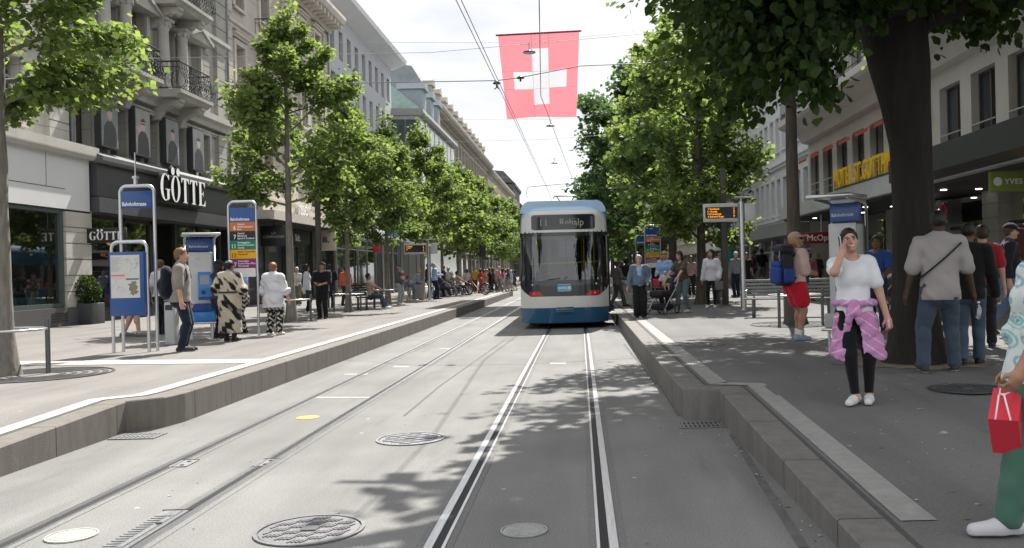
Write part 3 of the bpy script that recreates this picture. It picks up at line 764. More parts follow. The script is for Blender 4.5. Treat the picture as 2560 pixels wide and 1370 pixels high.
# ------------------------------------------------------------------ B: grey sandstone house with the charcoal shop front
t = thing('stone_house', 'grey sandstone house with wrought iron balconies above a charcoal shop front', 'building', (0,0,0))
XB = -12.0; y0, y1 = 21.05, 30.7; mb = MB()
c1 = [(21.75,.85),(23.35,.95),(25.1,.95),(26.85,.95),(28.65,.95)]
rB = [(4.5,5.92,c1),(6.85,8.75,[(21.75,.85),(23.0,.9),(24.55,.95),(26.25,.95),(28.1,.95)]),(9.4,11.0,[(21.75,.85),(23.0,.9),(24.55,.95),(26.25,.95),(28.1,.95)])]
holes(mb, XB, 1, y0, y1, 4.1, 15.5, rB); shell(mb, XB, 1, y0, y1, .2, 15.5)
pilaster_blocks(mb, XB, 1, 29.75, 30.65, 4.5, 6.1, .12, 4); pilaster_blocks(mb, XB, 1, 29.75, 30.65, 6.6, 11.4, .12, 11)
pilaster_blocks(mb, XB, 1, 23.55, 24.0, 6.7, 8.9, .08, 6); pilaster_blocks(mb, XB, 1, 28.75, 29.2, 6.7, 8.9, .08, 6)
mb.build('wall', ST_GREY, t)
for k, (zb, zt, ws) in enumerate(rB):
    for i, (yc, wd) in enumerate(ws):
        window(t, XB, 1, yc, zb, wd, zt-zb, 'blind' if (k, i) in ((1,4),(2,2)) else 'casement', FRAMED if k == 0 else FRAMEG, PANE, .3, sill=ST_GREYP)
m2 = MB(); course(m2, XB, 1, y0, y1, 6.18, .42, .30); course(m2, XB, 1, y0, y1, 8.95, .28, .22); cornice(m2, XB, 1, y0, y1, 11.6, .6, .7); course(m2, XB, 1, y0, y1, 5.95, .10, .10)
for k, (zb, zt, ws) in enumerate(rB):
    for yc, wd in ws: surround(m2, XB, 1, yc, zb, wd, zt-zb, .15, .08, 0.0 if k == 0 else .0)
for yc, k in ((24.55,1),(28.1,1)): pediment(m2, XB, 1, yc, 8.72, 1.7, .42, .30)
m2.build('cornice', ST_GREYP, t)
for yc in (22.45,23.5,25.65,26.85): column(t, XB, 1, yc, 6.64, 8.75)
balcony(t, XB, 1, 22.95, 6.42, 2.2, .95); balcony(t, XB, 1, 26.2, 6.42, 2.2, .95); balcony(t, XB, 1, 26.3, 9.05, 2.3, .95)
for yc, z in ((22.75,9.0),):
    balcony(t, XB, 1, yc, z+.05, 1.7, .8)
downpipe(t, XB, 1, 21.12, 4.4, 15); downpipe(t, XB, 1, 30.62, 4.0, 15)
f = MB(); f.box(-12.1,-11.30,y0+.02,y1-.02,3.30,4.08); f.build('fascia', CHAR, t)
f = MB(); f.box(-12.05,-11.26,y0+.02,y1-.02,2.92,3.28); f.build('fascia', mat('charcoal_awning_box', (.062,.066,.072), .5, .1, .08), t)
f = MB(); profile(f, XB, 1, y0, y1+.05, [(-.02,4.08),(.80,4.08),(.86,4.14),(.86,4.24),(.3,4.46),(-.02,4.46)]); f.build('ledge', CHARL, t)
# recessed shop front
f = MB(); f.box(-13.2,-13.1,y0,y1,.3,2.95); f.box(-13.1,-12.05,y0,y0+.08,.3,2.95); f.box(-13.1,-11.4,y1-.5,y1-.02,.3,2.93)
f.box(-13.2,-11.3,y0,y1,2.9,2.918); f.build('shop_interior', DARKIN, t)
f = MB(); 
for y in (21.12,23.0,24.4,24.48): f.box(-11.78,-11.66,y-.045,y+.045,.55,2.9)
f.box(-11.78,-11.66,21.1,24.5,.48,.56); f.box(-11.78,-11.66,21.1,24.5,2.8,2.9)
sw = f.build('shop_window', BLACK, t)
p = MB(); p.quad((-11.72,21.1,.5),(-11.72,24.45,.5),(-11.72,24.45,2.85),(-11.72,21.1,2.85)); p.build('pane', SHOPG, sw)
f = MB(); f.box(-11.9,-11.62,21.1,24.5,.2,.48); f.build('plinth', BLACK, t)
f = MB(); f.box(-12.9,-12.86,21.2,22.5,.9,2.5); f.build('green_print', mat('leafy_print', (.16,.34,.08), .7, 0, .55, 9), t)
f = MB(); f.box(-12.9,-12.86,24.9,25.7,1.1,2.6); f.build('green_print', MATS['leafy_print'], t)
f = MB(); f.box(-12.5,-12.0,22.6,24.2,.5,1.2); f.build('display_table', mat('walnut', (.13,.08,.05), .5, 0, .2), t)
f = MB(); f.ell((-12.3,23.6,2.35),(.16,.16,.14),14,8); f.build('pendant_lamp', mat('brass_lamp', (.55,.38,.12), .35, .8, .05, emit=((1,.6,.2), .35)), t)
f = MB(); f.box(-11.8,-11.7,26.0,29.2,.3,.36); 
for y in (26.0,27.6,29.2): f.box(-11.8,-11.7,y-.05,y+.05,.36,2.9)
dr = f.build('door', BLACK, t)
p = MB(); p.quad((-11.75,26.05,.36),(-11.75,29.15,.36),(-11.75,29.15,2.9),(-11.75,26.05,2.9)); p.build('pane', SHOPG, dr)
# hand-cut serif lettering over the shop
def didone(parent, X, y, z, H, mats, depth=.10):
    def T(w): return [[(0,1),(w,1),(w,.80),(w-.03,.80),(w*.70+.06,.94),(w/2+.105,.94),(w/2+.105,.035),(w/2+.2,.035),(w/2+.2,0),(w/2-.2,0),(w/2-.2,.035),(w/2-.105,.035),(w/2-.105,.94),(w*.3-.06,.94),(.03,.80),(0,.80)]], w
    def E():
        return [[(0,1),(.66,1),(.66,.78),(.63,.78),(.50,.95),(.31,.95),(.31,.53),(.42,.53),(.47,.62),(.50,.62),(.50,.40),(.47,.40),(.42,.485),(.31,.485),(.31,.05),(.52,.05),(.66,.24),(.69,.24),(.69,0),(0,0),(0,.035),(.09,.035),(.09,.965),(0,.965)]], .69
    def el(cx, cy, a, b, t0, t1, n): return [(cx+a*math.cos(t0+(t1-t0)*i/n), cy+b*math.sin(t0+(t1-t0)*i/n)) for i in range(n+1)]
    def O():
        a = el(.40,.5,.40,.53,PI/2,PI*1.5,18); b = el(.40,.5,.20,.49,PI*1.5,PI/2,18)
        c = el(.40,.5,.40,.53,-PI/2,PI/2,18); d = el(.40,.5,.20,.49,PI/2,-PI/2,18)
        return [a+b, c+d], .80
    def G():
        a = el(.40,.5,.40,.53,R(60),R(300),22); b = el(.42,.5,.20,.49,R(292),R(66),22)
        stem = [(.42,.44),(.82,.44),(.82,.405),(.74,.405),(.74,.06),(.56,.0),(.54,.02),(.54,.405),(.42,.405)]
        ser = [(.56,.93),(.70,.80),(.73,.80),(.73,1.0),(.70,1.0)]
        return [a+b, stem, ser], .80
    yy = y
    polys = []
    for ch in 'GOTTE':
        ps, wd = {'G':G,'O':O,'T':lambda: T(.70),'E':E}[ch]()
        mbl = MB()
        for p_ in ps:
            n = len(p_); fx, bx = X+depth, X
            vs = [(fx, yy+a*H, z+b*H) for a, b in p_]; vb = [(bx, yy+a*H, z+b*H) for a, b in p_]
            mbl.add(vs, [tuple(range(n))], 0); mbl.add(vs+vb, [(i, n+i, n+(i+1) % n, (i+1) % n) for i in range(n)], 1)
        if ch == 'O':
            for dy in (.17,.63):
                vs = [(X+depth, yy+(dy+.15*math.cos(q*PI/9))*H, z+(1.18+.16*math.sin(q*PI/9))*H) for q in range(18)]; vb = [(X, a[1], a[2]) for a in vs]
                mbl.add(vs, [tuple(range(18))], 0); mbl.add(vs+vb, [(i, 18+i, 18+(i+1) % 18, (i+1) % 18) for i in range(18)], 1)
        mbl.build('letter', mats, parent)
        yy += (wd+.10)*H
    return yy
sg = thing('shop_sign', 'big white raised serif letters on the charcoal shop fascia', 'shop sign', (0,0,0))
didone(sg, -11.10, 23.62, 3.42, .69, [mat('lit_white_letter', (.85,.85,.85), .4, 0, 0), BLACK])
b = MB()
for z in (3.36,): b.box(-11.3,-11.08,23.6,26.6,z,z+.03)
b.build('mounting_rail', BLACK, sg)
sg = thing('hanging_sign', 'small black hanging shop sign with white letters on two rods', 'shop sign', (-11.05,20.9,2.35))
b = MB(); b.bbox((0,0,0),(.98,.10,.34),.008); b.build('panel', BLACK, sg)
b = MB(); b.tube([(-.32,0,.17),(-.32,0,.58)],.008,6); b.build('rod', STEEL, sg)
b = MB(); b.tube([(.32,0,.17),(.32,0,.58)],.008,6); b.build('rod', STEEL, sg)
didone(sg, .052, -.345, -.10, .19, [PRINTW, PRINTW], .004)
for c in list(sg.children):
    if c.name.startswith('letter'): c.rotation_euler = (0,0,-PI/2)
# four portrait posters on the first floor
for i, (yy, sk, hair) in enumerate(((22.5,(.42,.32,.27),(.05,.05,.05)),(24.22,(.50,.34,.29),(.06,.05,.04)),(25.98,(.40,.31,.27),(.04,.04,.04)),(27.75,(.42,.32,.28),(.05,.04,.03)))):
    pt = thing('poster', ['dark framed portrait poster beside the first shop window above the fascia','framed portrait poster of a person in glasses and dark jacket','narrow grey portrait poster of a long haired person in dark coat','dark portrait poster beside the grey downpipe'][i], 'poster', (-11.98, yy, 4.62), 0, 'portrait posters on the grey house')
    b = MB(); b.box(.10,.26,-.42,.42,0,1.3); b.box(0,.10,-.05,.05,.1,1.2); b.build('case', mat('poster_case', (.05,.052,.055), .5, .2, .05), pt)
    b = MB(); b.box(.26,.264,-.39,.39,.03,1.27); b.build('print', mat('poster_print_%d' % i, [(.20,.21,.22),(.30,.295,.29),(.24,.25,.26),(.17,.18,.19)][i], .6, 0, .3, 1.5), pt)
    b = MB(); X_ = .266
    b.add([(X_,-.33,.04),(X_,.34,.04),(X_,.28,.52),(X_,.12,.68),(X_,-.12,.68),(X_,-.28,.52)],[(0,1,2,3,4,5)],0)
    b.add([(X_+.001,.12*math.cos(q*PI/8),.86+.155*math.sin(q*PI/8)) for q in range(16)],[tuple(range(16))],1)
    b.add([(X_+.002,.13*math.cos(q*PI/8),.93+.10*math.sin(q*PI/8)) for q in range(9)],[tuple(range(9))],2)
    if i == 1: b.add([(X_+.003,-.11,.86),(X_+.003,.11,.86),(X_+.003,.11,.90),(X_+.003,-.11,.90)],[(0,1,2,3)],2)
    b.build('portrait', [mat('portrait_coat', (.035,.037,.042), .5, 0, .2), mat('portrait_skin_%d' % i, sk, .5, 0, .1), mat('portrait_hair_%d' % i, hair, .6, 0, .1)], pt)
# ------------------------------------------------------------------ C: beige limestone house
t = thing('stone_house', 'beige limestone house with a heavy cornice and a pale shop canopy', 'building', (0,0,0))
XC = -12.0; y0, y1 = 30.7, 43.2; mb = MB()
cc = [(32.0,.85),(34.6,.95),(37.2,.85),(39.4,.85),(41.6,.85)]
rC = [(4.85,6.25,cc),(7.85,9.55,cc),(10.9,12.5,cc),(14.3,15.5,cc)]
holes(mb, XC, 1, y0, y1, 3.9, 16.6, rC); shell(mb, XC, 1, y0, y1, .2, 16.6)
pilaster_blocks(mb, XC, 1, 42.5, 43.15, 4.4, 12.9, .1, 18); pilaster_blocks(mb, XC, 1, 30.75, 31.2, 4.4, 12.9, .1, 18)
mb.build('wall', ST_BEIGE, t)
for k, (zb, zt, ws) in enumerate(rC):
    for i, (yc, wd) in enumerate(ws): window(t, XC, 1, yc, zb, wd, zt-zb, 'blind' if (k,i) in ((1,0),(0,3),(1,2)) else 'casement', FRAMED if i % 2 else FRAMEG, PANE, .28, sill=ST_BEIGEP)
m2 = MB(); course(m2, XC, 1, y0, y1, 4.15, .3, .22); course(m2, XC, 1, y0, y1, 6.85, .34, .26); course(m2, XC, 1, y0, y1, 10.05, .26, .2); cornice(m2, XC, 1, y0, y1+.3, 13.0, .75, .95)
cornice(m2, XC, 1, y0, y1, 16.3, .4, .4, dentil=False)
for k, (zb, zt, ws) in enumerate(rC):
    for yc, wd in ws: surround(m2, XC, 1, yc, zb, wd, zt-zb, .17, .09, (.2 if k in (1,2) else 0))
m2.build('cornice', ST_BEIGEP, t)
balcony(t, XC, 1, 34.6, 10.0, 2.0, .85, belly=False, smat=ST_BEIGEP); balcony(t, XC, 1, 34.6, 6.75, 2.6, 1.0, smat=ST_BEIGEP)
downpipe(t, XC, 1, 43.15, 4.0, 16)
f = MB(); f.box(-12.1,-10.5,30.9,43.1,3.30,3.62); f.build('canopy', ST_BEIGEP, t)
f = MB(); f.box(-12.1,-10.9,30.95,43.05,3.62,3.92); f.build('canopy_upstand', ST_BEIGEP, t)
f = MB(); f.box(-13.4,-13.3,y0,y1,.3,3.3); f.box(-13.4,-11.9,y0,y0+.1,.3,3.3); f.box(-13.4,-10.6,y0,y1,3.27,3.296); f.build('shop_interior', DARKIN, t)
MARB = mat('red_marble', (.16,.055,.045), .3, 0, .35, 8)
for y in (30.95,31.7,36.0,39.6,42.9):
    f = MB(); f.box(-12.05,-11.75,y-.14,y+.14,.3,3.27); f.build('pillar', MARB if y < 33 else CHAR, t)
for (ya, yb) in ((31.86,35.84),(36.16,39.44),(39.76,42.74)):
    f = MB(); f.box(-11.98,-11.88,ya,yb,.3,.7); f.box(-11.98,-11.88,ya,yb,2.55,2.65); f.box(-11.98,-11.88,(ya+yb)/2-.04,(ya+yb)/2+.04,.7,2.55)
    sw = f.build('shop_window', BLACK, t)
    p = MB(); p.quad((-11.93,ya,.7),(-11.93,yb,.7),(-11.93,yb,2.55),(-11.93,ya,2.55)); p.build('pane', PANE, sw)
    f = MB(); f.box(-11.96,-11.84,ya,yb,2.65,3.27); f.build('sign_band', CHAR, t)
sg = thing('shop_sign', 'white capital letters standing on the beige shop canopy', 'shop sign', (0,0,0))
flush(sg, -10.86, 1, 35.4, 3.70, 'TISSOT', .52, PRINTW, .04, .006)
b = MB(); b.box(-10.92,-10.84,34.1,36.7,3.64,3.68); b.build('rail', BLACK, sg)
sg = thing('shop_sign', 'white lettering on the black band below the beige canopy', 'shop sign', (0,0,0))
b = MB(); b.box(-11.85,-11.78,36.4,39.2,2.66,3.2); b.build('panel', BLACK, sg); flush(sg, -11.775, 1, 37.5, 2.78, 'Salt.', .42, PRINTW, .01, .006)
sg = thing('hanging_sign', 'black square hanging sign beside the red marble pillar', 'shop sign', (-10.85,31.9,2.75))
b = MB(); b.bbox((0,0,0),(.95,.14,.72),.01); b.build('panel', BLACK, sg); text('LA\nCOMPAGNIE', .13, (0,-.075,.06), FRONT, mat('grey_print', (.4,.4,.4), .5, 0, 0), sg, .002, 'CENTER')
b = MB(); b.tube([(0,0,.36),(0,0,.56)],.02,6); b.build('rod', BLACK, sg)
sg = thing('hanging_sign', 'cream square hanging sign with small black letters', 'shop sign', (-10.9,38.6,2.85))
b = MB(); b.bbox((0,0,0),(.82,.12,.95),.01); b.build('panel', mat('cream_sign', (.55,.5,.40), .5, 0, .03), sg); text('ili.', .34, (0,-.065,-.12), FRONT, BLACK, sg, .002, 'CENTER', .01)
# ------------------------------------------------------------------ D: plain grey rendered block
t = thing('rendered_block', 'plain pale grey rendered block with rows of narrow windows', 'building', (0,0,0))
XD = -12.0; y0, y1 = 43.25, 58.2; mb = MB()
ys = [44.4+i*1.62 for i in range(9)]
rD = [(z, z+1.5, [(y,.78) for y in ys]) for z in (5.55,7.75,9.95,12.3)]
holes(mb, XD, 1, y0, y1, 3.6, 15.0, rD); shell(mb, XD, 1, y0, y1, .2, 15.0); mb.build('wall', RENDER_G, t)
for zb, zt, ws in rD:
    for yc, wd in ws: window(t, XD, 1, yc, zb, wd, zt-zb, 'sash', FRAMEG, PANEB, .18)
m2 = MB(); profile(m2, XD, 1, y0, y1+.4, [(-.02,14.6),(.3,14.7),(.95,14.95),(1.0,15.2),(-.02,15.4)]); m2.build('eaves', RENDER_WT, t)
m2 = MB(); m2.prism([(-11.2,15.2),(-18,19.5),(-26,15.2)], y0, y1, 0, 'XZ'); m2.build('roof', ROOF, t)
f = MB(); f.box(-12.1,-11.0,y0+.1,y1,3.3,3.75); f.build('fascia', PANELW, t)
f = MB(); f.box(-11.1,-9.4,y0+.6,y1,3.02,3.10); f.build('canopy', mat('canopy_glass', (.42,.45,.45), .2, 0, .05), t)
for y in np.arange(44.2, 58, 2.3):
    f = MB(); f.tube([(-9.7,float(y),.3),(-9.7,float(y),3.02)],.07,10); f.build('canopy_post', STEEL, t)
f = MB(); f.box(-13.6,-13.5,y0,y1,.3,3.4); f.build('shop_interior', mat('lit_shop_interior', (.4,.38,.35), .8, 0, .3, 1.2), t)
for i in range(7):
    ya = y0+.3+i*2.1; yb = ya+2.0
    f = MB(); f.box(-11.9,-11.8,ya,ya+.07,.3,3.3); f.box(-11.9,-11.8,ya+.07,yb,.3,.45); f.box(-11.9,-11.8,ya+.07,yb,2.6,2.67); sw = f.build('shop_window', FRAMEW, t)
    p = MB(); p.quad((-11.85,ya,.45),(-11.85,yb,.45),(-11.85,yb,3.3),(-11.85,ya,3.3)); p.build('pane', SHOPG if i % 2 else PANEG, sw)
sg = thing('banner', 'plain blue banner hanging above the glass canopy', 'banner', (-9.6,47.5,3.3))
b = MB(); b.bbox((0,0,.75),(1.0,.05,1.5),.01); b.build('cloth', mat('banner_blue', (.10,.20,.48), .6, 0, .06), sg); b = MB(); b.tube([(-1.6,0,1.52),(.5,0,1.52)],.025,8); b.build('pole', STEEL, sg)
sg = thing('hanging_sign', 'red sign plate under the beige canopy end', 'shop sign', (-9.9,43.8,2.45))
b = MB(); b.bbox((0,0,.1),(.40,.08,.34),.01); b.build('panel', mat('sign_red', (.45,.03,.04), .4, 0, .04), sg); b = MB(); b.tube([(0,0,.27),(0,0,.8)],.02,6); b.build('rod', STEEL, sg)
# ------------------------------------------------------------------ E: glazed bay with a copper roof
t = thing('glazed_building', 'projecting glazed corner building with a pale green copper roof', 'building', (0,0,0))
XE = -10.25; y0, y1 = 58.4, 74.5; mb = MB()
mb.box(-26,XE-.02,y0+.02,y1,.2,11.6); mb.build('wall', mat('white_glass_panel', (.60,.63,.66), .25, 0, .05), t)
for k, z in enumerate((3.4,6.1,8.8)):
    for i in range(2):
        f = MB(); xa = -12.0+i*.86; xb = xa+.82
        f.box(xa,xa+.06,y0-.06,y0+.0,z,z+2.6); f.box(xb-.06,xb,y0-.06,y0,z,z+2.6); f.box(xa+.06,xb-.06,y0-.06,y0,z,z+.07); f.box(xa+.06,xb-.06,y0-.06,y0,z+1.7,z+1.76); wd = f.build('window', DARKSTEEL, t)
        p = MB(); p.quad((xa+.03,y0-.03,z),(xb-.03,y0-.03,z),(xb-.03,y0-.03,z+2.6),(xa+.03,y0-.03,z+2.6)); p.build('pane', PANEG, wd)
    for i in range(8):
        ya = y0+.1+i*2.0
        f = MB(); f.box(XE-.02,XE+.04,ya,ya+.05,z,z+2.55); f.box(XE-.02,XE+.04,ya+.05,ya+1.95,z,z+.06); wd = f.build('window', FRAMEG, t)
        p = MB(); p.quad((XE+.01,ya,z),(XE+.01,ya+1.95,z),(XE+.01,ya+1.95,z+2.55),(XE+.01,ya,z+2.55)); p.build('pane', MATS['white_glass_panel'] if k else PANEG, wd)
f = MB(); profile(f, XE, 1, y0-.3, y1, [(-3,11.6),(.25,11.6),(.35,11.75),(.3,12.0),(-3,12.1)]); f.build('eaves', FRAMEG, t)
f = MB(); f.prism([(XE+.25,12.0),(XE-2.6,14.4),(-20,15.5),(-22,12.0)], y0+2.0, y1, 0, 'XZ')
for i in range(18): f.box(XE-2.5,XE+.2,y0+2.1+i*.75,y0+2.14+i*.75,11.9,12.0)
rf = f.build('roof', COPPER, t)
for yc in (66.5,70.0,73.2):
    f = MB(); f.bbox((XE-1.9,yc,13.9),(1.8,1.7,2.0),.1); f.prism([(yc-1.0,14.85),(yc+1.0,14.85),(yc+.6,15.35),(yc-.6,15.35)], XE-2.9, XE-.8, 0, 'YZ'); f.build('dormer', mat('slate_grey', (.25,.28,.31), .6, .1, .1), rf)
# ------------------------------------------------------------------ F, G, H: the long stone fronts farther on, and the dark tower
def long_front(label, X, side, y0, y1, eave, floors, wmat, tmat, pitch=2.4, dormers=0, roofm=None, mansard=4.0, cant=.9, shop=True, ww=1.0, name='stone_house'):
    t = thing(name, label, 'building', (0,0,0))
    n = int((y1-y0)/pitch); ys = [y0+(i+.5)*(y1-y0)/n for i in range(n)]
    rows = [(zb, zt, [(y, ww) for y in ys]) for zb, zt in floors]
    mb = MB(); holes(mb, X, side, y0, y1, 3.9 if shop else .2, eave, rows); shell(mb, X, side, y0, y1, .2, eave); mb.build('wall', wmat, t)
    cnt = 0
    for zb, zt in reversed(floors):
        for y in ys:
            if cnt < 96: window(t, X, side, y, zb, ww, zt-zb, 'casement', FRAMEG, PANE, .25); cnt += 1
    m2 = MB(); cornice(m2, X, side, y0, y1, eave-.6, .8, cant)
    for zb, zt in floors:
        course(m2, X, side, y0, y1, zb-.5, .22, .2)
        for y in ys: surround(m2, X, side, y, zb, ww, zt-zb, .16, .1)
    m2.build('cornice', tmat, t)
    m2 = MB(); m2.prism([(X+side*.3,eave+.2),(X-side*1.6,eave+.2+mansard*.8),(X-side*7,eave+.2+mansard),(X-side*13,eave+.2)], y0, y1, 0, 'XZ'); rf = m2.build('roof', roofm or ROOF, t)
    for i in range(dormers):
        yc = y0+(i+.5)*(y1-y0)/dormers
        f = MB(); xa, xb = sorted((X-side*.2, X-side*2.2)); f.box(xa,xb,yc-.65,yc+.65,eave+.2,eave+2.0)
        f.prism([(yc-.8,eave+2.0),(yc+.8,eave+2.0),(yc+.45,eave+2.45),(yc,eave+2.7),(yc-.45,eave+2.45)], X-side*.05, X-side*2.6, 0, 'YZ'); f.build('dormer', tmat, rf)
    if shop:
        f = MB(); xa, xb = sorted((X-side*.1, X+side*.7)); f.box(xa,xb,y0,y1,3.2,3.9); f.build('fascia', tmat, t)
        for i in range(int((y1-y0)/4)):
            ya = y0+i*4+.3; xa, xb = sorted((X-side*.2, X-side*.1))
            f = MB(); f.box(xa,xb,ya,ya+.12,.3,3.2); f.box(xa,xb,ya+.12,ya+3.6,2.7,2.8); sw = f.build('shop_window', FRAMEG, t)
            p = MB(); p.quad((X-side*.15,ya,.3),(X-side*.15,ya+3.6,.3),(X-side*.15,ya+3.6,3.2),(X-side*.15,ya,3.2)); p.build('pane', PANE, sw)
            f = MB(); xa, xb = sorted((X-side*.35, X+side*.02)); f.box(xa,xb,ya+3.6,ya+4.0,.2,3.2); f.build('pier', wmat, t)
    return t
fl4 = [(4.7,6.5),(7.5,9.3),(10.3,11.9),(12.7,14.0)]
long_front('long weathered stone front with a row of roof dormers', -12, 1, 74.5, 119, 15.2, fl4, ST_FAR, ST_FARP, 2.6, 12, mat('lead_roof', (.22,.235,.25), .6, .1, .15))
long_front('distant beige stone front beyond the dormered building', -12, 1, 119, 158, 14.6, [(5,7),(8.2,10),(11,12.8)], ST_BEIGE, ST_FARP, 3.2, 0, ROOF, 3.0)
long_front('dark narrow gabled house at the far end of the street', -11.5, 1, 158, 176, 16.8, [(5,7),(8.2,10),(11,13)], mat('soot_dark_stone', (.08,.08,.085), .8, 0, .2), CHAR, 3.0, 0, ROOF, 2.6, .4)
long_front('far pale house behind the dark gabled house', -10.5, 1, 176, 250, 13, [(5,7),(8.2,10)], ST_PALE, ST_FARP, 3.2, 0, ROOF, 3.0)
# ------------------------------------------------------------------ R1: the hotel
t = thing('hotel', 'pale hotel block with red window awnings over a deep shop canopy', 'building', (0,0,0))
XR = 10.9; y0, y1 = 14.0, 42.3; mb = MB()
HOTELW = mat('warm_white_stone', (.50,.48,.455), .75, 0, .07, .8)
ysr = [15.4+i*2.15 for i in range(13)]
rR = [(4.95,7.0,[(y,1.45) for y in ysr]),(9.3,11.2,[(y,1.3) for y in ysr]),(12.2,14.0,[(y,1.3) for y in ysr])]
holes(mb, XR, -1, y0, y1, 4.55, 15.5, rR); shell(mb, XR, -1, y0, y1, .2, 15.5); mb.build('wall', HOTELW, t)
AWN = mat('red_awning_cloth', (.40,.045,.04), .8, 0, .08)
for k, (zb, zt, ws) in enumerate(rR):
    for i, (yc, wd) in enumerate(ws):
        wo = window(t, XR, -1, yc, zb, wd, zt-zb, 'double' if k == 0 else 'casement', FRAMED, PANE, .25)
        if k == 0:
            r = MB(); r.tube([(-.72,-.02,.62),(.72,-.02,.62)],.022,6); r.tube([(-.72,-.02,.3),(.72,-.02,.3)],.012,6); r.build('railing', STEEL, wo)
            if yc > 27:
                a = MB(); a.add([(-.74,0,2.0),(.74,0,2.0),(.74,-.55,1.72),(-.74,-.55,1.72),(-.74,-.56,1.60),(.74,-.56,1.60)],[(0,1,2,3),(3,2,5,4)]); a.build('awning', AWN, wo)
m2 = MB(); profile(m2, XR, -1, y0, y1, [(-.02,7.5),(.3,7.55),(.5,7.9),(1.3,8.2),(1.4,8.3),(1.4,8.55),(-.02,8.6)]); cornice(m2, XR, -1, y0, y1, 14.6, .7, .9); m2.build('cornice', HOTELW, t)
m2 = MB()
for x in (9.6,): m2.tube([(x,y0,9.4),(x,y1,9.4)],.03,6); m2.tube([(x,y0,8.75),(x,y1,8.75)],.02,6)
for y in np.arange(y0+.2, y1, .16): m2.tube([(9.6,float(y),8.58),(9.6,float(y),9.4)],.009,4,caps=False)
m2.build('railing', IRON, t)
m2 = MB(); m2.box(9.45,10.95,y0,y1,3.98,4.52); m2.build('canopy', mat('canopy_white_panel', (.50,.51,.525), .5, 0, .08, .8), t)
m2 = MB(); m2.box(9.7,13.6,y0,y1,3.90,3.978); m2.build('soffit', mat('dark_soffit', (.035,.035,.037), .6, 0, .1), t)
m2 = MB(); m2.box(8.5,9.44,y0,24.5,4.02,4.62); m2.build('canopy', CHAR, t)
for yy in (22.0,25.5,29,32.5,36,39.5):
    for xx in (10.4,11.4):
        f = MB(); f.cyl((xx,yy,3.88),.09,.02,12); f.build('downlight', mat('downlight_lens', (.8,.8,.75), .4, 0, 0, emit=((1,.93,.8),3.0)), t)
STR = stone('rusticated_grey_stone', (.25,.245,.23))
for y in (17.0,21.2,25.6,29.6,33.8,38.0,42.0):
    f = MB(); pilaster_blocks(f, 12.1, -1, y-.5, y+.5, .3, 3.88, .35, 9); f.build('pier', STR, t)
f = MB(); f.box(14.9,15.0,y0,y1,.3,3.9); f.box(12.3,14.9,y0,y1,.30,.32); f.build('shop_interior', mat('warm_shop_interior', (.28,.21,.14), .8, 0, .35, 1.0), t)
for i, y in enumerate((17.0,21.2,25.6,29.6,33.8,38.0)):
    ya, yb = y+.5, (21.2,25.6,29.6,33.8,38.0,42.0)[i]-.5
    f = MB(); f.box(12.05,12.15,ya,yb,.3,.75); f.box(12.05,12.15,ya,yb,2.85,2.95); f.box(12.05,12.15,(ya+yb)/2-.04,(ya+yb)/2+.04,.75,2.85); sw = f.build('shop_window', BLACK, t)
    p = MB(); p.quad((12.1,ya,.75),(12.1,yb,.75),(12.1,yb,3.85),(12.1,ya,3.85)); p.build('pane', SHOPG, sw)
f = MB(); f.box(11.98,12.04,22.0,24.9,.35,2.8); f.build('door', mat('dark_red_door', (.12,.012,.014), .4, 0, .2), t)
f = MB(); f.box(11.9,11.97,22.15,22.22,1.0,2.75); f.build('neon_tube', mat('warm_neon', (1,.8,.5), .4, 0, 0, emit=((1,.72,.35),5.0)), t)
# signs on the hotel
YEL = mat('yellow_letter', (.80,.50,.02), .45, 0, .05)
sg = thing('hotel_sign', 'yellow raised letters of the hotel standing on the canopy', 'hotel sign', (0,0,0))
ytxt = 32.9
o = text('HOTEL ST.GOTTHARD', .90, (9.40, ytxt, 4.62), WEST, YEL, sg, .03, 'LEFT', .010, xscale=.70, space=1.12)
b = MB(); b.box(9.42,9.48,22.5,33.0,4.55,4.60); b.build('mounting_rail', DARKSTEEL, sg)
for k, (yy, zz, sz) in enumerate(((21.3,3.25,.46),(29.9,3.25,.46))):
    sg = thing('shop_sign', ['white optician lettering on the grey pier near the green sign','white optician lettering half hidden by the big trunk'][k], 'shop sign', (0,0,0), 0, 'optician signs')
    b = MB(); b.box(11.55,11.6,yy-1.9,yy+.35,zz-.14,zz+.5); b.build('panel', mat('grey_sign_panel', (.07,.068,.066), .5, 0, .05), sg)
    text('McOptic', sz, (11.545, yy+.2, zz), WEST, mat('lit_sign_white', (.85,.85,.85), .5, 0, 0, emit=((1,1,1), .5)), sg, .004, 'LEFT', .008)
    b = MB(); b.tube([(11.54, yy-1.62+.22*math.cos(a), zz+.2+.22*math.sin(a)) for a in [2*PI*q/18 for q in range(18)]], .045, 6, closed=True); b.build('ring_logo', mat('logo_red', (.45,.02,.04), .4, 0, 0), sg)
sg = thing('hanging_sign', 'olive green cosmetics sign hanging under the charcoal canopy', 'shop sign', (10.15,20.2,3.62))
b = MB(); b.bbox((0,0,0),(1.75,.14,.46),.012); b.build('panel', mat('olive_sign', (.19,.25,.045), .5, 0, .05), sg)
b = MB(); b.add([(-.72+.10*math.cos(q*PI/8),-.073,.10*math.sin(q*PI/8)) for q in range(16)],[tuple(range(16))]); b.build('leaf_logo', PRINTW, sg)
text('YVES ROCHER', .17, (-.56,-.073,-.06), FRONT, PRINTW, sg, .002, 'LEFT', .003, space=1.12)
sg = thing('hanging_sign', 'dark red optician sign beside the glass shelter', 'shop sign', (10.0,37.0,2.95))
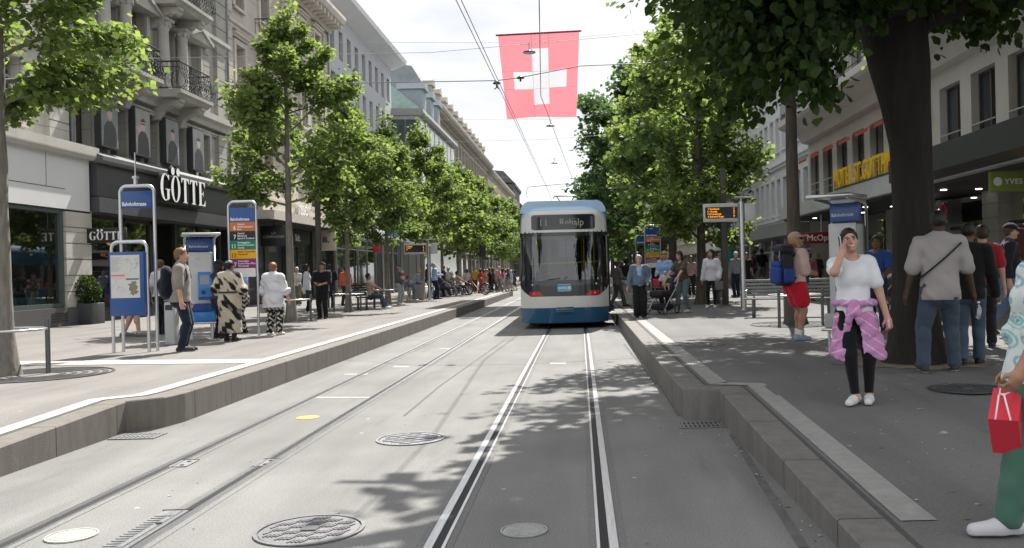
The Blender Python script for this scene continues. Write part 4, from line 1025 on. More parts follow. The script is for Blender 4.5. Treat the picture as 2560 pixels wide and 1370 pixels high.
b = MB(); b.bbox((0,0,0),(1.55,.10,.46),.01); b.build('panel', mat('optician_red', (.20,.012,.025), .4, 0, .05), sg); text('McOptic', .34, (-.62,-.055,-.11), FRONT, PRINTW, sg, .002, 'LEFT', .004)
b = MB(); b.tube([(0,0,.23),(0,0,.95)],.025,6); b.build('rod', STEEL, sg)
# ------------------------------------------------------------------ R2, R3, R4
t = thing('white_house', 'white rendered house with tall narrow windows above grey shop canopies', 'building', (0,0,0))
y0, y1 = 42.35, 59.6; X2 = 11.4; mb = MB()
y2 = [43.3+i*1.53 for i in range(11)]
r2 = [(4.75,6.75,[(y,.92) for y in y2]),(8.3,10.2,[(y,.92) for y in y2]),(11.2,13.1,[(y,.92) for y in y2])]
holes(mb, X2, -1, y0, y1, 3.9, 15.2, r2); shell(mb, X2, -1, y0, y1, .2, 15.2); mb.build('wall', RENDER_W, t)
for zb, zt, ws in r2:
    for yc, wd in ws: window(t, X2, -1, yc, zb, wd, zt-zb, 'casement', FRAMEW, PANEB, .2, sill=RENDER_WT)
m2 = MB(); course(m2, X2, -1, y0, y1, 7.3, .3, .25); course(m2, X2, -1, y0, y1, 4.2, .25, .25); cornice(m2, X2, -1, y0, y1, 14.5, .7, .8); m2.build('cornice', RENDER_WT, t)
m2 = MB(); m2.box(9.9,11.5,y0,y1,3.3,3.88); m2.build('canopy', mat('grey_shop_canopy', (.26,.265,.28), .55, 0, .08), t)
for i in range(5):
    ya = y0+.4+i*3.4
    f = MB(); f.box(11.5,11.6,ya,ya+.1,.3,3.3); f.box(11.5,11.6,ya+.1,ya+2.9,2.6,2.7); sw = f.build('shop_window', FRAMEW, t)
    p = MB(); p.quad((11.55,ya,.3),(11.55,ya+2.9,.3),(11.55,ya+2.9,3.3),(11.55,ya,3.3)); p.build('pane', PANEB, sw)
    f = MB(); f.box(11.3,11.7,ya+2.9,ya+3.35,.3,3.3); f.build('pier', RENDER_WT, t)
sg = thing('hanging_sign', 'small red sign at the far end of the grey canopy', 'shop sign', (9.6,56.5,3.75))
b = MB(); b.bbox((0,0,0),(1.1,.1,.42),.05); b.build('panel', mat('sign_orange_red', (.60,.06,.03), .45, 0, .05), sg); b = MB(); b.tube([(0,0,-.21),(0,0,-.45)],.03,6); b.build('rod', STEEL, sg)
sg = thing('hanging_sign', 'green cross sign of the pharmacy on the stone corner', 'shop sign', (9.9,58.8,2.65))
b = MB(); b.bbox((0,0,0),(.36,.08,1.05),.02); b.bbox((0,0,0),(1.05,.076,.36),.02); b.build('cross', mat('pharmacy_green', (.02,.30,.20), .45, 0, .05), sg); b = MB(); b.tube([(.3,0,.0),(1.3,0,0)],.03,6); b.build('bracket', STEEL, sg)
t3 = long_front('ornate pale stone house with a rounded bay balcony', 11.9, -1, 59.7, 80, 15.5, [(4.7,6.6),(7.8,9.7),(10.9,12.6)], ST_PALE, RENDER_WT, 2.5, 5, ROOF, 3.5)
balcony(t3, 11.9, -1, 66.0, 7.0, 3.4, 1.6, belly=False, smat=ST_PALE)
long_front('beige stone front hidden behind the far tall trees', 12, -1, 80, 160, 15, [(4.9,6.8),(8,9.8),(11,12.8)], ST_BEIGE, ST_BEIGEP, 3.4, 0, ROOF, 3.5)

# the two sides of the street are brought to their measured distances: the shop side stands 15.5 m away
for o in [o for o in COL.objects if o.parent is None and o.name not in _before and o.type in ('EMPTY','MESH')]:
    x = o.location.x
    if abs(x) < 1e-6:
        c = [ch for ch in o.children if ch.type == 'MESH' and len(ch.data.vertices)]
        x = sum((ch.matrix_local @ ch.data.vertices[0].co).x for ch in c)
    if x < 0:
        o.scale = (1.29,1.29,1.29); o.location = o.location*1.29 + Vector((0,0,-.084))
    else: o.location.z -= .288
# ================================================================== TREES
BARK = mat('bark', (0.075,0.062,0.05), 0.9, 0, 0.35, 10, bump=0.8, bscale=22, stretch=(1,1,.22))
BARKP = mat('pale_young_bark', (0.17,0.155,0.135), 0.9, 0, 0.3, 12, bump=0.6, bscale=26, stretch=(1,1,.3))
LEAFY = leaf_mat('young_linden_leaf', (0.088,0.130,0.050), (0.190,0.230,0.105), 0.52)
LEAFG = leaf_mat('linden_leaf', (0.072,0.110,0.044), (0.155,0.195,0.084), 0.48)
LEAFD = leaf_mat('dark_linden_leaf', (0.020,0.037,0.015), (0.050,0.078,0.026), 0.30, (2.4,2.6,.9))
LEAFB = leaf_mat('blue_green_leaf', (0.045,0.080,0.042), (0.088,0.130,0.064), 0.38, (1.8,2.2,1.0))
def leaf_mesh(name, pts, outw, size, m, big=False, seed=1, droop=0.45):
    r = np.random.default_rng(seed); n = len(pts); pts = np.asarray(pts, float)
    d = np.asarray(outw, float)*.9 + r.normal(0,.7,(n,3)); d[:,2] -= droop
    d /= np.linalg.norm(d,axis=1)[:,None]+1e-9
    up = r.normal(0,.55,(n,3)); up[:,2] += 1.0
    s = np.cross(d, up); s /= np.linalg.norm(s,axis=1)[:,None]+1e-9
    nn = np.cross(s, d)
    L_ = size*(.5+.95*r.random(n))[:,None]; W = L_*.46
    if big:
        prof = [(0,0,0),(.12,-.75,.12),(.5,-1.0,.16),(.8,-.55,.06),(1.05,0,-.12),(.8,.55,.06),(.5,1.0,.16),(.12,.75,.12)]
        fs = [(0,1,2,4),(2,3,4),(0,4,6,7),(4,5,6)]
    else:
        prof = [(0,0,0),(.45,-1.0,.15),(1.0,0,-.05),(.45,1.0,.15)]; fs = [(0,1,2,3)]
    k = len(prof); V = np.zeros((n,k,3))
    for i,(a,b,c) in enumerate(prof): V[:,i] = pts + d*L_*a + s*W*b + nn*W*c
    me = bpy.data.meshes.new(name)
    F_ = np.concatenate([np.asarray(f) for f in fs]); lens = [len(f) for f in fs]
    loops = (np.arange(n)[:,None]*k + F_[None,:]).ravel()
    tot = np.tile(lens, n); st = np.concatenate([[0], np.cumsum(tot)[:-1]])
    me.vertices.add(n*k); me.vertices.foreach_set('co', V.ravel())
    me.loops.add(len(loops)); me.loops.foreach_set('vertex_index', loops.astype(np.int32))
    me.polygons.add(len(tot)); me.polygons.foreach_set('loop_start', st.astype(np.int32)); me.polygons.foreach_set('loop_total', tot.astype(np.int32))
    me.update(calc_edges=True)
    at = me.attributes.new('Rnd','FLOAT','POINT'); at.data.foreach_set('value', np.repeat(r.random(n)**1.3, k).astype(np.float32))
    me.materials.append(m); return me
def limb(r, p0, d, L_, n=6, up=.12, wob=.12):
    P = [np.array(p0,float)]; d = np.array(d,float)/np.linalg.norm(d)
    for i in range(n):
        d = d + r.normal(0,wob,3) + np.array([0,0,up/n*2]); d /= np.linalg.norm(d)
        P.append(P[-1] + d*L_/n)
    return P
def make_tree(seed, H, base, R, nleaf, leaf, tr, lm, bm, nl=26, shape='cone', up=.35, big=False, lean=(0,0)):
    r = np.random.default_rng(seed)
    tb = MB(); n = 14
    tp = []
    for i in range(n+1):
        t = i/n; tp.append((lean[0]*t*t + r.normal(0,.018)*H*.12*t, lean[1]*t*t + r.normal(0,.018)*H*.12*t, H*.96*t))
    rad = [tr*(1.45 if i == 0 else 1.12 if i == 1 else 1.0)*(1-.93*(i/n))**.8 + .008 for i in range(n+1)]
    tb.tube([tp[0],(tp[0][0],tp[0][1],.18)]+tp[1:], [rad[0]*1.25, rad[0]]+rad[1:], 12)
    pts = []; outs = []; per = nleaf//nl
    def at(z):
        f = max(0,min(n-1e-6, z/(H*.96)*n)); i = int(f); a = f-i
        return np.array(tp[i])*(1-a)+np.array(tp[i+1])*a, rad[i]
    for k in range(nl):
        t = (k+.5)/nl; z = base*.92 + (H*.97-base)*t**1.05
        if shape == 'cone': rr = R*(min(1,(t+.14)/.40))**.6*(1-t**1.6)**.85+.2
        else: rr = R*math.sin(PI*min(.98,(t*.86+.16)))**.62+.2
        rr *= r.uniform(.72,1.15)
        a = k*2.399 + r.normal(0,.35); p0, r0 = at(z - .22*rr*(1-.3*t))
        dz = up + .5*t + r.normal(0,.1)
        P = limb(r, p0, (math.cos(a),math.sin(a),dz), rr*1.08, 6, .1)
        tb.tube(P, [max(.008,r0*.42*(1-.85*i/6)) for i in range(7)], 6, caps=False)
        tw = []
        for q in range(9):
            s = r.uniform(.28,1.0); i = min(5,int(s*6)); b = P[i] + (P[i+1]-P[i])*(s*6-i)
            dd = (P[i+1]-P[i]); dd = dd/np.linalg.norm(dd) + r.normal(0,.62,3); dd[2] += .05
            tw.append(limb(r, b, dd, rr*r.uniform(.22,.5)*(1.1-.35*s), 3, .05, .15))
        for T in tw: tb.tube(T, [.010,.008,.006,.004], 3, caps=False)
        m = max(6, int(per/len(tw)*rr/(R*.74)))
        cen = at(z)[0]
        for T in tw:
            T = np.array(T); s = r.random(m)*3; i = np.minimum(2, s.astype(int)); b = T[i] + (T[i+1]-T[i])*(s-i)[:,None]
            b = b + r.normal(0,1,(m,3))*np.array([.15,.15,.10])*max(.6,min(1.6,rr/1.8))
            pts.append(b); o = b - cen; outs.append(o/(np.linalg.norm(o,axis=1)[:,None]+1e-6))
        # upper spray at the top
    top = np.array(tp[-1]); m = per//2
    b = top + r.normal(0,1,(m,3))*np.array([.16,.16,.34]); pts.append(b); outs.append(r.normal(0,1,(m,3))*.6)
    trunk = tb.mesh('trunk', bm)
    crown = leaf_mesh('crown', np.vstack(pts), np.vstack(outs), leaf, lm, big, seed)
    return trunk, crown
def plant_tree(meshes, x, y, label, group, rz=0.0, sc=1.0, name='street_tree', z=None):
    t = thing(name, label, 'tree', (x, y, zs(y) if z is None else z), rz, group); t.scale = (sc,sc,sc)
    obj_of('trunk', meshes[0], t); obj_of('crown', meshes[1], t)
    return t
GL = 'young trees along the shop side pavement'; GR = 'trees along the shaded pavement'
VL = [make_tree(11, 7.7, 3.35, 1.85, 19000, .115, .095, LEAFY, BARKP, 30), make_tree(23, 7.3, 3.0, 1.95, 18000, .12, .09, LEAFY, BARKP, 28), make_tree(37, 7.1, 2.8, 2.05, 18000, .12, .09, LEAFG, BARKP, 28)]
VLf = [make_tree(41, 7.2, 2.6, 2.3, 6500, .19, .09, LEAFY, BARKP, 24), make_tree(57, 7.0, 2.5, 2.4, 6500, .20, .09, LEAFG, BARKP, 24)]
plant_tree(make_tree(5, 8.4, 4.0, 1.75, 27000, .095, .12, LEAFY, BARKP, 30), -7.87, 12.2, 'young green tree in a round grate at the photo left edge', GL, 2.0, 1.0)
lab = ['young tree beside the woman in the white blouse','young tree behind the man in black with a phone','young tree next to the dark slatted bench','young tree beside the small departure board','fifth young tree along the shop side, behind the waiting man in light blue','sixth young tree along the shop side pavement','seventh young tree along the shop side pavement','eighth young tree along the shop side pavement']
for i, (x, y, sc, rz) in enumerate(((-8.05,24.9,1.12,3.5),(-7.96,30.7,1.0,2.1),(-7.95,37,1.06,3.9),(-7.75,44,1.1,1.1),(-7.75,50.5,1.1,5.0),(-7.75,57,1.14,2.7),(-7.75,63.5,1.14,.3),(-7.75,70,1.18,4.1))):
    plant_tree((VL[i % 3] if i < 4 else VLf[i % 2]), x, y, lab[i], GL, rz, sc)
for i in range(8):
    y = 78+i*8.5; plant_tree(VLf[(i+1) % 2], -7.7+.2*(i % 3), y, 'small far young tree at the distant end of the row', GL, i*1.7, 1.08+.08*(i % 3))
# the big trees on the shaded side
T2 = make_tree(71, 13.0, 6.6, 3.0, 13000, .15, .15, LEAFG, BARK, 34, 'round', .3)
VR = [make_tree(83, 12.5, 3.0, 2.75, 16000, .20, .20, LEAFG, BARK, 34, 'round', .32), make_tree(97, 11.5, 2.9, 2.6, 16000, .20, .19, LEAFY, BARK, 34, 'round', .3)]
VD = make_tree(109, 15.0, 3.4, 4.6, 13000, .30, .26, LEAFB, BARK, 38, 'round', .35)
plant_tree(T2, 4.5, 18.8, 'slim trunked tree standing in a steel guard behind the backpacker', GR, .5)
for i, (m, x, y, rz, sc, lb) in enumerate(((VR[1],4.1,30.2,1.3,.88,'light green tree above the orange text departure board'),(VR[0],3.9,37.5,2.7,.95,'bright green tree beyond the departure board, above the stroller'),(VR[1],4.4,47.0,4.4,1.0,'full green tree beyond the tram stop signs'),(VD,4.3,58.0,.9,1.0,'tall dark blue green tree reaching over the tram'),(VD,4.8,70.0,3.1,1.02,'second tall dark tree behind the dark blue green one'))):
    plant_tree(m, x, y, lb, GR, rz, sc)
for i in range(6):
    plant_tree(VD if i % 2 else VR[0], 5.0+.3*(i % 2), 82+i*13, 'distant large tree far along the shaded side', GR, i*2.2, 1.05)
for i, (x, y) in enumerate(((-3.5,190),(1,205),(5,185),(-8,215),(9,210))):
    plant_tree(VD, x, y, 'distant large tree closing the end of the street', 'trees at the end of the street', i*1.3, .8, z=0)
# front tree with the thick dark trunk
def front_tree():
    x0, y0 = 4.17, 11.2
    r = np.random.default_rng(311)
    t = thing('street_tree', 'big linden with a thick dark trunk and overhanging leaves beside the phoning woman', 'tree', (x0, y0, zs(y0)), 0, GR)
    tb = MB()
    prof = [(-.05,.44),(.08,.37),(.3,.32),(.7,.275),(1.3,.25),(2.0,.24),(2.7,.25),(3.2,.29),(3.7,.36),(4.2,.40),(4.9,.40)]
    n = 28; vs = []
    for k, (z, rad) in enumerate(prof):
        for j in range(n):
            a = 2*PI*j/n
            rr = rad*(1 + .07*math.sin(3*a+1+z*.5) + .045*math.sin(7*a+z*1.7) + (.16*max(0,math.sin(4*a+.7))*max(0,(.5-z)/.5)))
            lx = -.10*max(0,z-2.4)**1.2
            vs.append((rr*math.cos(a)+lx, rr*math.sin(a), z))
    tb.add(vs, [(k*n+j, k*n+(j+1) % n, (k+1)*n+(j+1) % n, (k+1)*n+j) for k in range(len(prof)-1) for j in range(n)], 0, True)
    pts = []; outs = []; cp = []; co = []
    fork = np.array([-.2,0,4.4]); limbs = []
    for k in range(13):
        a = k*2*PI/13 + r.normal(0,.15); up = [.42,.8,1.5][k % 3]
        limbs.append((limb(r, fork + np.array([math.cos(a)*.2,math.sin(a)*.2,r.uniform(-.3,.3)]), (math.cos(a),math.sin(a),up), [5.6,6.2,6.0][k % 3], 8, .05, .09), .16))
    for P, r0 in limbs: tb.tube(P, [r0*(1-.85*i/8)+.01 for i in range(9)], 8, caps=False)
    tb.build('trunk', mat('shade_darkened_bark', (0.019,0.0155,0.013), 0.95, 0, 0.4, 7, bump=1.0, bscale=16, stretch=(1,1,.16)), t)  # bark colour lowered to carry the shade under the crown
    # clump centres fill a broad dome; the low ones hang down towards the camera
    cl = []
    while len(cl) < 430:
        p = r.normal(0,1,3); p /= np.linalg.norm(p); q = p*np.array([4.4,6.0,4.4])*r.uniform(.45,1.0)**.5 + np.array([.7,0,8.2])
        if q[2] < 5.1 + .16*max(0,q[1]): continue
        cl.append(q)
    low = []; spr = []
    for k in range(120):
        a = r.uniform(0,2*PI); d = r.uniform(.9,5.2)
        low.append(np.array([d*math.cos(a), d*math.sin(a), r.uniform(4.7,5.6)+.16*max(0,d*math.sin(a))]))
    # hanging sprays, as the photograph shows them
    for (u, v, y, k) in ((1760,40,9.5,3),(1800,110,10,4),(1850,170,10,5),(1790,200,11,4),(1900,230,9.5,6),(1960,280,9,5),(1995,320,8.8,4),(2035,290,9,4),(1880,290,10,4),(2080,220,9.5,5),(2120,160,9.5,5),(1840,60,9,5),(1930,90,8.5,6),(2010,60,8.5,6),(2050,150,9,6),(2150,80,8.5,6),(2230,60,8.5,6),(2300,40,8.5,6),(2390,90,9,5),(2440,60,9,5),(2500,80,9,5),(2530,140,9.5,4),(2460,150,11,4),(2540,40,8.5,5),(2400,30,10,5),(1740,100,12,4),(1725,40,12,4),(2260,110,10,4),(2180,150,10,4),(2360,150,10.5,3),(2480,190,11,3),(1860,350,11,2),(1920,150,11,5),(1990,200,10.5,5)):
        c = np.array([GX(u,y,v)-x0, y-y0, ZH(v,y,u)-zs(y0)])
        for q in range(k): spr.append(c + r.normal(0,.15,3) + np.array([0,0,.10 + (.72 if u > 2045 else .45 if u < 1880 else .58)]))
    for iq, q in enumerate(cl + low + spr):
        rad = r.uniform(.38,.68) if iq < len(cl)+len(low) else r.uniform(.22,.36)
        # a clump that would hang left of the crown is left out
        wy = q[1]+y0; wz = q[2]+zs(y0); vis = wy > 1.0 and VV-(wz-HC)*F/max(wy,.1) > -170
        uu = UV+(q[0]+x0)*F/max(wy,.1)
        if vis and uu < 1735: continue
        if math.hypot((q[0]-.6)*1.3,q[1]) > 6.2: continue
        m = (160 if iq < len(cl)+len(low) else 80) if vis else 60
        b = q + r.normal(0,1,(m,3))*rad*np.array([.62,.62,.42]); o = b - np.array([0,0,7.0]); o = o/np.linalg.norm(o,axis=1)[:,None]
        (pts if vis else cp).append(b); (outs if vis else co).append(o)
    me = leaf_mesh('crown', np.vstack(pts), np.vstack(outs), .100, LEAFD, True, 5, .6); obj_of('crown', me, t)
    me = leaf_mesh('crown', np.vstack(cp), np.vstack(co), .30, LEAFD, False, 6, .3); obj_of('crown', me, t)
    # soil patch at the foot
    s = MB(); k = 26
    s.add([((.85+.16*math.sin(3*q)+.1*math.sin(5*q))*math.cos(2*PI*q/k), (.85+.12*math.cos(4*q))*math.sin(2*PI*q/k), .006) for q in range(k)], [tuple(range(k))])
    o = s.build('tree_soil', mat('dry_soil', (.20,.165,.125), .95, 0, .35, 12, bump=.8, bscale=60)); o.location = (x0,y0,zs(y0)); tag(o, 'dry bare soil round the thick trunk', None, None, 'structure')
front_tree()
# steel guards round the trunks
def guard(x, y, label, r=.52, h=.62, a0=.3):
    t = thing('tree_guard', label, 'tree guard', (x,y,zs(y)), 0, 'steel tree guards')
    b = MB(); b.tube([(r*math.cos(2*PI*k/28), r*math.sin(2*PI*k/28), h) for k in range(28)], .018, 6, closed=True); b.build('hoop', STEEL, t)
    for k in range(3):
        a = a0+2*PI*k/3; b = MB(); b.tube([(r*math.cos(a),r*math.sin(a),0),(r*math.cos(a),r*math.sin(a),h+.13)], .032, 10); b.build('post', DARKSTEEL, t)
guard(-7.87,12.2,'steel hoop tree guard at the photo left edge',a0=.42)
guard(-8.05,24.9,'steel tree guard behind the woman in the white blouse',a0=.2); guard(-7.96,30.7,'steel tree guard behind the man in black',a0=.9)
guard(4.5,18.8,'steel tree guard behind the legs of the backpacker',.55,a0=-.35)
guard(-7.95,37,'steel tree guard beside the slatted bench'); guard(-7.75,44,'steel tree guard near the small departure board')
def grate(x, y, r, label):
    t = thing('tree_grate', label, 'tree grate', (x,y,zs(y)+.003), 0, 'tree grates')
    b = MB(); ring(b, r*.97, r, 0, .010); b.build('rim', GRATE, t)
    b = MB()
    for q in (.36,.5,.64,.78,.9): ring(b, r*q-.05*r, r*q+.012*r, 0, .006)
    b.build('grating', GRATE, t)
grate(-7.4,12.15,.95,'round iron tree grate with slotted rings around the young tree at the photo edge')
grate(-8.05,24.9,.7,'round iron tree grate behind the woman in the white blouse'); grate(4.5,18.8,.95,'round iron tree grate at the feet of the backpacker')
# ================================================================== STREET FURNITURE
def loop_posts(t, w, top, r=.028, dy=0.0, dx=0.0, rad=.11):
    b = MB(); pts = [(-w/2+dx,dy,0),(-w/2+dx,dy,top-rad)]
    pts += [(x+dx,dy,z) for x,_,z in arc((-w/2+rad,top-rad),rad,PI,PI/2,6)][1:]
    pts += [(x+dx,dy,z) for x,_,z in arc((w/2-rad,top-rad),rad,PI/2,0,6)]
    pts += [(w/2+dx,dy,0)]
    b.tube(pts, r, 10); return b.build('post', STEEL, t)
x, y = ground(338, 880)
t = thing('stop_sign', 'tall steel loop stop sign with a blue street name plate and a mast', 'stop sign', (x+.04,y+.12,zs(y)))
loop_posts(t, .60, 2.62)
b = MB(); b.bbox((0,0,2.40),(.545,.05,.27),.008); b.build('name_plate', BLUE, t)
text('Bahnhofstrasse', .088, (-.255,-.027,2.305), FRONT, PRINTW, t, .0015, 'LEFT', .0018, xscale=.80)
b = MB(); t.scale = (1,1,1.115); b.tube([(-.02,0,2.62),(-.02,0,3.15)], .012, 8); b.cyl((-.02,0,2.62),.035,.16,10); b.cyl((-.02,0,2.74),.06,.03,10); b.build('mast', STEEL, t)
t = thing('map_board', 'blue notice board with white maps in a low steel loop', 'notice board', (x-.03,y-.06,zs(y)))
loop_posts(t, .62, 1.74); t.scale = (1,1,1.11)
b = MB(); b.bbox((0,-.045,1.08),(.60,.13,1.0),.012); b.build('cabinet', BLUE, t)
b = MB(); b.box(-.27,.23,-.118,-.111,.86,1.53); b.build('display', mat('map_paper', (.56,.56,.55), .5, 0, .04, 6), t)
b = MB()
random.seed(3)
b.box(-.26,-.03,-.1205,-.1185,1.20,1.225,0); b.box(-.26,-.03,-.1205,-.1185,1.16,1.185,1); b.box(-.01,.215,-.1205,-.1185,1.14,1.165,2)
for k in range(13): b.box(-.255,-.06+random.uniform(-.1,0),-.1205,-.1185,1.27+k*.018,1.276+k*.018,3)
for k in range(16):
    xx, zz = random.uniform(0,.2), random.uniform(1.2,1.5); b.cbox((xx,-.119,zz),(random.uniform(.03,.12),.002,.004),3,M=Matrix.Rotation(random.uniform(0,PI),4,'Y'))
for k in range(14):
    xx, zz = random.uniform(-.24,-.05), random.uniform(.90,1.12); b.cbox((xx,-.119,zz),(random.uniform(.03,.10),.002,.005),1 if k % 2 else 3,M=Matrix.Rotation(random.uniform(0,PI),4,'Y'))
poly = [(.115+(.075+.03*math.sin(2.3*k)+.015*math.sin(5.1*k))*math.cos(2*PI*k/22), 1.01+(.11+.02*math.sin(3.7*k))*math.sin(2*PI*k/22)) for k in range(22)]
b.add([(p,-.1195,q) for p,q in poly],[tuple(range(22))],4)
b.build('map_print', [mat('print_red', (.55,.2,.22), .6, 0, 0), mat('print_rose', (.62,.45,.45), .6, 0, 0), mat('print_dark', (.12,.14,.16), .6, 0, 0), mat('print_grey', (.36,.37,.38), .6, 0, 0), mat('print_zone', (.20,.19,.11), .6, 0, .4, 30)], t)
def line_sign(x, y, label, group):
    t = thing('stop_sign', label, 'stop sign', (x,y,zs(y)), 0, group)
    loop_posts(t, .60, 2.66)
    b = MB(); b.box(-.265,.265,-.02,.02,2.26,2.54); b.build('name_plate', BLUE, t)
    text('Bahnhofstrasse', .084, (-.25,-.022,2.285), FRONT, PRINTW, t, .0015, 'LEFT', .0018, xscale=.80)
    rows = [('6','Central\nUniversit\u00e4tsspital\nZoo',(.52,.15,.035)),('7','Central\nMilchbuck\nBahnhof Stettbach',(.012,.012,.013)),('11','Bucheggplatz\nBahnhof Oerlikon\nAuzelg',(.0,.20,.12)),('13','Escher-Wyss-Platz\nFrankental',(.80,.40,.0)),('17','L\u00f6wenplatz\nEscher-Wyss-Platz\nWerdh\u00f6lzli',(.22,.02,.14))]
    for k, (no, tx, c) in enumerate(rows):
        z1 = 2.255-k*.182
        b = MB(); b.box(-.265,.265,-.02,.02,z1-.178,z1); p = b.build('line_plate', mat('line_colour_'+no, c, .45, 0, .04), t)
        tm = mat('line_text_dark', (.10,.07,.01), .5, 0, 0) if no == '13' else PRINTW
        text(no, .115, (-.135,-.022,z1-.15), FRONT, tm, p, .0015, 'RIGHT', .002)
        text(tx, .050, (-.105,-.022,z1-.058), FRONT, tm, p, .0015, 'LEFT', .0006)
    b = MB(); b.box(-.25,.25,-.02,.02,1.17,1.342); b.build('white_plate', WHITEP, t); t.scale = (1,1,1.09)
    return t
x, y = ground(613, 840)
line_sign(x, y, 'steel loop stop sign with coloured tram line plates beside the woman in the patterned dress', 'tram line signs')
line_sign(GX(1633,34.5), 34.5, 'far steel loop stop sign with coloured line plates beside the tram', 'tram line signs')
t = thing('stop_sign', 'far slim stop sign with a blue plate beside the coloured line sign', 'stop sign', (GX(1609,36.5),36.5,zs(30)))
loop_posts(t, .58, 2.60)
b = MB(); b.box(-.26,.26,-.02,.02,2.25,2.5); b.build('name_plate', BLUE, t); text('Bahnhofstrasse', .084, (-.25,-.022,2.29), FRONT, PRINTW, t, .0015, 'LEFT', .0018, xscale=.8)
def ticket_machine(x, y, rz, label, cm=None):
    t = thing('ticket_machine', label, 'ticket machine', (x,y,zs(y)), rz, 'ticket machines')
    b = MB(); b.bbox((0,0,.98),(.50,.30,1.32),.02); b.build('cabinet', cm or BLUE, t)
    b = MB(); b.bbox((.0,-.155,1.16),(.46,.03,.98),.012); b.build('front_plate', mat('machine_grey', (.50,.51,.51), .4, 0, .05, 6), t)
    b = MB(); 
    for k in range(10): b.cbox((random.uniform(-.12,.12),-.172,random.uniform(1.3,1.58)),(random.uniform(.03,.09),.002,.006),0,M=Matrix.Rotation(random.uniform(0,PI),4,'Y'))
    b.box(-.2,.2,-.1715,-.1695,1.24,1.62,1); b.build('map_print', [MATS['print_grey'], MATS['map_paper']], t)
    b = MB(); b.prism([(-.17,1.27),(-.22,1.24),(-.34,.98),(-.34,.80),(-.17,.74)], -.06, .20, 0, 'YZ'); h = b.build('operating_unit', mat('machine_blue', (.012,.16,.48), .35, 0, .05, coat=.3), t)
    b = MB(); b.add([(-.03,-.2445,1.205),(.15,-.2445,1.205),(.15,-.326,1.03),(-.03,-.326,1.03)],[(0,3,2,1)]); b.build('screen', mat('machine_screen', (.20,.23,.25), .1, 0, .1), h)
    b = MB(); b.box(.0,.07,-.344,-.339,.85,.92); b.build('coin_slot', BLACK, h)
    b = MB(); b.bbox((0,-.19,.42),(.50,.36,.18),.015); b.build('tray', cm or MATS['machine_blue'], t)
    b = MB(); b.bbox((0,-.23,.31),(.52,.50,.035),.012); b.build('tray_lip', STEEL, t)
    for xx, yy in ((-.2,-.3),(.2,-.3),(-.2,.1),(.2,.1)):
        b = MB(); b.tube([(xx,yy,0),(xx,yy,.33)],.026,8); b.build('leg', STEEL, t)
    for xx in (-.29,.29):
        b = MB(); b.tube([(xx,.12,0),(xx,.12,1.80)]+[(xx,p,q) for _,p,q in arc((.12-.12,1.80),.12,0,PI/2,6,'YZ')]+[(xx,-.62,1.96)], .026, 8); b.build('post', STEEL, t)
    b = MB(); b.bbox((0,-.36,1.975),(.74,.72,.05),.02); b.build('roof', STEEL, t)
    b = MB(); b.bbox((0,-.02,1.79),(.50,.10,.24),.01); hd = b.build('header', BLUE, t)
    text('Bahnhofstrasse', .062, (-.22,-.072,1.74), FRONT, PRINTW, hd, .0015)
    return t
ticket_machine(GX(505,18.9,840), 18.9, R(26), 'blue and grey ticket machine behind the man with the rucksack').scale = (1,1,1.1)
ticket_machine(GX(2118,12.6), 12.6, R(-40), 'grey ticket machine with a steel roof behind the phoning woman', mat('machine_back_grey', (.33,.34,.34), .45, .1, .06)).scale = (.86,.86,1.1)
def departure_board(x, y, w, z0, h, label, flip, texts):
    t = thing('departure_board', label, 'departure board', (x,y,zs(y)), 0, 'departure boards')
    b = MB(); b.tube([(0,0,0),(0,0,z0+h+.04)], .085, 14); b.cyl((0,0,0),.17,.025,16); b.build('post', STEEL, t)
    s = -1 if flip else 1
    xa, xb = sorted((s*.09, s*(.09+w)))
    b = MB(); b.bbox(((xa+xb)/2,0,z0+h/2),(w,.16,h),.02); c = b.build('housing', mat('board_grey', (.52,.53,.53), .4, .2, .05), t)
    b = MB(); b.box(xa+.05,xb-.03,-.086,-.0805,z0+.10,z0+h-.10); b.build('screen', mat('board_black', (.008,.008,.009), .25, 0, 0), c)
    text(texts, .072, (xa+.10,-.0875,z0+h-.175), FRONT, LEDON, c, .0005, 'LEFT', .001)
    text("2'\n4'\n7'\n9'", .072, (xb-.16,-.0875,z0+h-.175), FRONT, LEDON, c, .0005, 'LEFT', .001)
    b = MB(); xa, xb = sorted((-s*.085, -s*.40)); b.bbox(((xa+xb)/2,0,z0+h/2),(.32,.14,h*.98),.02); b.build('cabinet', MATS['board_grey'], t)
    b = MB(); b.bbox((-s*.05,0,z0+h+.17),(.55,.30,.03),.01); b.tube([(0,0,z0+h),(0,0,z0+h+.17)],.03,8); b.build('top_plate', STEEL, t)
    return t
departure_board(GX(1857,25.5), 25.5, 1.0, 2.52, .52, 'departure board with orange text on a steel post by the empty bench', True, ' 7 Stettbach\n11 Auzelg\n13 Frankental\n 6 Bahnhof Enge')
departure_board(GX(1073,42.0), 42.0, 1.05, 2.17, .52, 'small departure board with orange text on the shop side', True, '11 Rehalp\n 7 Woll\n13')
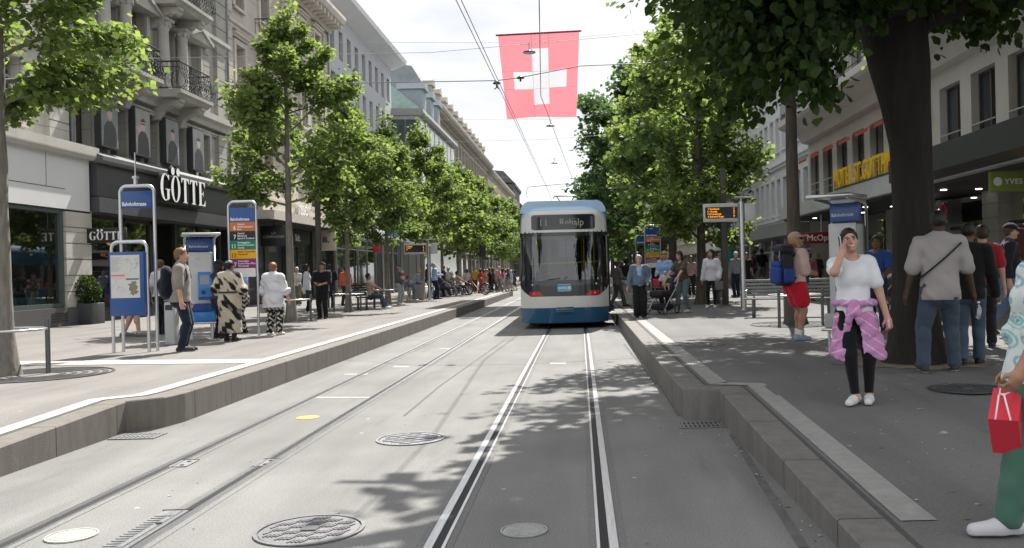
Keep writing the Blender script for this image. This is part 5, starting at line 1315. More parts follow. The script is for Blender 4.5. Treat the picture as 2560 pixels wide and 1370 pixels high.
# posts
def square_post(x, y, h, w, label, topbar=False):
    t = thing('post', label, 'lamp post', (x,y,zs(y)), 0, 'dark square posts'); b = MB(); b.bbox((0,0,h/2),(w,w,h),.015); b.build('shaft', mat('bronze_post', (.07,.064,.058), .5, .3, .12, 3), t)
    b = MB(); b.box(-w*.75,w*.75,-w*.75,w*.75,0,.04); b.build('foot', DARKSTEEL, t)
    if topbar:
        b = MB(); b.bbox((-.05,0,h+.08),(1.1,.18,.10),.02); b.build('lamp_head', MATS['board_grey'], t)
    else:
        b = MB(); b.bbox((0,0,h+.03),(w*1.1,w*1.1,.06),.01); b.build('cap', DARKSTEEL, t)
    return t
square_post(GX(1812,28.6), 28.6, 4.3, .19, 'dark square post behind the departure board')
square_post(GX(798,28.5), 28.5, 3.9, .15, 'dark square post with a flat lamp head near the beige canopy', True)
# benches
SLAT = mat('dark_bench_slat', (.028,.027,.028), .5, .2, .1); SLATL = mat('grey_bench_slat', (.20,.205,.20), .45, .3, .1)
def bench(x, y, rz, L_, label, sm):
    t = thing('park_bench', label, 'bench', (x,y,zs(y)), rz, 'slatted benches')
    b = MB()
    for k in range(6): b.bbox((0,-.24+k*.085,.44+(.012 if k in (0,5) else 0)),(L_,.065,.03),.008)
    b.build('seat', sm, t)
    b = MB()
    for k in range(5): b.bbox((0,.245+k*.024,.54+k*.085),(L_,.028,.062),.008)
    b.build('backrest', sm, t)
    for xx in (-L_*.40, L_*.40):
        b = MB(); b.bbox((xx,-.16,.21),(.07,.07,.42),.01); b.build('leg', DARKSTEEL, t)
        b = MB(); b.bbox((xx,.17,.21),(.07,.07,.42),.01); b.build('leg', DARKSTEEL, t)
        b = MB(); b.tube([(xx,.20,.42),(xx,.26,.55),(xx,.36,.93)], .018, 8); b.build('bracket', DARKSTEEL, t)
    for xx in (-L_*.47, L_*.10):
        b = MB(); b.tube([(xx,-.24,.44),(xx,-.25,.62),(xx,-.20,.66),(xx,.22,.66),(xx,.27,.62)], .016, 8); b.build('armrest', STEEL, t)
    return t
bench(GX(1975,21.6), 21.6, R(-14), 2.2, 'empty grey slatted bench behind the backpacker', SLATL)
bench(GX(925,33.0), 33.0, R(78), 1.7, 'dark slatted bench with a seated woman', SLAT)
bench(GX(1128,49), 49, R(80), 2.0, 'far dark bench with people sitting in a row', SLAT)
bench(GX(1745,30.5), 30.5, R(0), 1.7, 'dark slatted bench behind the young women near the departure board', SLAT)
# bins
def bin_(x, y, w, d, h, label, m):
    t = thing('waste_bin', label, 'bin', (x,y,zs(y)), 0, 'waste bins'); b = MB(); b.bbox((0,0,h/2),(w,d,h),.04,seg=3); b.build('body', m, t)
    b = MB(); b.box(-w*.34,w*.34,-d/2-.004,-d/2+.02,h*.80,h*.92); b.build('opening', BLACK, t); b = MB(); b.bbox((0,0,h+.012),(w*1.04,d*1.04,.03),.012); b.build('lid', DARKSTEEL, t)
bin_(GX(427,17.2), 17.2, .20, .24, .84, 'pale grey narrow bin beside the man with the rucksack', mat('bin_grey', (.40,.42,.42), .5, 0, .08))
bin_(GX(1045,43.0), 43.0, .55, .45, .95, 'steel grey bin behind the fourth young tree', mat('bin_steel', (.30,.29,.275), .45, .3, .08))
# planter
t = thing('planter', 'charcoal square planter with a round clipped bush by the shop front', 'planter', (GX(212,26.6),26.6,zs(20)))
b = MB(); b.bbox((0,0,.31),(.78,.70,.62),.02); b.build('box', CHAR, t)
r_ = np.random.default_rng(9); p_ = r_.normal(0,1,(2600,3)); p_ /= np.linalg.norm(p_,axis=1)[:,None]; pp = p_*np.array([.43,.43,.45])*(r_.random(2600)**.25)[:,None]+np.array([0,0,.98])
obj_of('bush', leaf_mesh('bush', pp, p_, .065, LEAFD, False, 4, .0), t)
# prams
def wheel(t, c, r, w=.035, m=None):
    b = MB(); b.tube([(c[0], c[1]+r*.86*math.cos(2*PI*k/24), c[2]+r*.86*math.sin(2*PI*k/24)) for k in range(24)], r*.13, 8, closed=True); o = b.build('wheel', BLACK, t)
    b = MB(); b.cyl((c[0]-.02,c[1],c[2]),r*.16,.04,10,axis='X')
    for k in range(8): b.tube([(c[0],c[1],c[2]),(c[0],c[1]+r*.8*math.cos(k*PI/4),c[2]+r*.8*math.sin(k*PI/4))], r*.035, 4)
    b.build('spokes', STEEL, o)
def pram(x, y, rz, label, hood):
    t = thing('pram', label, 'pram', (x,y,zs(y)), rz, 'prams'); K = mat('pram_black', (.014,.014,.016), .75, 0, .1)
    for xx in (-.27,.27):
        wheel(t, (xx,.30,.14), .14); wheel(t, (xx,-.34,.11), .11)
        b = MB(); b.tube([(xx*.9,-.34,.12),(xx*.9,-.1,.36),(xx*.9,.30,.68),(xx*.9,.52,1.02)], .014, 8); b.tube([(xx*.9,.30,.14),(xx*.9,.0,.46)], .013, 8); b.build('frame', STEEL, t)
    b = MB(); b.tube([(-.245,.52,1.02),(-.2,.56,1.04),(.2,.56,1.04),(.245,.52,1.02)], .02, 8); b.build('handle', BLACK, t)
    b = MB(); b.bbox((0,-.03,.20),(.46,.5,.16),.05,seg=3); b.build('basket', K, t)
    b = MB(); b.bbox((0,-.06,.55),(.44,.66,.20),.08,seg=3); b.build('seat', K, t)
    if hood:
        b = MB(); b.ell((0,.16,.72),(.235,.30,.28),16,10,0); b.build('hood', K, t)
        b = MB(); b.ell((0,-.12,.66),(.19,.28,.07),14,8); b.build('blanket', mat('pram_blanket', (.40,.40,.36), .9, 0, .4, 14), t)
    else:
        b = MB(); b.bbox((0,.22,.80),(.42,.10,.36),.04,M=Matrix.Rotation(R(-20),4,'X'),seg=3); b.build('back_pad', K, t)
        b = MB(); b.tube([(-.22,-.28,.68),(-.2,-.40,.72),(.2,-.40,.72),(.22,-.28,.68)], .016, 8); b.build('bumper_bar', BLACK, t)
    return t
pram(GX(1655,24.4), 24.4, R(-35), 'black pram with a toddler sitting upright beside the tram', False)
pram(GX(2226,22.0), 22.0, R(200), 'black hooded pram beside the thick trunk', True)
# traffic signal and bicycle far down the street
t = thing('traffic_signal', 'small black traffic signal far along the shop side', 'traffic light', (GX(1208,62),62,.3))
b = MB(); b.tube([(0,0,0),(0,0,2.9)],.06,8); b.build('post', DARKSTEEL, t); b = MB(); b.bbox((0,0,2.75),(.42,.3,.85),.03); b.build('housing', BLACK, t)
b = MB()
for k in range(3): b.cyl((0,-.15,2.48+k*.26),.09,-.02,12,axis='Y')
b.build('lens', mat('signal_lens', (.05,.05,.05), .2, 0, 0), t)
def bicycle(x, y, rz, label):
    t = thing('bicycle', label, 'bicycle', (x,y,zs(y)), rz)
    wheel(t,(0,.52,.34),.34); wheel(t,(0,-.52,.34),.34)
    b = MB(); b.tube([(0,-.52,.34),(0,-.12,.30),(0,.38,.86),(0,-.2,.82),(0,-.12,.30)],.018,8); b.tube([(0,-.52,.34),(0,-.2,.82)],.012,6); b.tube([(0,.52,.34),(0,.38,.86),(0,.35,1.0)],.016,8); b.build('frame', mat('bike_red', (.35,.04,.03), .4, .2, 0), t)
    b = MB(); b.tube([(-.28,.28,1.02),(0,.36,1.0),(.28,.28,1.02)],.014,8); b.build('handlebar', BLACK, t); b = MB(); b.ell((0,-.24,.92),(.07,.13,.04),10,6); b.build('saddle', BLACK, t)
bicycle(GX(1196,50.5), 49.5, R(70), 'bicycle parked among the far crowd on the shop side')
# ================================================================== THE TRAM
TY, TX = 24.0, -0.43
TBLUE = mat('tram_blue', (.018,.095,.195), .22, 0, .03, 2, coat=.6); TBLUEL = mat('tram_roof_blue', (.33,.49,.67), .3, 0, .04, 2, coat=.5)
TWHITE = mat('tram_white', (.62,.62,.59), .25, 0, .03, 2, coat=.5); TDARK = mat('tram_dark_band', (.016,.018,.024), .18, 0, .02, coat=.6)
TGLASS = clear_glass('tram_glass', (.58,.62,.66), .11); UNDER = mat('tram_underside', (.012,.012,.013), .9, 0, .2)
def hw(z):
    w_ = 1.20 - .05*max(0,.5-z)/.36*.6 - max(0,z-2.2)*.03
    if z > 3.15: w_ -= .26*(1-math.sqrt(max(0,1-((z-3.15)/.33)**2)))
    return w_
def ry(x, z):
    y = .42*(abs(x)/1.2)**4.0 + (.22*(.6-z) if z < .6 else 0) + (.085*(z-1.2) if z > 1.2 else 0)
    if z > 3.02: y += ((z-3.02)/.46)**2*.55
    return y
t = thing('tram', 'blue and white tram seen from its rounded back end, stopped at the platform', 'tram', (TX,TY,0))
def patch(name, z0, z1, m, off=0.0, xl=None, xr=None, nx=22, nz=10, parent=None):
    b = MB(); vs = []
    for j in range(nz+1):
        z = z0+(z1-z0)*j/nz; h = hw(z); a = -h if xl is None else max(-h, xl(z)); c = h if xr is None else min(h, xr(z))
        for i in range(nx+1):
            x = a+(c-a)*i/nx; vs.append((x, ry(x,z)-off, z))
    b.add(vs, [(j*(nx+1)+i, j*(nx+1)+i+1, (j+1)*(nx+1)+i+1, (j+1)*(nx+1)+i) for j in range(nz) for i in range(nx)], 0, True)
    return b.build(name, m, parent or t)
patch('skirt', .16, .57, TBLUE)
patch('white_band', .57, 1.30, TWHITE)
def rr_(zc0, zc1, w_, r): # rounded outline half width
    def f(z):
        d = min(z-zc0, zc1-z); return w_ - (r-math.sqrt(max(0,r*r-(r-d)**2)) if d < r else 0)
    return f
fb = lambda z: 1.19-.30*max(0,(1.15-z)/.28)**1.6 if z < 1.15 else 1.21
bd = patch('dark_band', .88, 1.31, TDARK, .004, lambda z: -fb(z), fb)
patch('roof_cap', 2.62, 3.48, TBLUEL, nz=18)
fw = lambda z: 1.25 if z < 2.78 else 1.20-.34*max(0,(z-2.78)/.41)**2.4
patch('white_arch', 2.60, 3.19, TWHITE, .005, lambda z: -fw(z), fw)
ff = rr_(2.67,3.08,.86,.05)
ds = patch('destination_display', 2.67, 3.08, TDARK, .010, lambda z: -ff(z), ff)
LEDT = mat('tram_led', (.26,.28,.20), .5, 0, 0, emit=((.6,.65,.4), .03))
text('11', .27, (-.66,ry(0,2.9)-.016,2.775), FRONT, LEDT, ds, .001, 'LEFT', 0)
text('Rehalp', .27, (-.10,ry(0,2.9)-.016,2.775), FRONT, LEDT, ds, .001, 'LEFT', 0, xscale=.9)
gw = lambda z: 1.25 if z < 2.45 else 1.25-.25*((z-2.45)/.2)**2
wn = patch('rear_window', 1.305, 2.64, TGLASS, .002)
b = MB()                              # black surround of the glass
for s in (-1,1):
    for k in range(10):
        za, zb = 1.31+k*.133, 1.31+(k+1)*.133
        b.add([(s*1.02,ry(1.02,za)-.005,za),(s*1.06,ry(1.06,za)-.005,za),(s*1.06,ry(1.06,zb)-.005,zb),(s*1.02,ry(1.02,zb)-.005,zb)],[(0,1,2,3)])
b.build('window_seal', TDARK, wn)
b = MB()
for k in range(20):
    xa, xb = -1.16+k*.116, -1.16+(k+1)*.116
    b.add([(xa,ry(xa,2.5)-.004,2.50),(xb,ry(xb,2.5)-.004,2.50),(xb,ry(xb,2.62)-.004,2.62),(xa,ry(xa,2.62)-.004,2.62)],[(0,1,2,3)])
b.build('sun_band', TDARK, wn)
for s in (-1,1):
    xc = s*.755
    tl = patch('tail_light', .90, 1.02, mat('tail_red', (.42,.012,.02), .2, 0, .1, coat=.8), .010, lambda z: xc-.19+(.10*(z-.90)/.12 if s > 0 else 0), lambda z: xc+.19-(.10*(z-.90)/.12 if s < 0 else 0), 10, 4)
    for k in range(2):
        b = MB(); b.cyl((xc-.06+k*.12,ry(xc,.95)-.012,.955),.035,-.012,12,axis='Y'); b.build('lamp', mat('lit_tail', (.7,.03,.04), .2, 0, 0, emit=((1,.08,.1), .08)), tl)
b = MB(); lz = 1.10
b.add([(-.19+.0,ry(0,lz)-.010,lz-.06),(.19,ry(0,lz)-.010,lz-.06),(.19,ry(0,lz)-.010,lz+.06),(-.19,ry(0,lz)-.010,lz+.06)],[(0,1,2,3)],0)
for z in (1.02,1.19): b.box(-.17,.17,ry(0,lz)-.012,ry(0,lz)-.008,z-.008,z+.008,1)
b.add([(.13+.045*math.cos(q*PI/6),ry(0,lz)-.013,lz+.045*math.sin(q*PI/6)) for q in range(12)],[tuple(range(12))],1)
for k in range(3): b.box(-.15+k*.075,-.10+k*.075,ry(0,lz)-.0135,ry(0,lz)-.0105,lz-.025,lz+.025,1)
b.build('emblem', [mat('emblem_blue', (.12,.42,.72), .4, 0, 0), mat('emblem_white', (.6,.7,.75), .4, 0, 0)], t)
b = MB(); b.bbox((0,ry(0,.5)+.03,.50),(.50,.10,.20),.02); hc = b.build('coupler_hatch', TBLUE, t)
b = MB()
for z in (.44,.50,.56): b.box(-.2,.2,ry(0,.5)-.026,ry(0,.5)-.015,z-.008,z+.008)
b.build('hatch_slot', UNDER, hc)
for s in (-.86,.86):
    b = MB(); b.cyl((s,ry(s,1.2)-.004,1.2),.02,-.012,10,axis='Y'); b.build('marker_lamp', STEEL, t)
b = MB(); b.tube([(-.45,ry(0,1.33)-.03,1.33),(-.1,ry(0,1.36)-.035,1.36)],.012,6); b.tube([(.0,ry(0,1.33)-.03,1.33),(.08,ry(0,1.4)-.035,1.40)],.012,6); b.build('wiper', BLACK, t)
# body sides, roof, floor, inside
def module(ya, yb):
    for s in (-1,1):
        n = 7; zl = [.20,.57,1.25]
        b = MB()
        for z0, z1 in ((.20,.57),(.57,1.25)): b.quad((s*hw(z0),ya,z0),(s*hw(z0),yb,z0),(s*hw(z1),yb,z1),(s*hw(z1),ya,z1), 0)
        b.quad((s*hw(2.5),ya,2.5),(s*hw(2.5),yb,2.5),(s*hw(3.15),yb,3.15),(s*hw(3.15),ya,3.15), 0)
        b.build('side_panel', TBLUE, t)
        b = MB(); b.quad((s*1.19,ya,1.25),(s*1.19,yb,1.25),(s*hw(2.5),yb,2.5),(s*hw(2.5),ya,2.5)); b.build('side_window', TGLASS, t)
        b = MB(); k = int((yb-ya)/1.6)
        for i in range(k+1):
            y = ya+(yb-ya)*i/k; xa, xb = sorted((s*1.15, s*1.187)); b.box(xa,xb,y-.05,y+.05,1.25,2.5)
        b.build('window_post', TDARK, t)
    b = MB(); pr = [(-hw(3.15),3.15)]+[(-hw(z),z) for z in (3.25,3.35,3.42,3.475)]+[(hw(z),z) for z in (3.475,3.42,3.35,3.25)]+[(hw(3.15),3.15)]
    b.prism(pr, ya, yb, 0, 'XZ'); b.build('roof', TBLUEL, t)
    b = MB(); b.box(-1.15,1.15,ya,yb,.34,.40); b.box(-1.0,1.0,ya+.3,yb-.3,.10,.34); b.build('floor', UNDER, t)
    b = MB(); b.box(-1.12,1.12,ya,yb,2.72,2.76); b.build('ceiling', mat('tram_ceiling', (.35,.35,.35), .6, 0, .05), t)
module(.46, 9.5); module(10.1, 17.0); module(17.6, 27.0)
b = MB(); b.box(-1.08,1.08,9.5,10.1,.35,3.2); b.build('bellows', BLACK, t); b = MB(); b.box(-1.08,1.08,17.0,17.6,.35,3.2); b.build('bellows', BLACK, t)
SEATM = mat('tram_seat', (.035,.05,.10), .8, 0, .2, 8); YELP = mat('yellow_grab_pole', (.62,.46,.04), .35, .1, 0)
b = MB(); b.box(-1.1,1.1,.62,.70,.40,1.28); b.build('rear_console', TDARK, t)
for y in (2.2,3.1,4.4,5.3,7,8):
    for x in (-.82,-.36,.62):
        b = MB(); b.bbox((x,y,.82),(.42,.42,.08),.03); b.bbox((x,y+.22,1.15),(.42,.07,.62),.03); b.build('seat', SEATM, t)
for x, y in ((.55,1.2),(.84,1.6),(-.5,2.7),(.3,3.6),(.5,5.6)):
    b = MB(); b.tube([(x,y,.4),(x,y,2.72)],.018,8); b.build('grab_pole', YELP, t)
b = MB(); b.tube([(-.95,.9,1.76),(.98,.9,1.80)],.02,8); b.build('grab_rail', YELP, t)
for s in (-1,1):
    b = MB(); b.box(s*.98-.05,s*.98+.05,.42,.52,1.3,2.62); b.build('window_pillar', mat('tram_inner_grey', (.28,.29,.30), .5, 0, .05), t)
b = MB(); b.box(-.15,.35,1.5,1.55,1.95,2.42); b.build('info_screen', mat('tram_screen', (.06,.08,.16), .2, 0, .1), t)
for yy in (1.2, 7.6, 13.5, 20, 25.5):
    for xx in (-.5,.5):
        b = MB(); b.cyl((xx-.05,yy,.32),.30,.10,20,axis='X'); b.build('wheel', DARKSTEEL, t)
b = MB(); b.bbox((1.235,2.6,1.45),(.05,.62,2.15),.02); b.build('door_leaf', TDARK, t)
b = MB(); b.bbox((1.235,1.2,1.45),(.05,.62,2.15),.02); b.build('door_leaf', TDARK, t)
b = MB(); b.box(1.18,1.44,1.0,2.6,.30,.335); b.build('step', DARKSTEEL, t)
pg = MB(); pg.tube([(-.42,6.4,4.02),(-.36,6.4,4.09),(.36,6.4,4.09),(.42,6.4,4.02)],.022,6); pg.tube([(-.30,6.4,4.08),(-.05,7.6,3.75),(0,6.0,3.5)],.02,6); pg.tube([(.30,6.4,4.08),(.05,7.6,3.75),(0,6.0,3.5)],.02,6); pg.build('pantograph', DARKSTEEL, t)
b = MB(); b.bbox((0,3.6,3.56),(1.4,2.2,.16),.05); b.bbox((0,13,3.56),(1.5,4.2,.18),.05); b.build('roof_box', TBLUEL, t)
# ================================================================== FLAG, WIRES, LAMPS
W0 = 3.7; Y1 = W0*F/203; Y2 = W0*F/172
tl, trr = np.array([GX(1245,Y1,90),Y1,ZH(90,Y1,1245)]), np.array([GX(1448,Y1,79),Y1,ZH(79,Y1,1448)])
bl, br = np.array([GX(1268,Y2,297),Y2,ZH(297,Y2,1268)]), np.array([GX(1441,Y2,290),Y2,ZH(290,Y2,1441)])
def flagpt(u, v):
    p = (tl*(1-u)+trr*u)*(1-v) + (bl*(1-u)+br*u)*v
    return p + np.array([0,0,-.12])*math.sin(PI*v)*(.6+.4*math.sin(PI*u)) + np.array([.0,.12,.06])*math.sin(u*7+v*5)*v
xs_ = sorted({0,.40,.62,1,.15,.85}|{i/24 for i in range(25)}); vs_ = sorted({0,.38,.59,1,.14,.81}|{i/30 for i in range(31)})
fm = MB(); nu = len(xs_)
fm_v = [tuple(flagpt(u,v)) for v in vs_ for u in xs_]; 
for j in range(len(vs_)-1):
    for i in range(nu-1):
        uc, vc = (xs_[i]+xs_[i+1])/2, (vs_[j]+vs_[j+1])/2
        cross = (.40 < uc < .62 and .14 < vc < .81) or (.15 < uc < .85 and .38 < vc < .59)
        fm.f.append((j*nu+i,j*nu+i+1,(j+1)*nu+i+1,(j+1)*nu+i)); fm.m.append(1 if cross else 0); fm.sm.append(True)
fm.v = fm_v
def cloth_mat(name, col, trans):
    m = bpy.data.materials.new(name); nt, N, L, P = nodes_of(m); P.inputs['Base Color'].default_value = (*col,1); P.inputs['Roughness'].default_value = .8
    tr = N.new('ShaderNodeBsdfTranslucent'); tr.inputs['Color'].default_value = (*col,1); ms = N.new('ShaderNodeMixShader'); ms.inputs[0].default_value = trans
    L.new(P.outputs[0], ms.inputs[1]); L.new(tr.outputs[0], ms.inputs[2]); L.new(ms.outputs[0], N['Material Output'].inputs['Surface']); return m
t = thing('flag', 'red flag with a white cross hanging over the tracks', 'flag', (0,0,0))
fm.build('cloth', [cloth_mat('flag_red', (.45,.155,.18), .6), cloth_mat('flag_white', (.40,.40,.42), .6)], t)
b = MB(); b.tube([tuple(tl+np.array([-.1,0,.03])), tuple(trr+np.array([.1,0,.03]))], .045, 8); b.build('pole', mat('flag_pole', (.22,.03,.05), .5, 0, 0), t)
b = MB(); b.tube([tuple(flagpt(.405,v/12)+np.array([0,-.006,0])) for v in range(13)], .006, 4); b.tube([tuple(flagpt(.617,v/12)+np.array([0,-.006,0])) for v in range(13)], .006, 4)
for v in (.38,.59): b.tube([tuple(flagpt(u/12,v)+np.array([0,-.006,0])) for u in range(13)], .006, 4)
b.build('seam', mat('flag_seam', (.5,.2,.22), .8, 0, 0), t)
CABLE = mat('cable', (.16,.16,.17), .6, .3, 0); CABLEP = mat('pale_cable', (.33,.33,.345), .6, .3, 0)
def wire(name, label, pts, r, group, m=CABLE):
    b = MB(); b.tube(pts, r, 5); return tag(b.build(name, m), label, 'wire', group)
def pix(u, v, z): 
    y = (z-HC)*F/-((v-VV)+ROLL*(u-UV)); return (GX(u,y,v), y, z)
wire('contact_wire', 'overhead contact wire running down to the tram roof', [(-.62,2,5.5),pix(1348,0,5.5),pix(1352,240,5.5),pix(1440,470,5.5),(-.2,60,5.4),(-.3,140,5.4)], .009, 'overhead contact wires', CABLEP)
wire('contact_wire', 'overhead contact wire over the empty track, the one nearer the shops', [(-1.95,2,5.6),pix(1140,0,5.6),pix(1241,207,5.6),pix(1365,466,5.6),(-1.6,90,5.4)], .008, 'overhead contact wires', CABLEP)
wire('contact_wire', 'overhead contact wire over the empty track, the one nearer the flag', [(-1.86,2,5.6),pix(1153,0,5.6),pix(1248,207,5.6),pix(1367,466,5.6),(-1.55,90,5.4)], .008, 'overhead contact wires', CABLEP)
ys1 = pix(1241,205,5.75)[1]
wire('span_wire', 'thin span wire crossing the flag below the big lamp', [(-15.4,ys1+14,ZH(205,ys1+14,900)),(GX(1241,ys1,205),ys1,5.78),(GX(1300,ys1,194),ys1,ZH(194,ys1,1300)),(GX(1450,ys1,165),ys1,ZH(165,ys1,1450)),(5.0,ys1+2,ZH(90,ys1,2000))], .011, 'span wires')
t = thing('wire_insulator', 'black wire insulator above the two contact wires', 'insulator', (GX(1242,ys1,207),ys1,5.72), 0, 'wire insulators')
b = MB(); b.lathe((0,0,0),[(.0,.07),(.03,.06),(.09,.0),(.085,-.012),(.02,-.015),(.02,-.10),(0,-.10)],14); b.build('bell', BLACK, t); b = MB(); b.tube([(-.06,0,-.13),(0,0,-.09),(.06,0,-.13)],.012,6); b.build('clamp', BLACK, t)
t = thing('wire_insulator', 'black wire insulator in front of the white cross', 'insulator', (GX(1301,ys1,195),ys1,ZH(195,ys1,1301)), 0, 'wire insulators')
b = MB(); b.lathe((0,0,0),[(.0,.05),(.03,.04),(.09,.0),(.085,-.012),(.02,-.015),(.02,-.08),(0,-.08)],14); b.build('bell', BLACK, t)
# pendant lamps with their span wires
for k, (u, v, w_, lb) in enumerate(((1323,131,32,'large pendant street lamp in front of the flag'),(1376,315,22,'pendant street lamp just below the flag'),(1386,408,16,'third pendant street lamp, low between the wires'),(1408,474,11,'far pendant street lamp just above the tram roof'))):
    y = .56*F/w_; x, z = GX(u,y,v), ZH(v,y,u)
    t = thing('pendant_lamp', lb, 'street lamp', (x,y,z), 0, 'pendant street lamps')
    b = MB(); b.lathe((0,0,0),[(0,.10),(.06,.10),(.10,.06),(.27,.02),(.28,-.01),(.26,-.03)],24); b.build('shade', mat('lamp_grey', (.10,.10,.115), .5, .4, 0), t)
    b = MB(); b.cyl((0,0,-.032),.25,.01,24); b.build('lens', mat('lamp_lens', (.42,.42,.44), .4, 0, 0), t)
    b = MB(); b.tube([(0,0,.09),(0,0,.42)],.016,6); b.tube([(-.10,0,.34),(.0,0,.42),(.1,0,.34)],.012,5); b.build('hanger', CABLE, t)
    wire('span_wire', ['span wire carrying the large lamp before the flag','span wire carrying the lamp below the flag','span wire carrying the third pendant lamp','span wire carrying the far pendant lamp'][k], [(-15.4,y,z+.42+.35),(x,y,z+.42),(8,y,z+.42+.85),(12,y,z+1.5)], .008, 'span wires', CABLEP)
y = 42.0
wire('pull_off_arm', 'curved pull off wire arms above the tram roof', [pix(1318,494,4.9),(GX(1316,y,482),y,ZH(482,y,1316)),(GX(1320,y,468),y,ZH(468,y,1320)),(GX(1340,y,466),y,ZH(466,y,1340)),(GX(1420,y,459),y,ZH(459,y,1420)),(GX(1437,y,463),y,ZH(463,y,1437)),(GX(1440,y,474),y,ZH(474,y,1440)),(GX(1438,y,483),y,ZH(483,y,1438))], .015, 'span wires')
for k, (a, b_) in enumerate((((-15.4,52,9.2),(12,50,9.6)),((-15.4,74,9.4),(12,72,9.8)),((-15.4,30,9.0),(6,29,9.4)))):
    wire('span_wire', ['thin span wire high between the houses beyond the flag','farther thin span wire high between the houses','nearest thin span wire high between house and tree'][k], [a,((a[0]+b_[0])/2,(a[1]+b_[1])/2,(a[2]+b_[2])/2-.35),b_], .009, 'span wires', CABLEP)
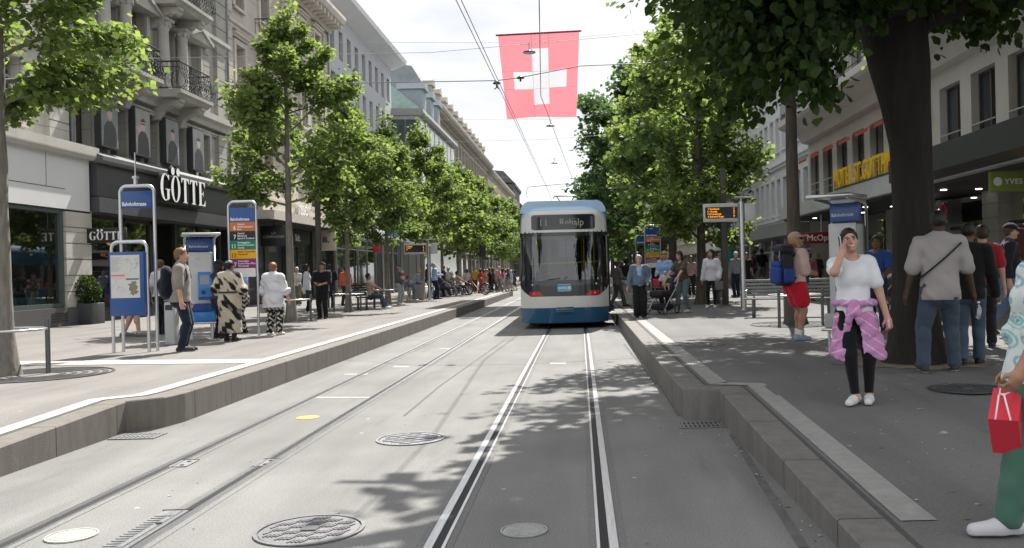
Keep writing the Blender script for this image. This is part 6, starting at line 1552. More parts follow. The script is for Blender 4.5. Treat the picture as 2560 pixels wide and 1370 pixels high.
# ================================================================== PEOPLE
def smin(a, b, k):
    h = np.maximum(k-np.abs(a-b), 0)/k
    return np.minimum(a, b) - h*h*k*.25
class Field:
    def __init__(s, lo, hi, res):
        s.res = res; s.ax = [np.arange(lo[i]-2*res, hi[i]+3*res, res) for i in range(3)]
        s.D = np.full([len(a) for a in s.ax], 9.0, np.float32)
    def block(s, lo, hi):
        sl = []; g = []
        for i in range(3):
            a = s.ax[i]; i0 = max(0, int(np.searchsorted(a, lo[i]))); i1 = min(len(a), int(np.searchsorted(a, hi[i]))+1)
            if i1 <= i0: return None, None
            sl.append(slice(i0, i1)); sh = [1,1,1]; sh[i] = -1; g.append(a[i0:i1].reshape(sh))
        return tuple(sl), g
    def put(s, fn, lo, hi, k, op='u'):
        pad = k + 3*s.res
        sl, g = s.block([v-pad for v in lo], [v+pad for v in hi])
        if sl is None: return
        d = fn(g).astype(np.float32); cur = s.D[sl]
        if op == 'u': s.D[sl] = smin(cur, d, k)
        else: s.D[sl] = -smin(-cur, d, k)
    def cone(s, a, b, ra, rb, k=.02, T=None, q=1.0, o=None, op='u'):
        a = np.asarray(a,float); b = np.asarray(b,float)
        R_ = max(ra, rb)*max(1.0,1/q if q < 1 else 1)
        lo = np.minimum(a,b)-R_; hi = np.maximum(a,b)+R_
        if T is None:
            ab = b-a; L2 = max(1e-9, float(ab@ab))
            def fn(g):
                px, py, pz = g[0]-a[0], g[1]-a[1], g[2]-a[2]
                t = np.clip((px*ab[0]+py*ab[1]+pz*ab[2])/L2, 0, 1)
                return np.sqrt((px-t*ab[0])**2+(py-t*ab[1])**2+(pz-t*ab[2])**2) - (ra+(rb-ra)*t)
        else:                        # squeezed front to back by q in the frame T
            la = T.T@(a-o); lb = T.T@(b-o); la = la*np.array([1,1/q,1]); lb = lb*np.array([1,1/q,1]); ab = lb-la; L2 = max(1e-9, float(ab@ab))
            def fn(g):
                x, y, z = g[0]-o[0], g[1]-o[1], g[2]-o[2]
                X = T[0,0]*x+T[1,0]*y+T[2,0]*z; Y = (T[0,1]*x+T[1,1]*y+T[2,1]*z)/q; Z = T[0,2]*x+T[1,2]*y+T[2,2]*z
                X = X-la[0]; Y = Y-la[1]; Z = Z-la[2]
                t = np.clip((X*ab[0]+Y*ab[1]+Z*ab[2])/L2, 0, 1)
                return (np.sqrt((X-t*ab[0])**2+(Y-t*ab[1])**2+(Z-t*ab[2])**2) - (ra+(rb-ra)*t))*(q*.5+.5)
        s.put(fn, lo, hi, k, op)
    def ell(s, c, r, k=.02, T=None, op='u'):
        c = np.asarray(c,float); r = np.asarray(r,float); m = r.max(); T = np.eye(3) if T is None else T
        def fn(g):
            x, y, z = g[0]-c[0], g[1]-c[1], g[2]-c[2]
            X = (T[0,0]*x+T[1,0]*y+T[2,0]*z)/r[0]; Y = (T[0,1]*x+T[1,1]*y+T[2,1]*z)/r[1]; Z = (T[0,2]*x+T[1,2]*y+T[2,2]*z)/r[2]
            k0 = np.sqrt(X*X+Y*Y+Z*Z)+1e-6; k1 = np.sqrt((X/r[0])**2+(Y/r[1])**2+(Z/r[2])**2)+1e-6
            return k0*(k0-1)/k1
        s.put(fn, c-m, c+m, k, op)
    def plane(s, p, n, k=.004):         # keep the side the normal points away from
        p = np.asarray(p,float); n = np.asarray(n,float); n = n/np.linalg.norm(n)
        g = [a.reshape([-1 if i == j else 1 for j in range(3)]) for i, a in enumerate(s.ax)]
        d = ((g[0]-p[0])*n[0]+(g[1]-p[1])*n[1]+(g[2]-p[2])*n[2]).astype(np.float32)
        s.D = -smin(-s.D, -d, k)
    def cut(s, fn): # intersect with an arbitrary field
        g = [a.reshape([-1 if i == j else 1 for j in range(3)]) for i, a in enumerate(s.ax)]
        s.D = np.maximum(s.D, fn(g).astype(np.float32))
    def wrinkle(s, amp, f, seed=0):
        g = [a.reshape([-1 if i == j else 1 for j in range(3)]) for i, a in enumerate(s.ax)]
        x, y, z = g
        s.D = s.D + (amp*(np.sin(f*(z*1.0+x*.55)+seed)*np.sin(f*.7*(x*1.1-y*.9)+seed*2+1.5*np.sin(f*.35*z+seed)) + .5*np.sin(f*1.9*(z*.6+x*.4-y*.7)+seed*3))).astype(np.float32)
    def mesh(s):
        D = s.D; S = D < 0
        nx, ny, nz = D.shape
        c = np.zeros((nx-1,ny-1,nz-1), np.int8)
        for dx in (0,1):
            for dy in (0,1):
                for dz in (0,1): c += S[dx:nx-1+dx, dy:ny-1+dy, dz:nz-1+dz]
        act = np.argwhere((c > 0) & (c < 8))
        if not len(act): return None, None
        idx = -np.ones((nx-1,ny-1,nz-1), np.int32); idx[act[:,0],act[:,1],act[:,2]] = np.arange(len(act))
        P = np.zeros((len(act),3)); W = np.zeros(len(act)); i, j, k = act.T
        cor = [(a,b,e) for a in (0,1) for b in (0,1) for e in (0,1)]
        for A in cor:
            for ax in range(3):
                if A[ax]: continue
                B = list(A); B[ax] = 1
                d0 = D[i+A[0],j+A[1],k+A[2]]; d1 = D[i+B[0],j+B[1],k+B[2]]
                m = (d0 < 0) != (d1 < 0); t = np.where(m, d0/(d0-d1+1e-12), 0)
                q = np.array(A,float)[None,:].repeat(len(act),0); q[:,ax] += t
                P += q*m[:,None]; W += m
        P = P/W[:,None] + act
        V = np.stack([s.ax[q][0] + P[:,q]*s.res for q in range(3)], 1)
        F_ = []
        for ax in range(3):
            o1, o2 = [(1,2),(2,0),(0,1)][ax]
            sl0 = [slice(None)]*3; sl1 = [slice(None)]*3; sl0[ax] = slice(0,-1); sl1[ax] = slice(1,None)
            e = np.argwhere(S[tuple(sl0)] != S[tuple(sl1)])
            e = e[(e[:,o1] > 0) & (e[:,o2] > 0) & (e[:,o1] < D.shape[o1]-1) & (e[:,o2] < D.shape[o2]-1)]
            if not len(e): continue
            def at(d1, d2):
                q = e.copy(); q[:,o1] -= d1; q[:,o2] -= d2; return idx[q[:,0],q[:,1],q[:,2]]
            Q = np.stack([at(1,1), at(0,1), at(0,0), at(1,0)], 1)
            inside = S[e[:,0],e[:,1],e[:,2]]
            Q[~inside] = Q[~inside][:,::-1]
            F_.append(Q)
        return V, np.vstack(F_)
def field_obj(f, name, m, parent=None, col=None):
    V, Q = f.mesh()
    if V is None: return None
    me = bpy.data.meshes.new(name)
    me.vertices.add(len(V)); me.vertices.foreach_set('co', V.astype(np.float32).ravel())
    me.loops.add(Q.size); me.loops.foreach_set('vertex_index', Q.astype(np.int32).ravel())
    me.polygons.add(len(Q)); me.polygons.foreach_set('loop_start', (np.arange(len(Q))*4).astype(np.int32)); me.polygons.foreach_set('loop_total', np.full(len(Q),4,np.int32))
    me.polygons.foreach_set('use_smooth', np.ones(len(Q),bool)); me.update(calc_edges=True); me.validate()
    if col is not None:
        C = np.ones((len(V),4),np.float32); c = col(V) if callable(col) else np.array(col)[None,:].repeat(len(V),0); C[:,:3] = c
        a = me.color_attributes.new('Col','FLOAT_COLOR','POINT'); a.data.foreach_set('color', C.ravel())
    me.materials.append(m)
    o = bpy.data.objects.new(name, me); return link(o, parent)
SKIN = attr_mat('skin', .5, .35); CLOTH = attr_mat('cloth', .85, .15, bump=.12, bscale=350, sheen=.15); HAIRM = attr_mat('hair', .45, .4, bump=.6, bscale=130); SHOEM = attr_mat('shoe_leather', .55, .3)
def rotx(a): c, s = math.cos(a), math.sin(a); return np.array([[1,0,0],[0,c,-s],[0,s,c]])
def roty(a): c, s = math.cos(a), math.sin(a); return np.array([[c,0,s],[0,1,0],[-s,0,c]])
def rotz(a): c, s = math.cos(a), math.sin(a); return np.array([[c,-s,0],[s,c,0],[0,0,1]])
def ik(a, t, l1, l2, pole):
    d = t-a; L_ = np.linalg.norm(d); L_ = min(L_, (l1+l2)*.998); d = d/np.linalg.norm(d)
    x = (l1*l1-l2*l2+L_*L_)/(2*L_); h = math.sqrt(max(0, l1*l1-x*x))
    p = np.asarray(pole,float); p = p - d*(p@d); p /= np.linalg.norm(p)+1e-9
    return a+d*x+p*h, a+d*L_
def tint(c, v=.08, f=9.0):
    c = np.array(c)
    def fn(V): return c[None,:]*(1+v*np.sin(f*V[:,0]+2*V[:,2]*f)*np.sin(f*.7*V[:,2]-f*V[:,1]))[:,None]
    return fn
SK = {'fair':(.46,.27,.20),'tan':(.34,.185,.125),'brown':(.13,.062,.037),'dark':(.05,.026,.018),'asian':(.42,.26,.18)}
HC_ = {'black':(.010,.009,.009),'dkbrown':(.028,.017,.011),'brown':(.070,.038,.02),'blond':(.36,.24,.11),'ginger':(.20,.085,.035),'grey':(.32,.30,.28),'white':(.5,.48,.45),'ltbrown':(.15,.082,.04)}
NEUTRAL = {}
def person(u, vf, vh, face, label, skin='fair', sex='f', top=('tee',(.6,.6,.6)), bottom=('trousers',(.03,.03,.04)), hair=('short','brown'), shoes=(.5,.5,.5), girth=1.0,
           pose=None, res=None, group=None, extra=(), y=None, H=None, x=None, cat='person', z=None):
    if y is None: px, y = ground(u, vf)
    else: px = GX(u, y, vf if vf else 760)
    if x is not None: px = x
    z0 = zs(y) if z is None else z
    if H is None: H = max(1.0, (vf-vh)*y/F)
    if res is None: res = .0085 if y < 12.5 else .012 if y < 20 else .016 if y < 30 else .022 if y < 45 else .028
    near = res < .011
    po = dict(lean=0.0, side=0.0, twist=0.0, p=(0,0,.525), hR=(.155,.02,.490), hL=(-.155,.02,.490), eR=(.3,-1,0), eL=(-.3,-1,0), fR=(.052,0,.045), fL=(-.052,0,.045), tR=-8, tL=8, pR=0, pL=0, head=(0,0,0), kR=(.1,1,0), kL=(-.1,1,0), curl=.5)
    po.update(pose or {})
    ml = 1.0 if sex == 'm' else 0.0
    T = rotz(R(po['twist'])) @ roty(R(po['side'])) @ rotx(-R(po['lean']))
    P = np.array(po['p'])*H
    tv = T[:,2]
    N_ = P + tv*.300*H
    sw = (.112 if ml else .098)*H*(1+.35*(girth-1))
    Sh = {s: N_ + T[:,0]*s*sw - tv*.022*H for s in (1,-1)}
    Hip = {s: P + np.array([s*.050*H, 0, -.012*H]) for s in (1,-1)}
    yw, pt, rl = [R(a) for a in po['head']]
    HT = T @ rotz(yw) @ rotx(-pt) @ roty(rl)
    Hc = N_ + tv*.052*H + HT[:,2]*.055*H + HT[:,1]*.012*H
    hand = {1: np.array(po['hR'])*H, -1: np.array(po['hL'])*H}; El = {}; Wr = {}
    for s in (1,-1): El[s], Wr[s] = ik(Sh[s], hand[s], .168*H, .150*H, po['eR'] if s > 0 else po['eL'])
    foot = {1: np.array(po['fR'])*H, -1: np.array(po['fL'])*H}; Kn = {}; An = {}
    for s in (1,-1): Kn[s], An[s] = ik(Hip[s], foot[s], .242*H, .240*H, po['kR'] if s > 0 else po['kL'])
    lf = 1+(girth-1)*.65
    allp = np.array(list(Sh.values())+list(El.values())+list(Wr.values())+list(Kn.values())+list(An.values())+[P,N_,Hc+HT[:,2]*.075*H, Hc-HT[:,1]*.09*H, Hc+HT[:,1]*.08*H])
    lo = allp.min(0)-.15*H*max(1,girth*.9); hi = allp.max(0)+.10*H; lo[2] = min(lo[2], -.01) if not po.get('clipz') else lo[2]
    lo[2] = max(lo[2], -.02); hi[1] = max(hi[1], An[1][1]+.13*H, An[-1][1]+.13*H)
    # ------------- body
    k = .016*H
    def torso(f, e, hips=True, kk=k, upto=5):
        w = [(0,.083 if ml else .090),(.075,.078 if ml else .071),(.16,.092 if ml else .079),(.235,.090 if ml else .077),(.275,.066 if ml else .056)]
        for (za, ra), (zb, rb) in list(zip(w[:-1], w[1:]))[:upto]:
            f.cone(P+tv*za*H, P+tv*zb*H, ra*H*girth+e, rb*H*(1+(girth-1)*.8)+e, kk, T, .68 + .10*max(0,girth-1), P)
        if hips:
            for s in (1,-1):
                f.ell(P+T@np.array([s*.040*H,-.030*H*girth,-.035*H]), np.array([.052,.052,.058])*H*girth+e, kk)
        f.cone(Sh[1]-T[:,0]*.02*H, Sh[-1]+T[:,0]*.02*H, .036*H+e, .036*H+e, kk*1.4)
        if not ml:
            for s in (1,-1): f.ell(P+T@np.array([s*.040*H,.040*H*girth,.192*H]), np.array([.038,.034,.040])*H*(1+(girth-1)*.6)+e*.6, kk*2.2)
        if girth > 1.12: f.ell(P+T@np.array([0,.045*H,.075*H]), np.array([.085,.062,.085])*H*girth*.95+e, kk*1.5)
    def arm(f, s, e, frac=1.0, kk=.008*H, flare=0.0):
        Lu = .168*H; La = .150*H; tot = frac*(Lu+La); shc = Sh[s]
        if tot <= Lu:
            b = shc+(El[s]-shc)*(tot/Lu); f.cone(shc, b, .031*H*lf+e, (.031-.007*tot/Lu)*H*lf+e+flare, kk)
        else:
            f.cone(shc, El[s], .031*H*lf+e, .0245*H*lf+e, kk); b = El[s]+(Wr[s]-El[s])*((tot-Lu)/La)
            f.cone(El[s], b, .0245*H*lf+e, (.0245-.0085*(tot-Lu)/La)*H*lf+e+flare, kk)
        return b
    def leg(f, s, e, frac=1.0, kk=.006*H, end=None, knee=None):
        tot = frac*2
        if tot <= 1:
            b = Hip[s]+(Kn[s]-Hip[s])*tot; f.cone(Hip[s], b, .056*H*lf+e, (.056-.020*tot)*H*lf+e if end is None else end, kk); return b
        f.cone(Hip[s], Kn[s], .056*H*lf+e, .036*H*lf+e if knee is None else knee, kk); b = Kn[s]+(An[s]-Kn[s])*(tot-1)
        f.cone(Kn[s], b, .036*H*lf+e if knee is None else knee, (.023*H+e) if end is None else end, kk)
        c = Kn[s]+(An[s]-Kn[s])*.3; bk = np.array([0,-.012*H,0])
        f.ell(c+bk, np.array([.030,.032,.06])*H*lf+e, kk)
        return b
    f = Field(lo, hi, res)
    torso(f, -.006)
    for s in (1,-1):
        arm(f, s, 0); leg(f, s, -.005)
        # hand
        d = Wr[s]-El[s]; d /= np.linalg.norm(d)
        hd = po.get('handdir'+('R' if s > 0 else 'L'))
        if hd is not None: d = np.array(hd,float)/np.linalg.norm(hd)
        pn = np.array(po.get('palm'+('R' if s > 0 else 'L'), (-s,.15,0)), float); pn = pn - d*(pn@d); pn /= np.linalg.norm(pn)+1e-9
        sd = np.cross(pn, d)
        fwd = sd if sd[1]+.2*sd[2] >= 0 else -sd
        HM = np.stack([fwd, pn, d], 1)
        pc = Wr[s]+d*.030*H; f.cone(Wr[s], pc, .015*H, .019*H, .012*H); f.ell(pc+d*.006*H, np.array([.0235,.0105,.030])*H, .01*H, HM)
        cu = po['curl']
        if near:
            for q, (of, ln) in enumerate(((.0175,.040),(.006,.045),(-.006,.042),(-.017,.033))):
                b0 = pc+d*.028*H+fwd*of*H; a1 = cu*.9; dd1 = d*math.cos(a1)+pn*math.sin(a1); m1 = b0+dd1*ln*.52*H
                a2 = cu*2.0; dd2 = d*math.cos(a2)+pn*math.sin(a2); e1 = m1+dd2*ln*.5*H
                f.cone(b0, m1, .0056*H, .0050*H, .004*H); f.cone(m1, e1, .0050*H, .0042*H, .004*H)
            tb = pc-d*.004*H+fwd*.018*H; t1 = tb+(fwd*.55+d*.75+pn*.35)*.024*H; f.cone(tb, t1, .0070*H, .0058*H, .006*H); f.cone(t1, t1+(d*.9+pn*.35)*.020*H, .0058*H, .0048*H, .005*H)
        else:
            e1 = pc+d*(.03+.028*(1-cu*.5))*H+pn*.022*cu*H
            f.cone(pc+d*.02*H, e1, .017*H, .011*H, .012*H); f.cone(pc+fwd*.017*H, pc+fwd*.028*H+d*.026*H+pn*.008*H, .008*H, .006*H, .008*H)
        f.cone(An[s], An[s]+np.array([0,.02*H,-.015*H]), .024*H, .022*H, k)
    f.cone(N_-tv*.02*H, Hc-HT[:,2]*.02*H-HT[:,1]*.012*H, (.033 if ml else .028)*H, (.032 if ml else .027)*H, .016*H)
    def hp(x_, y_, z_): return Hc+HT@np.array([x_,y_,z_])*H
    f.ell(hp(0,-.008,.014), np.array([.0435,.054,.053])*H, .012*H, HT)
    f.ell(hp(0,.012,-.030), np.array([.034,.038,.038])*H, .020*H, HT)
    f.ell(hp(0,.036,-.052), np.array([.015,.013,.012])*H, .014*H, HT)
    if res < .018:
        f.cone(hp(0,.046,.006), hp(0,.060,-.015), .0052*H, .0088*H, .006*H)
        for s in (1,-1):
            f.ell(hp(s*.044,-.006,-.004), np.array([.007,.012,.019])*H, .006*H, HT)
            f.ell(hp(s*.020,.036,-.018), np.array([.013,.012,.013])*H, .012*H, HT)
        if near:
            for s in (1,-1): f.ell(hp(s*.0185,.056,.007), np.array([.012,.010,.0085])*H, .008*H, HT, 'd')
            for s in (1,-1): f.ell(hp(s*.0185,.0425,.0065), np.array([.0085,.0085,.0070])*H, .003*H, HT)
            f.cone(hp(-.012,.050,-.0345), hp(.012,.050,-.0345), .0045*H, .0045*H, .006*H)
    sk = np.array(SK[skin])
    def skincol(V):
        L_ = (V-Hc[None])@HT/H; c = sk[None,:].repeat(len(V),0)*(1+.05*np.sin(V[:,2:3]*40+V[:,0:1]*31))
        fr = L_[:,1] > .026
        if res < .018:
            lip = fr & (np.abs(L_[:,2]+.0345) < (.0075 if near else .008)) & (np.abs(L_[:,0]) < .0165)
            c[lip] = sk*np.array([.92,.52,.50])
            if po.get('smile'):
                tth = fr & (np.abs(L_[:,2]+.0335-2.5*L_[:,0]**2/.016*.16) < .0028) & (np.abs(L_[:,0]) < .0145); c[tth] = (.62,.58,.53)
            for s in (1,-1):
                ex = L_[:,0]-s*.0185
                br = fr & (np.abs(L_[:,2]-.0195+18*ex*ex) < .0032) & (np.abs(ex) < .0125); c[br] = np.array(HC_.get(hair[1],(.03,.02,.015)))*.8+sk*.1
                if near:
                    ew = fr & (np.abs(ex) < .0098) & (np.abs(L_[:,2]-.0065) < .0048); c[ew] = (.5,.47,.45)
                    er = fr & (np.abs(ex) < .0046) & (np.abs(L_[:,2]-.0065) < .0050); c[er] = (.02,.012,.01)
                    el_ = fr & (np.abs(ex) < .0115) & (np.abs(L_[:,2]-.0125+20*ex*ex) < .0019); c[el_] = (.03,.02,.017)
                else:
                    er = fr & (np.abs(ex) < .009) & (np.abs(L_[:,2]-.0065) < .006); c[er] = sk*.25
        return c
    body = field_obj(f, 'person', SKIN, None, skincol)
    body.location = (px, y, z0); body.rotation_euler = (0,0,R(face)); tag(body, label, cat, group)
    def garment(name, build, col, m=None, rs=None):
        ff = Field(lo, hi, rs or res); build(ff); return field_obj(ff, name, m or CLOTH, body, tint(col) if not callable(col) else col)
    # ------------- bottoms
    bt, bc = bottom[0], bottom[1]; bo = bottom[2] if len(bottom) > 2 else {}
    wz = P+tv*(bo.get('waist',.055))*H
    if bt in ('trousers','leggings','shorts','wide'):
        ee = {'trousers':.010,'leggings':.002,'shorts':.014,'wide':.014}[bt]+bo.get('e',0)
        def bld(ff):
            for (za, ra), (zb, rb) in (((-.02,.088),(.03,.085)),((.03,.085),(.075,.076))):
                ff.cone(P+tv*za*H, P+tv*zb*H, ra*H*girth+ee*.8, rb*H*girth+ee*.8, k, T, .70, P)
            for s in (1,-1):
                ff.ell(P+T@np.array([s*.040*H,-.032*H*girth,-.035*H]), np.array([.054,.053,.060])*H*girth+ee*.6, k)
                fr = bo.get('len', .40 if bt == 'shorts' else .985)
                leg(ff, s, ee, fr, .010*H, end={'trousers':.036*H+ee*.6,'leggings':None,'shorts':.060*H*lf+ee,'wide':.062*H}[bt] if 'end' not in bo else bo['end']*H, knee=(.056*H if bt == 'wide' else None))
            ff.wrinkle(.0032 if bt != 'leggings' else .0012, 34, px*3)
            ff.plane(wz, tv)
            if bt in ('trousers','wide','leggings'): ff.plane((0,0,.028*H), (0,0,-1)) if not po.get('seat') else None
        garment(bo.get('name', bt if bt in ('leggings','shorts') else 'trousers'), bld, bc)
    elif bt == 'skirt':
        hm = bo.get('hem', .12)*H
        def bld(ff):
            torso(ff, .010, upto=1); ff.cone(P, np.array([P[0],P[1],hm]), .092*H*girth+.008, bo.get('end',.14)*H, k, np.eye(3), .75, P); ff.plane(wz, tv); ff.plane((0,0,hm+.02*H),(0,0,-1)); ff.wrinkle(.006, 26, 1)
        garment('skirt', bld, bc)
    # ------------- tops
    tt, tc_ = top[0], top[1]; to = top[2] if len(top) > 2 else {}
    sl = to.get('sleeve', {'tee':.40,'long':1.0,'jacket':1.0,'blouse':.48,'dress':.55,'vest':.05}[tt]); e = .011+to.get('e', {'tee':.004,'long':.006,'jacket':.014,'blouse':.014,'dress':.010,'vest':.004}[tt])
    hem = to.get('hem', -.015)
    def bld(ff):
        torso(ff, e, hips=hem < .03)
        if tt == 'dress':
            hz = to.get('hemz', .12)*H; ff.cone(P+tv*.02*H, np.array([P[0],P[1],hz]), .094*H*girth+e, to.get('end',.115)*H, k, np.eye(3), .8, P)
        else:
            ff.cone(P+tv*.09*H, P+tv*(hem-.03)*H, .083*H*girth+e, to.get('flare',.094)*H*girth+e, k, T, .74, P)
        for s in (1,-1): arm(ff, s, e+.002, sl, .012*H, to.get('cuff', .010 if sl < .7 else .004))
        if to.get('collar'): ff.cone(N_-tv*.005*H, N_+tv*.028*H+T[:,1]*.004*H, .044*H, .040*H, .008*H)
        ff.wrinkle(to.get('wr', .0040), 30, px*2+1)
        nk = to.get('neck', .047); ff.ell(N_+tv*.028*H+T[:,1]*.020*H, np.array([nk,nk,nk])*H, .004, None, 'd')
        if tt == 'dress': ff.plane((0,0,hz+.01), (0,0,-1))
        else: ff.plane(P+tv*hem*H, -tv)
    garment('dress' if tt == 'dress' else 'jacket' if tt == 'jacket' else 'shirt', bld, tc_)
    # ------------- shoes
    for s in (1,-1):
        ff = Field(An[s]-.11*H, An[s]+.16*H, min(res,.014)); a = R(po['tR'] if s > 0 else po['tL']); pch = R(po['pR'] if s > 0 else po['pL'])
        FT = rotz(a)@rotx(pch); o = An[s]
        def fp(x_,y_,z_): return o+FT@np.array([x_,y_,z_])*H
        w_ = to.get('shoew',1.0)
        ff.cone(fp(0,-.026,-.024), fp(0,.035,-.022), .026*H, .025*H, .012*H); ff.cone(fp(0,.030,-.024), fp(-s*.004,.106,-.030), .028*H, .022*H, .014*H); ff.cone(fp(0,-.008,-.01), fp(0,-.010,.012 if not extra or 'boots' not in extra else .09), .025*H, .026*H, .012*H)
        ff.plane(fp(0,0,-.0445), -FT[:,2]); ff.plane(fp(0,0,.008 if 'boots' not in extra else .09), FT[:,2])
        sc = np.array(shoes)
        def scol(V):
            Z = ((V-o[None])@FT)[:,2]/H; c = sc[None,:].repeat(len(V),0); c[Z < -.034] = to.get('sole', tuple(np.minimum(.7,sc*.6+.12))); return c
        field_obj(ff, 'shoe', SHOEM, body, scol)
        if 'socks' in extra:
            ff = Field(An[s]-.05*H, An[s]+.1*H, res); ff.cone(An[s]-(An[s]-Kn[s])*0+np.array([0,0,-.01]), An[s]+(Kn[s]-An[s])*.26, .026*H, .028*H, .01); ff.plane(An[s]+(Kn[s]-An[s])*.24, Kn[s]-An[s]); field_obj(ff, 'sock', CLOTH, body, (.62,.62,.61))
    # ------------- hair and head wear
    hs = hair[0]; hcol = np.array(HC_[hair[1]])
    def hc(V):
        L_ = (V-Hc[None])@HT/H; n = .5+.5*np.sin(L_[:,0]*420+np.sin(L_[:,2]*90)*2+L_[:,1]*160); return hcol[None,:]*(.70+.6*n)[:,None]
    if hs != 'none':
        hl = np.minimum(lo, Hc-.30*H); hh = np.maximum(hi, Hc+.12*H)
        ff = Field(np.maximum(Hc-.11*H - (np.array([0,0,.22*H]) if hs in ('long','pony') else 0), hl), np.minimum(Hc+.12*H, hh), res if near else min(res,.015)); t_ = {'buzz':.0035,'short':.010,'bob':.013,'long':.011,'bun':.008,'pony':.008,'curly':.020}[hs]
        ff.ell(hp(0,-.010,.016), np.array([.0435+t_,.054+t_,.053+t_])*H, .010*H, HT)
        if hs in ('short','curly'): ff.ell(hp(0,-.026,-.012), np.array([.040+t_*.6,.034+t_*.6,.040])*H, .012*H, HT)
        # the face stays free
        ff.cut(lambda g: ((g[0]-Hc[0])*(HT[0,1]*.80-HT[0,2]*.60)+(g[1]-Hc[1])*(HT[1,1]*.80-HT[1,2]*.60)+(g[2]-Hc[2])*(HT[2,1]*.80-HT[2,2]*.60)) - .0075*H if hs != 'bob' else ((g[0]-Hc[0])*(HT[0,1]*.86-HT[0,2]*.50)+(g[1]-Hc[1])*(HT[1,1]*.86-HT[1,2]*.50)+(g[2]-Hc[2])*(HT[2,1]*.86-HT[2,2]*.50)) - .012*H)
        if hs in ('short','buzz','curly'):
            ff.plane(hp(0,-.03,-.046), -HT[:,2])
        if hs == 'bob':
            for s in (1,-1): ff.cone(hp(s*.043,-.006,.01), hp(s*.043,-.004,-.055), .014*H, .012*H, .012*H)
            ff.cone(hp(0,-.035,.0), hp(0,-.036,-.06), .040*H, .036*H, .02*H)
        if hs == 'long':
            for s in (1,-1): ff.cone(hp(s*.042,-.008,.01), hp(s*.050,.010,-.15), .014*H, .013*H, .012*H)
            ff.cone(hp(0,-.036,.0), hp(0,-.052,-.19), .042*H, .034*H, .02*H, HT, .6, Hc)
        if hs == 'pony': ff.cone(hp(0,-.068,.02), hp(0,-.080,-.11), .018*H, .011*H, .012*H)
        if hs == 'bun': ff.ell(hp(0,-.058,.030), np.array([.027,.024,.027])*H, .008*H)
        ff.wrinkle(.0022, 95, 1.0)
        field_obj(ff, 'hair', HAIRM, body, hc)
    def small(name, build, col, m=None):
        ff = Field(Hc-.14*H, Hc+.14*H, min(res,.010)); build(ff); return field_obj(ff, name, m or CLOTH, body, col)
    for ex in extra:
        if isinstance(ex, tuple) and ex[0] == 'cap':
            def cb(ff):
                ff.ell(hp(0,-.010,.020), np.array([.058,.068,.062])*H, .006*H, HT); ff.plane(hp(0,0,.024), -HT[:,2]*.97-HT[:,1]*.1)
                ff.ell(hp(0,.070,.026), np.array([.042,.046,.007])*H, .008*H, HT)
            small('cap', cb, ex[1])
        if isinstance(ex, tuple) and ex[0] == 'beard':
            def cb(ff): ff.ell(hp(0,.014,-.036), np.array([.038,.043,.038])*H, .01*H, HT); ff.plane(hp(0,0,-.024), HT[:,2]*.9-HT[:,1]*.2); ff.plane(hp(0,-.004,0), -HT[:,1])
            small('beard', cb, ex[1], HAIRM)
        if ex == 'glasses':
            def cb(ff):
                for s in (1,-1): ff.ell(hp(s*.019,.052,.007), np.array([.016,.007,.012])*H, .003*H, HT); ff.cone(hp(s*.036,.046,.010), hp(s*.046,-.004,.008), .0035*H, .0035*H, .003*H)
                ff.cone(hp(-.01,.056,.010), hp(.01,.056,.010), .004*H, .004*H, .003*H)
            small('sunglasses', cb, (.012,.012,.013), SHOEM)
        if isinstance(ex, tuple) and ex[0] == 'strap':      # bag strap across the torso
            b = MB(); pts = []
            for q in range(25):
                a = 2*PI*q/24; pts.append(tuple(P+T@np.array([.115*H*girth*math.cos(a)*ex[1], .085*H*girth*math.sin(a), (.17+.115*math.cos(a))*H])))
            b.tube(pts, .011, 5); b.build('strap', mat('strap_black', (.012,.012,.013), .7, 0, .05), body)
    info = dict(o=body, P=P, N=N_, T=T, Sh=Sh, El=El, Wr=Wr, Hc=Hc, HT=HT, H=H, An=An, Kn=Kn, face=face, loc=Vector((px,y,z0)))
    def world(p): 
        q = rotz(R(face))@np.asarray(p,float); return (px+q[0], y+q[1], z0+q[2])
    info['w'] = world
    return info
def bag_field(name, label, cat, who, lo, hi, res, build, col, m=None, group=None, parts=()):
    ff = Field(np.array(lo), np.array(hi), res); build(ff)
    o = field_obj(ff, name, m or CLOTH, None, col)
    o.location = who['loc']; o.rotation_euler = (0,0,R(who['face'])); tag(o, label, cat, group)
    return o
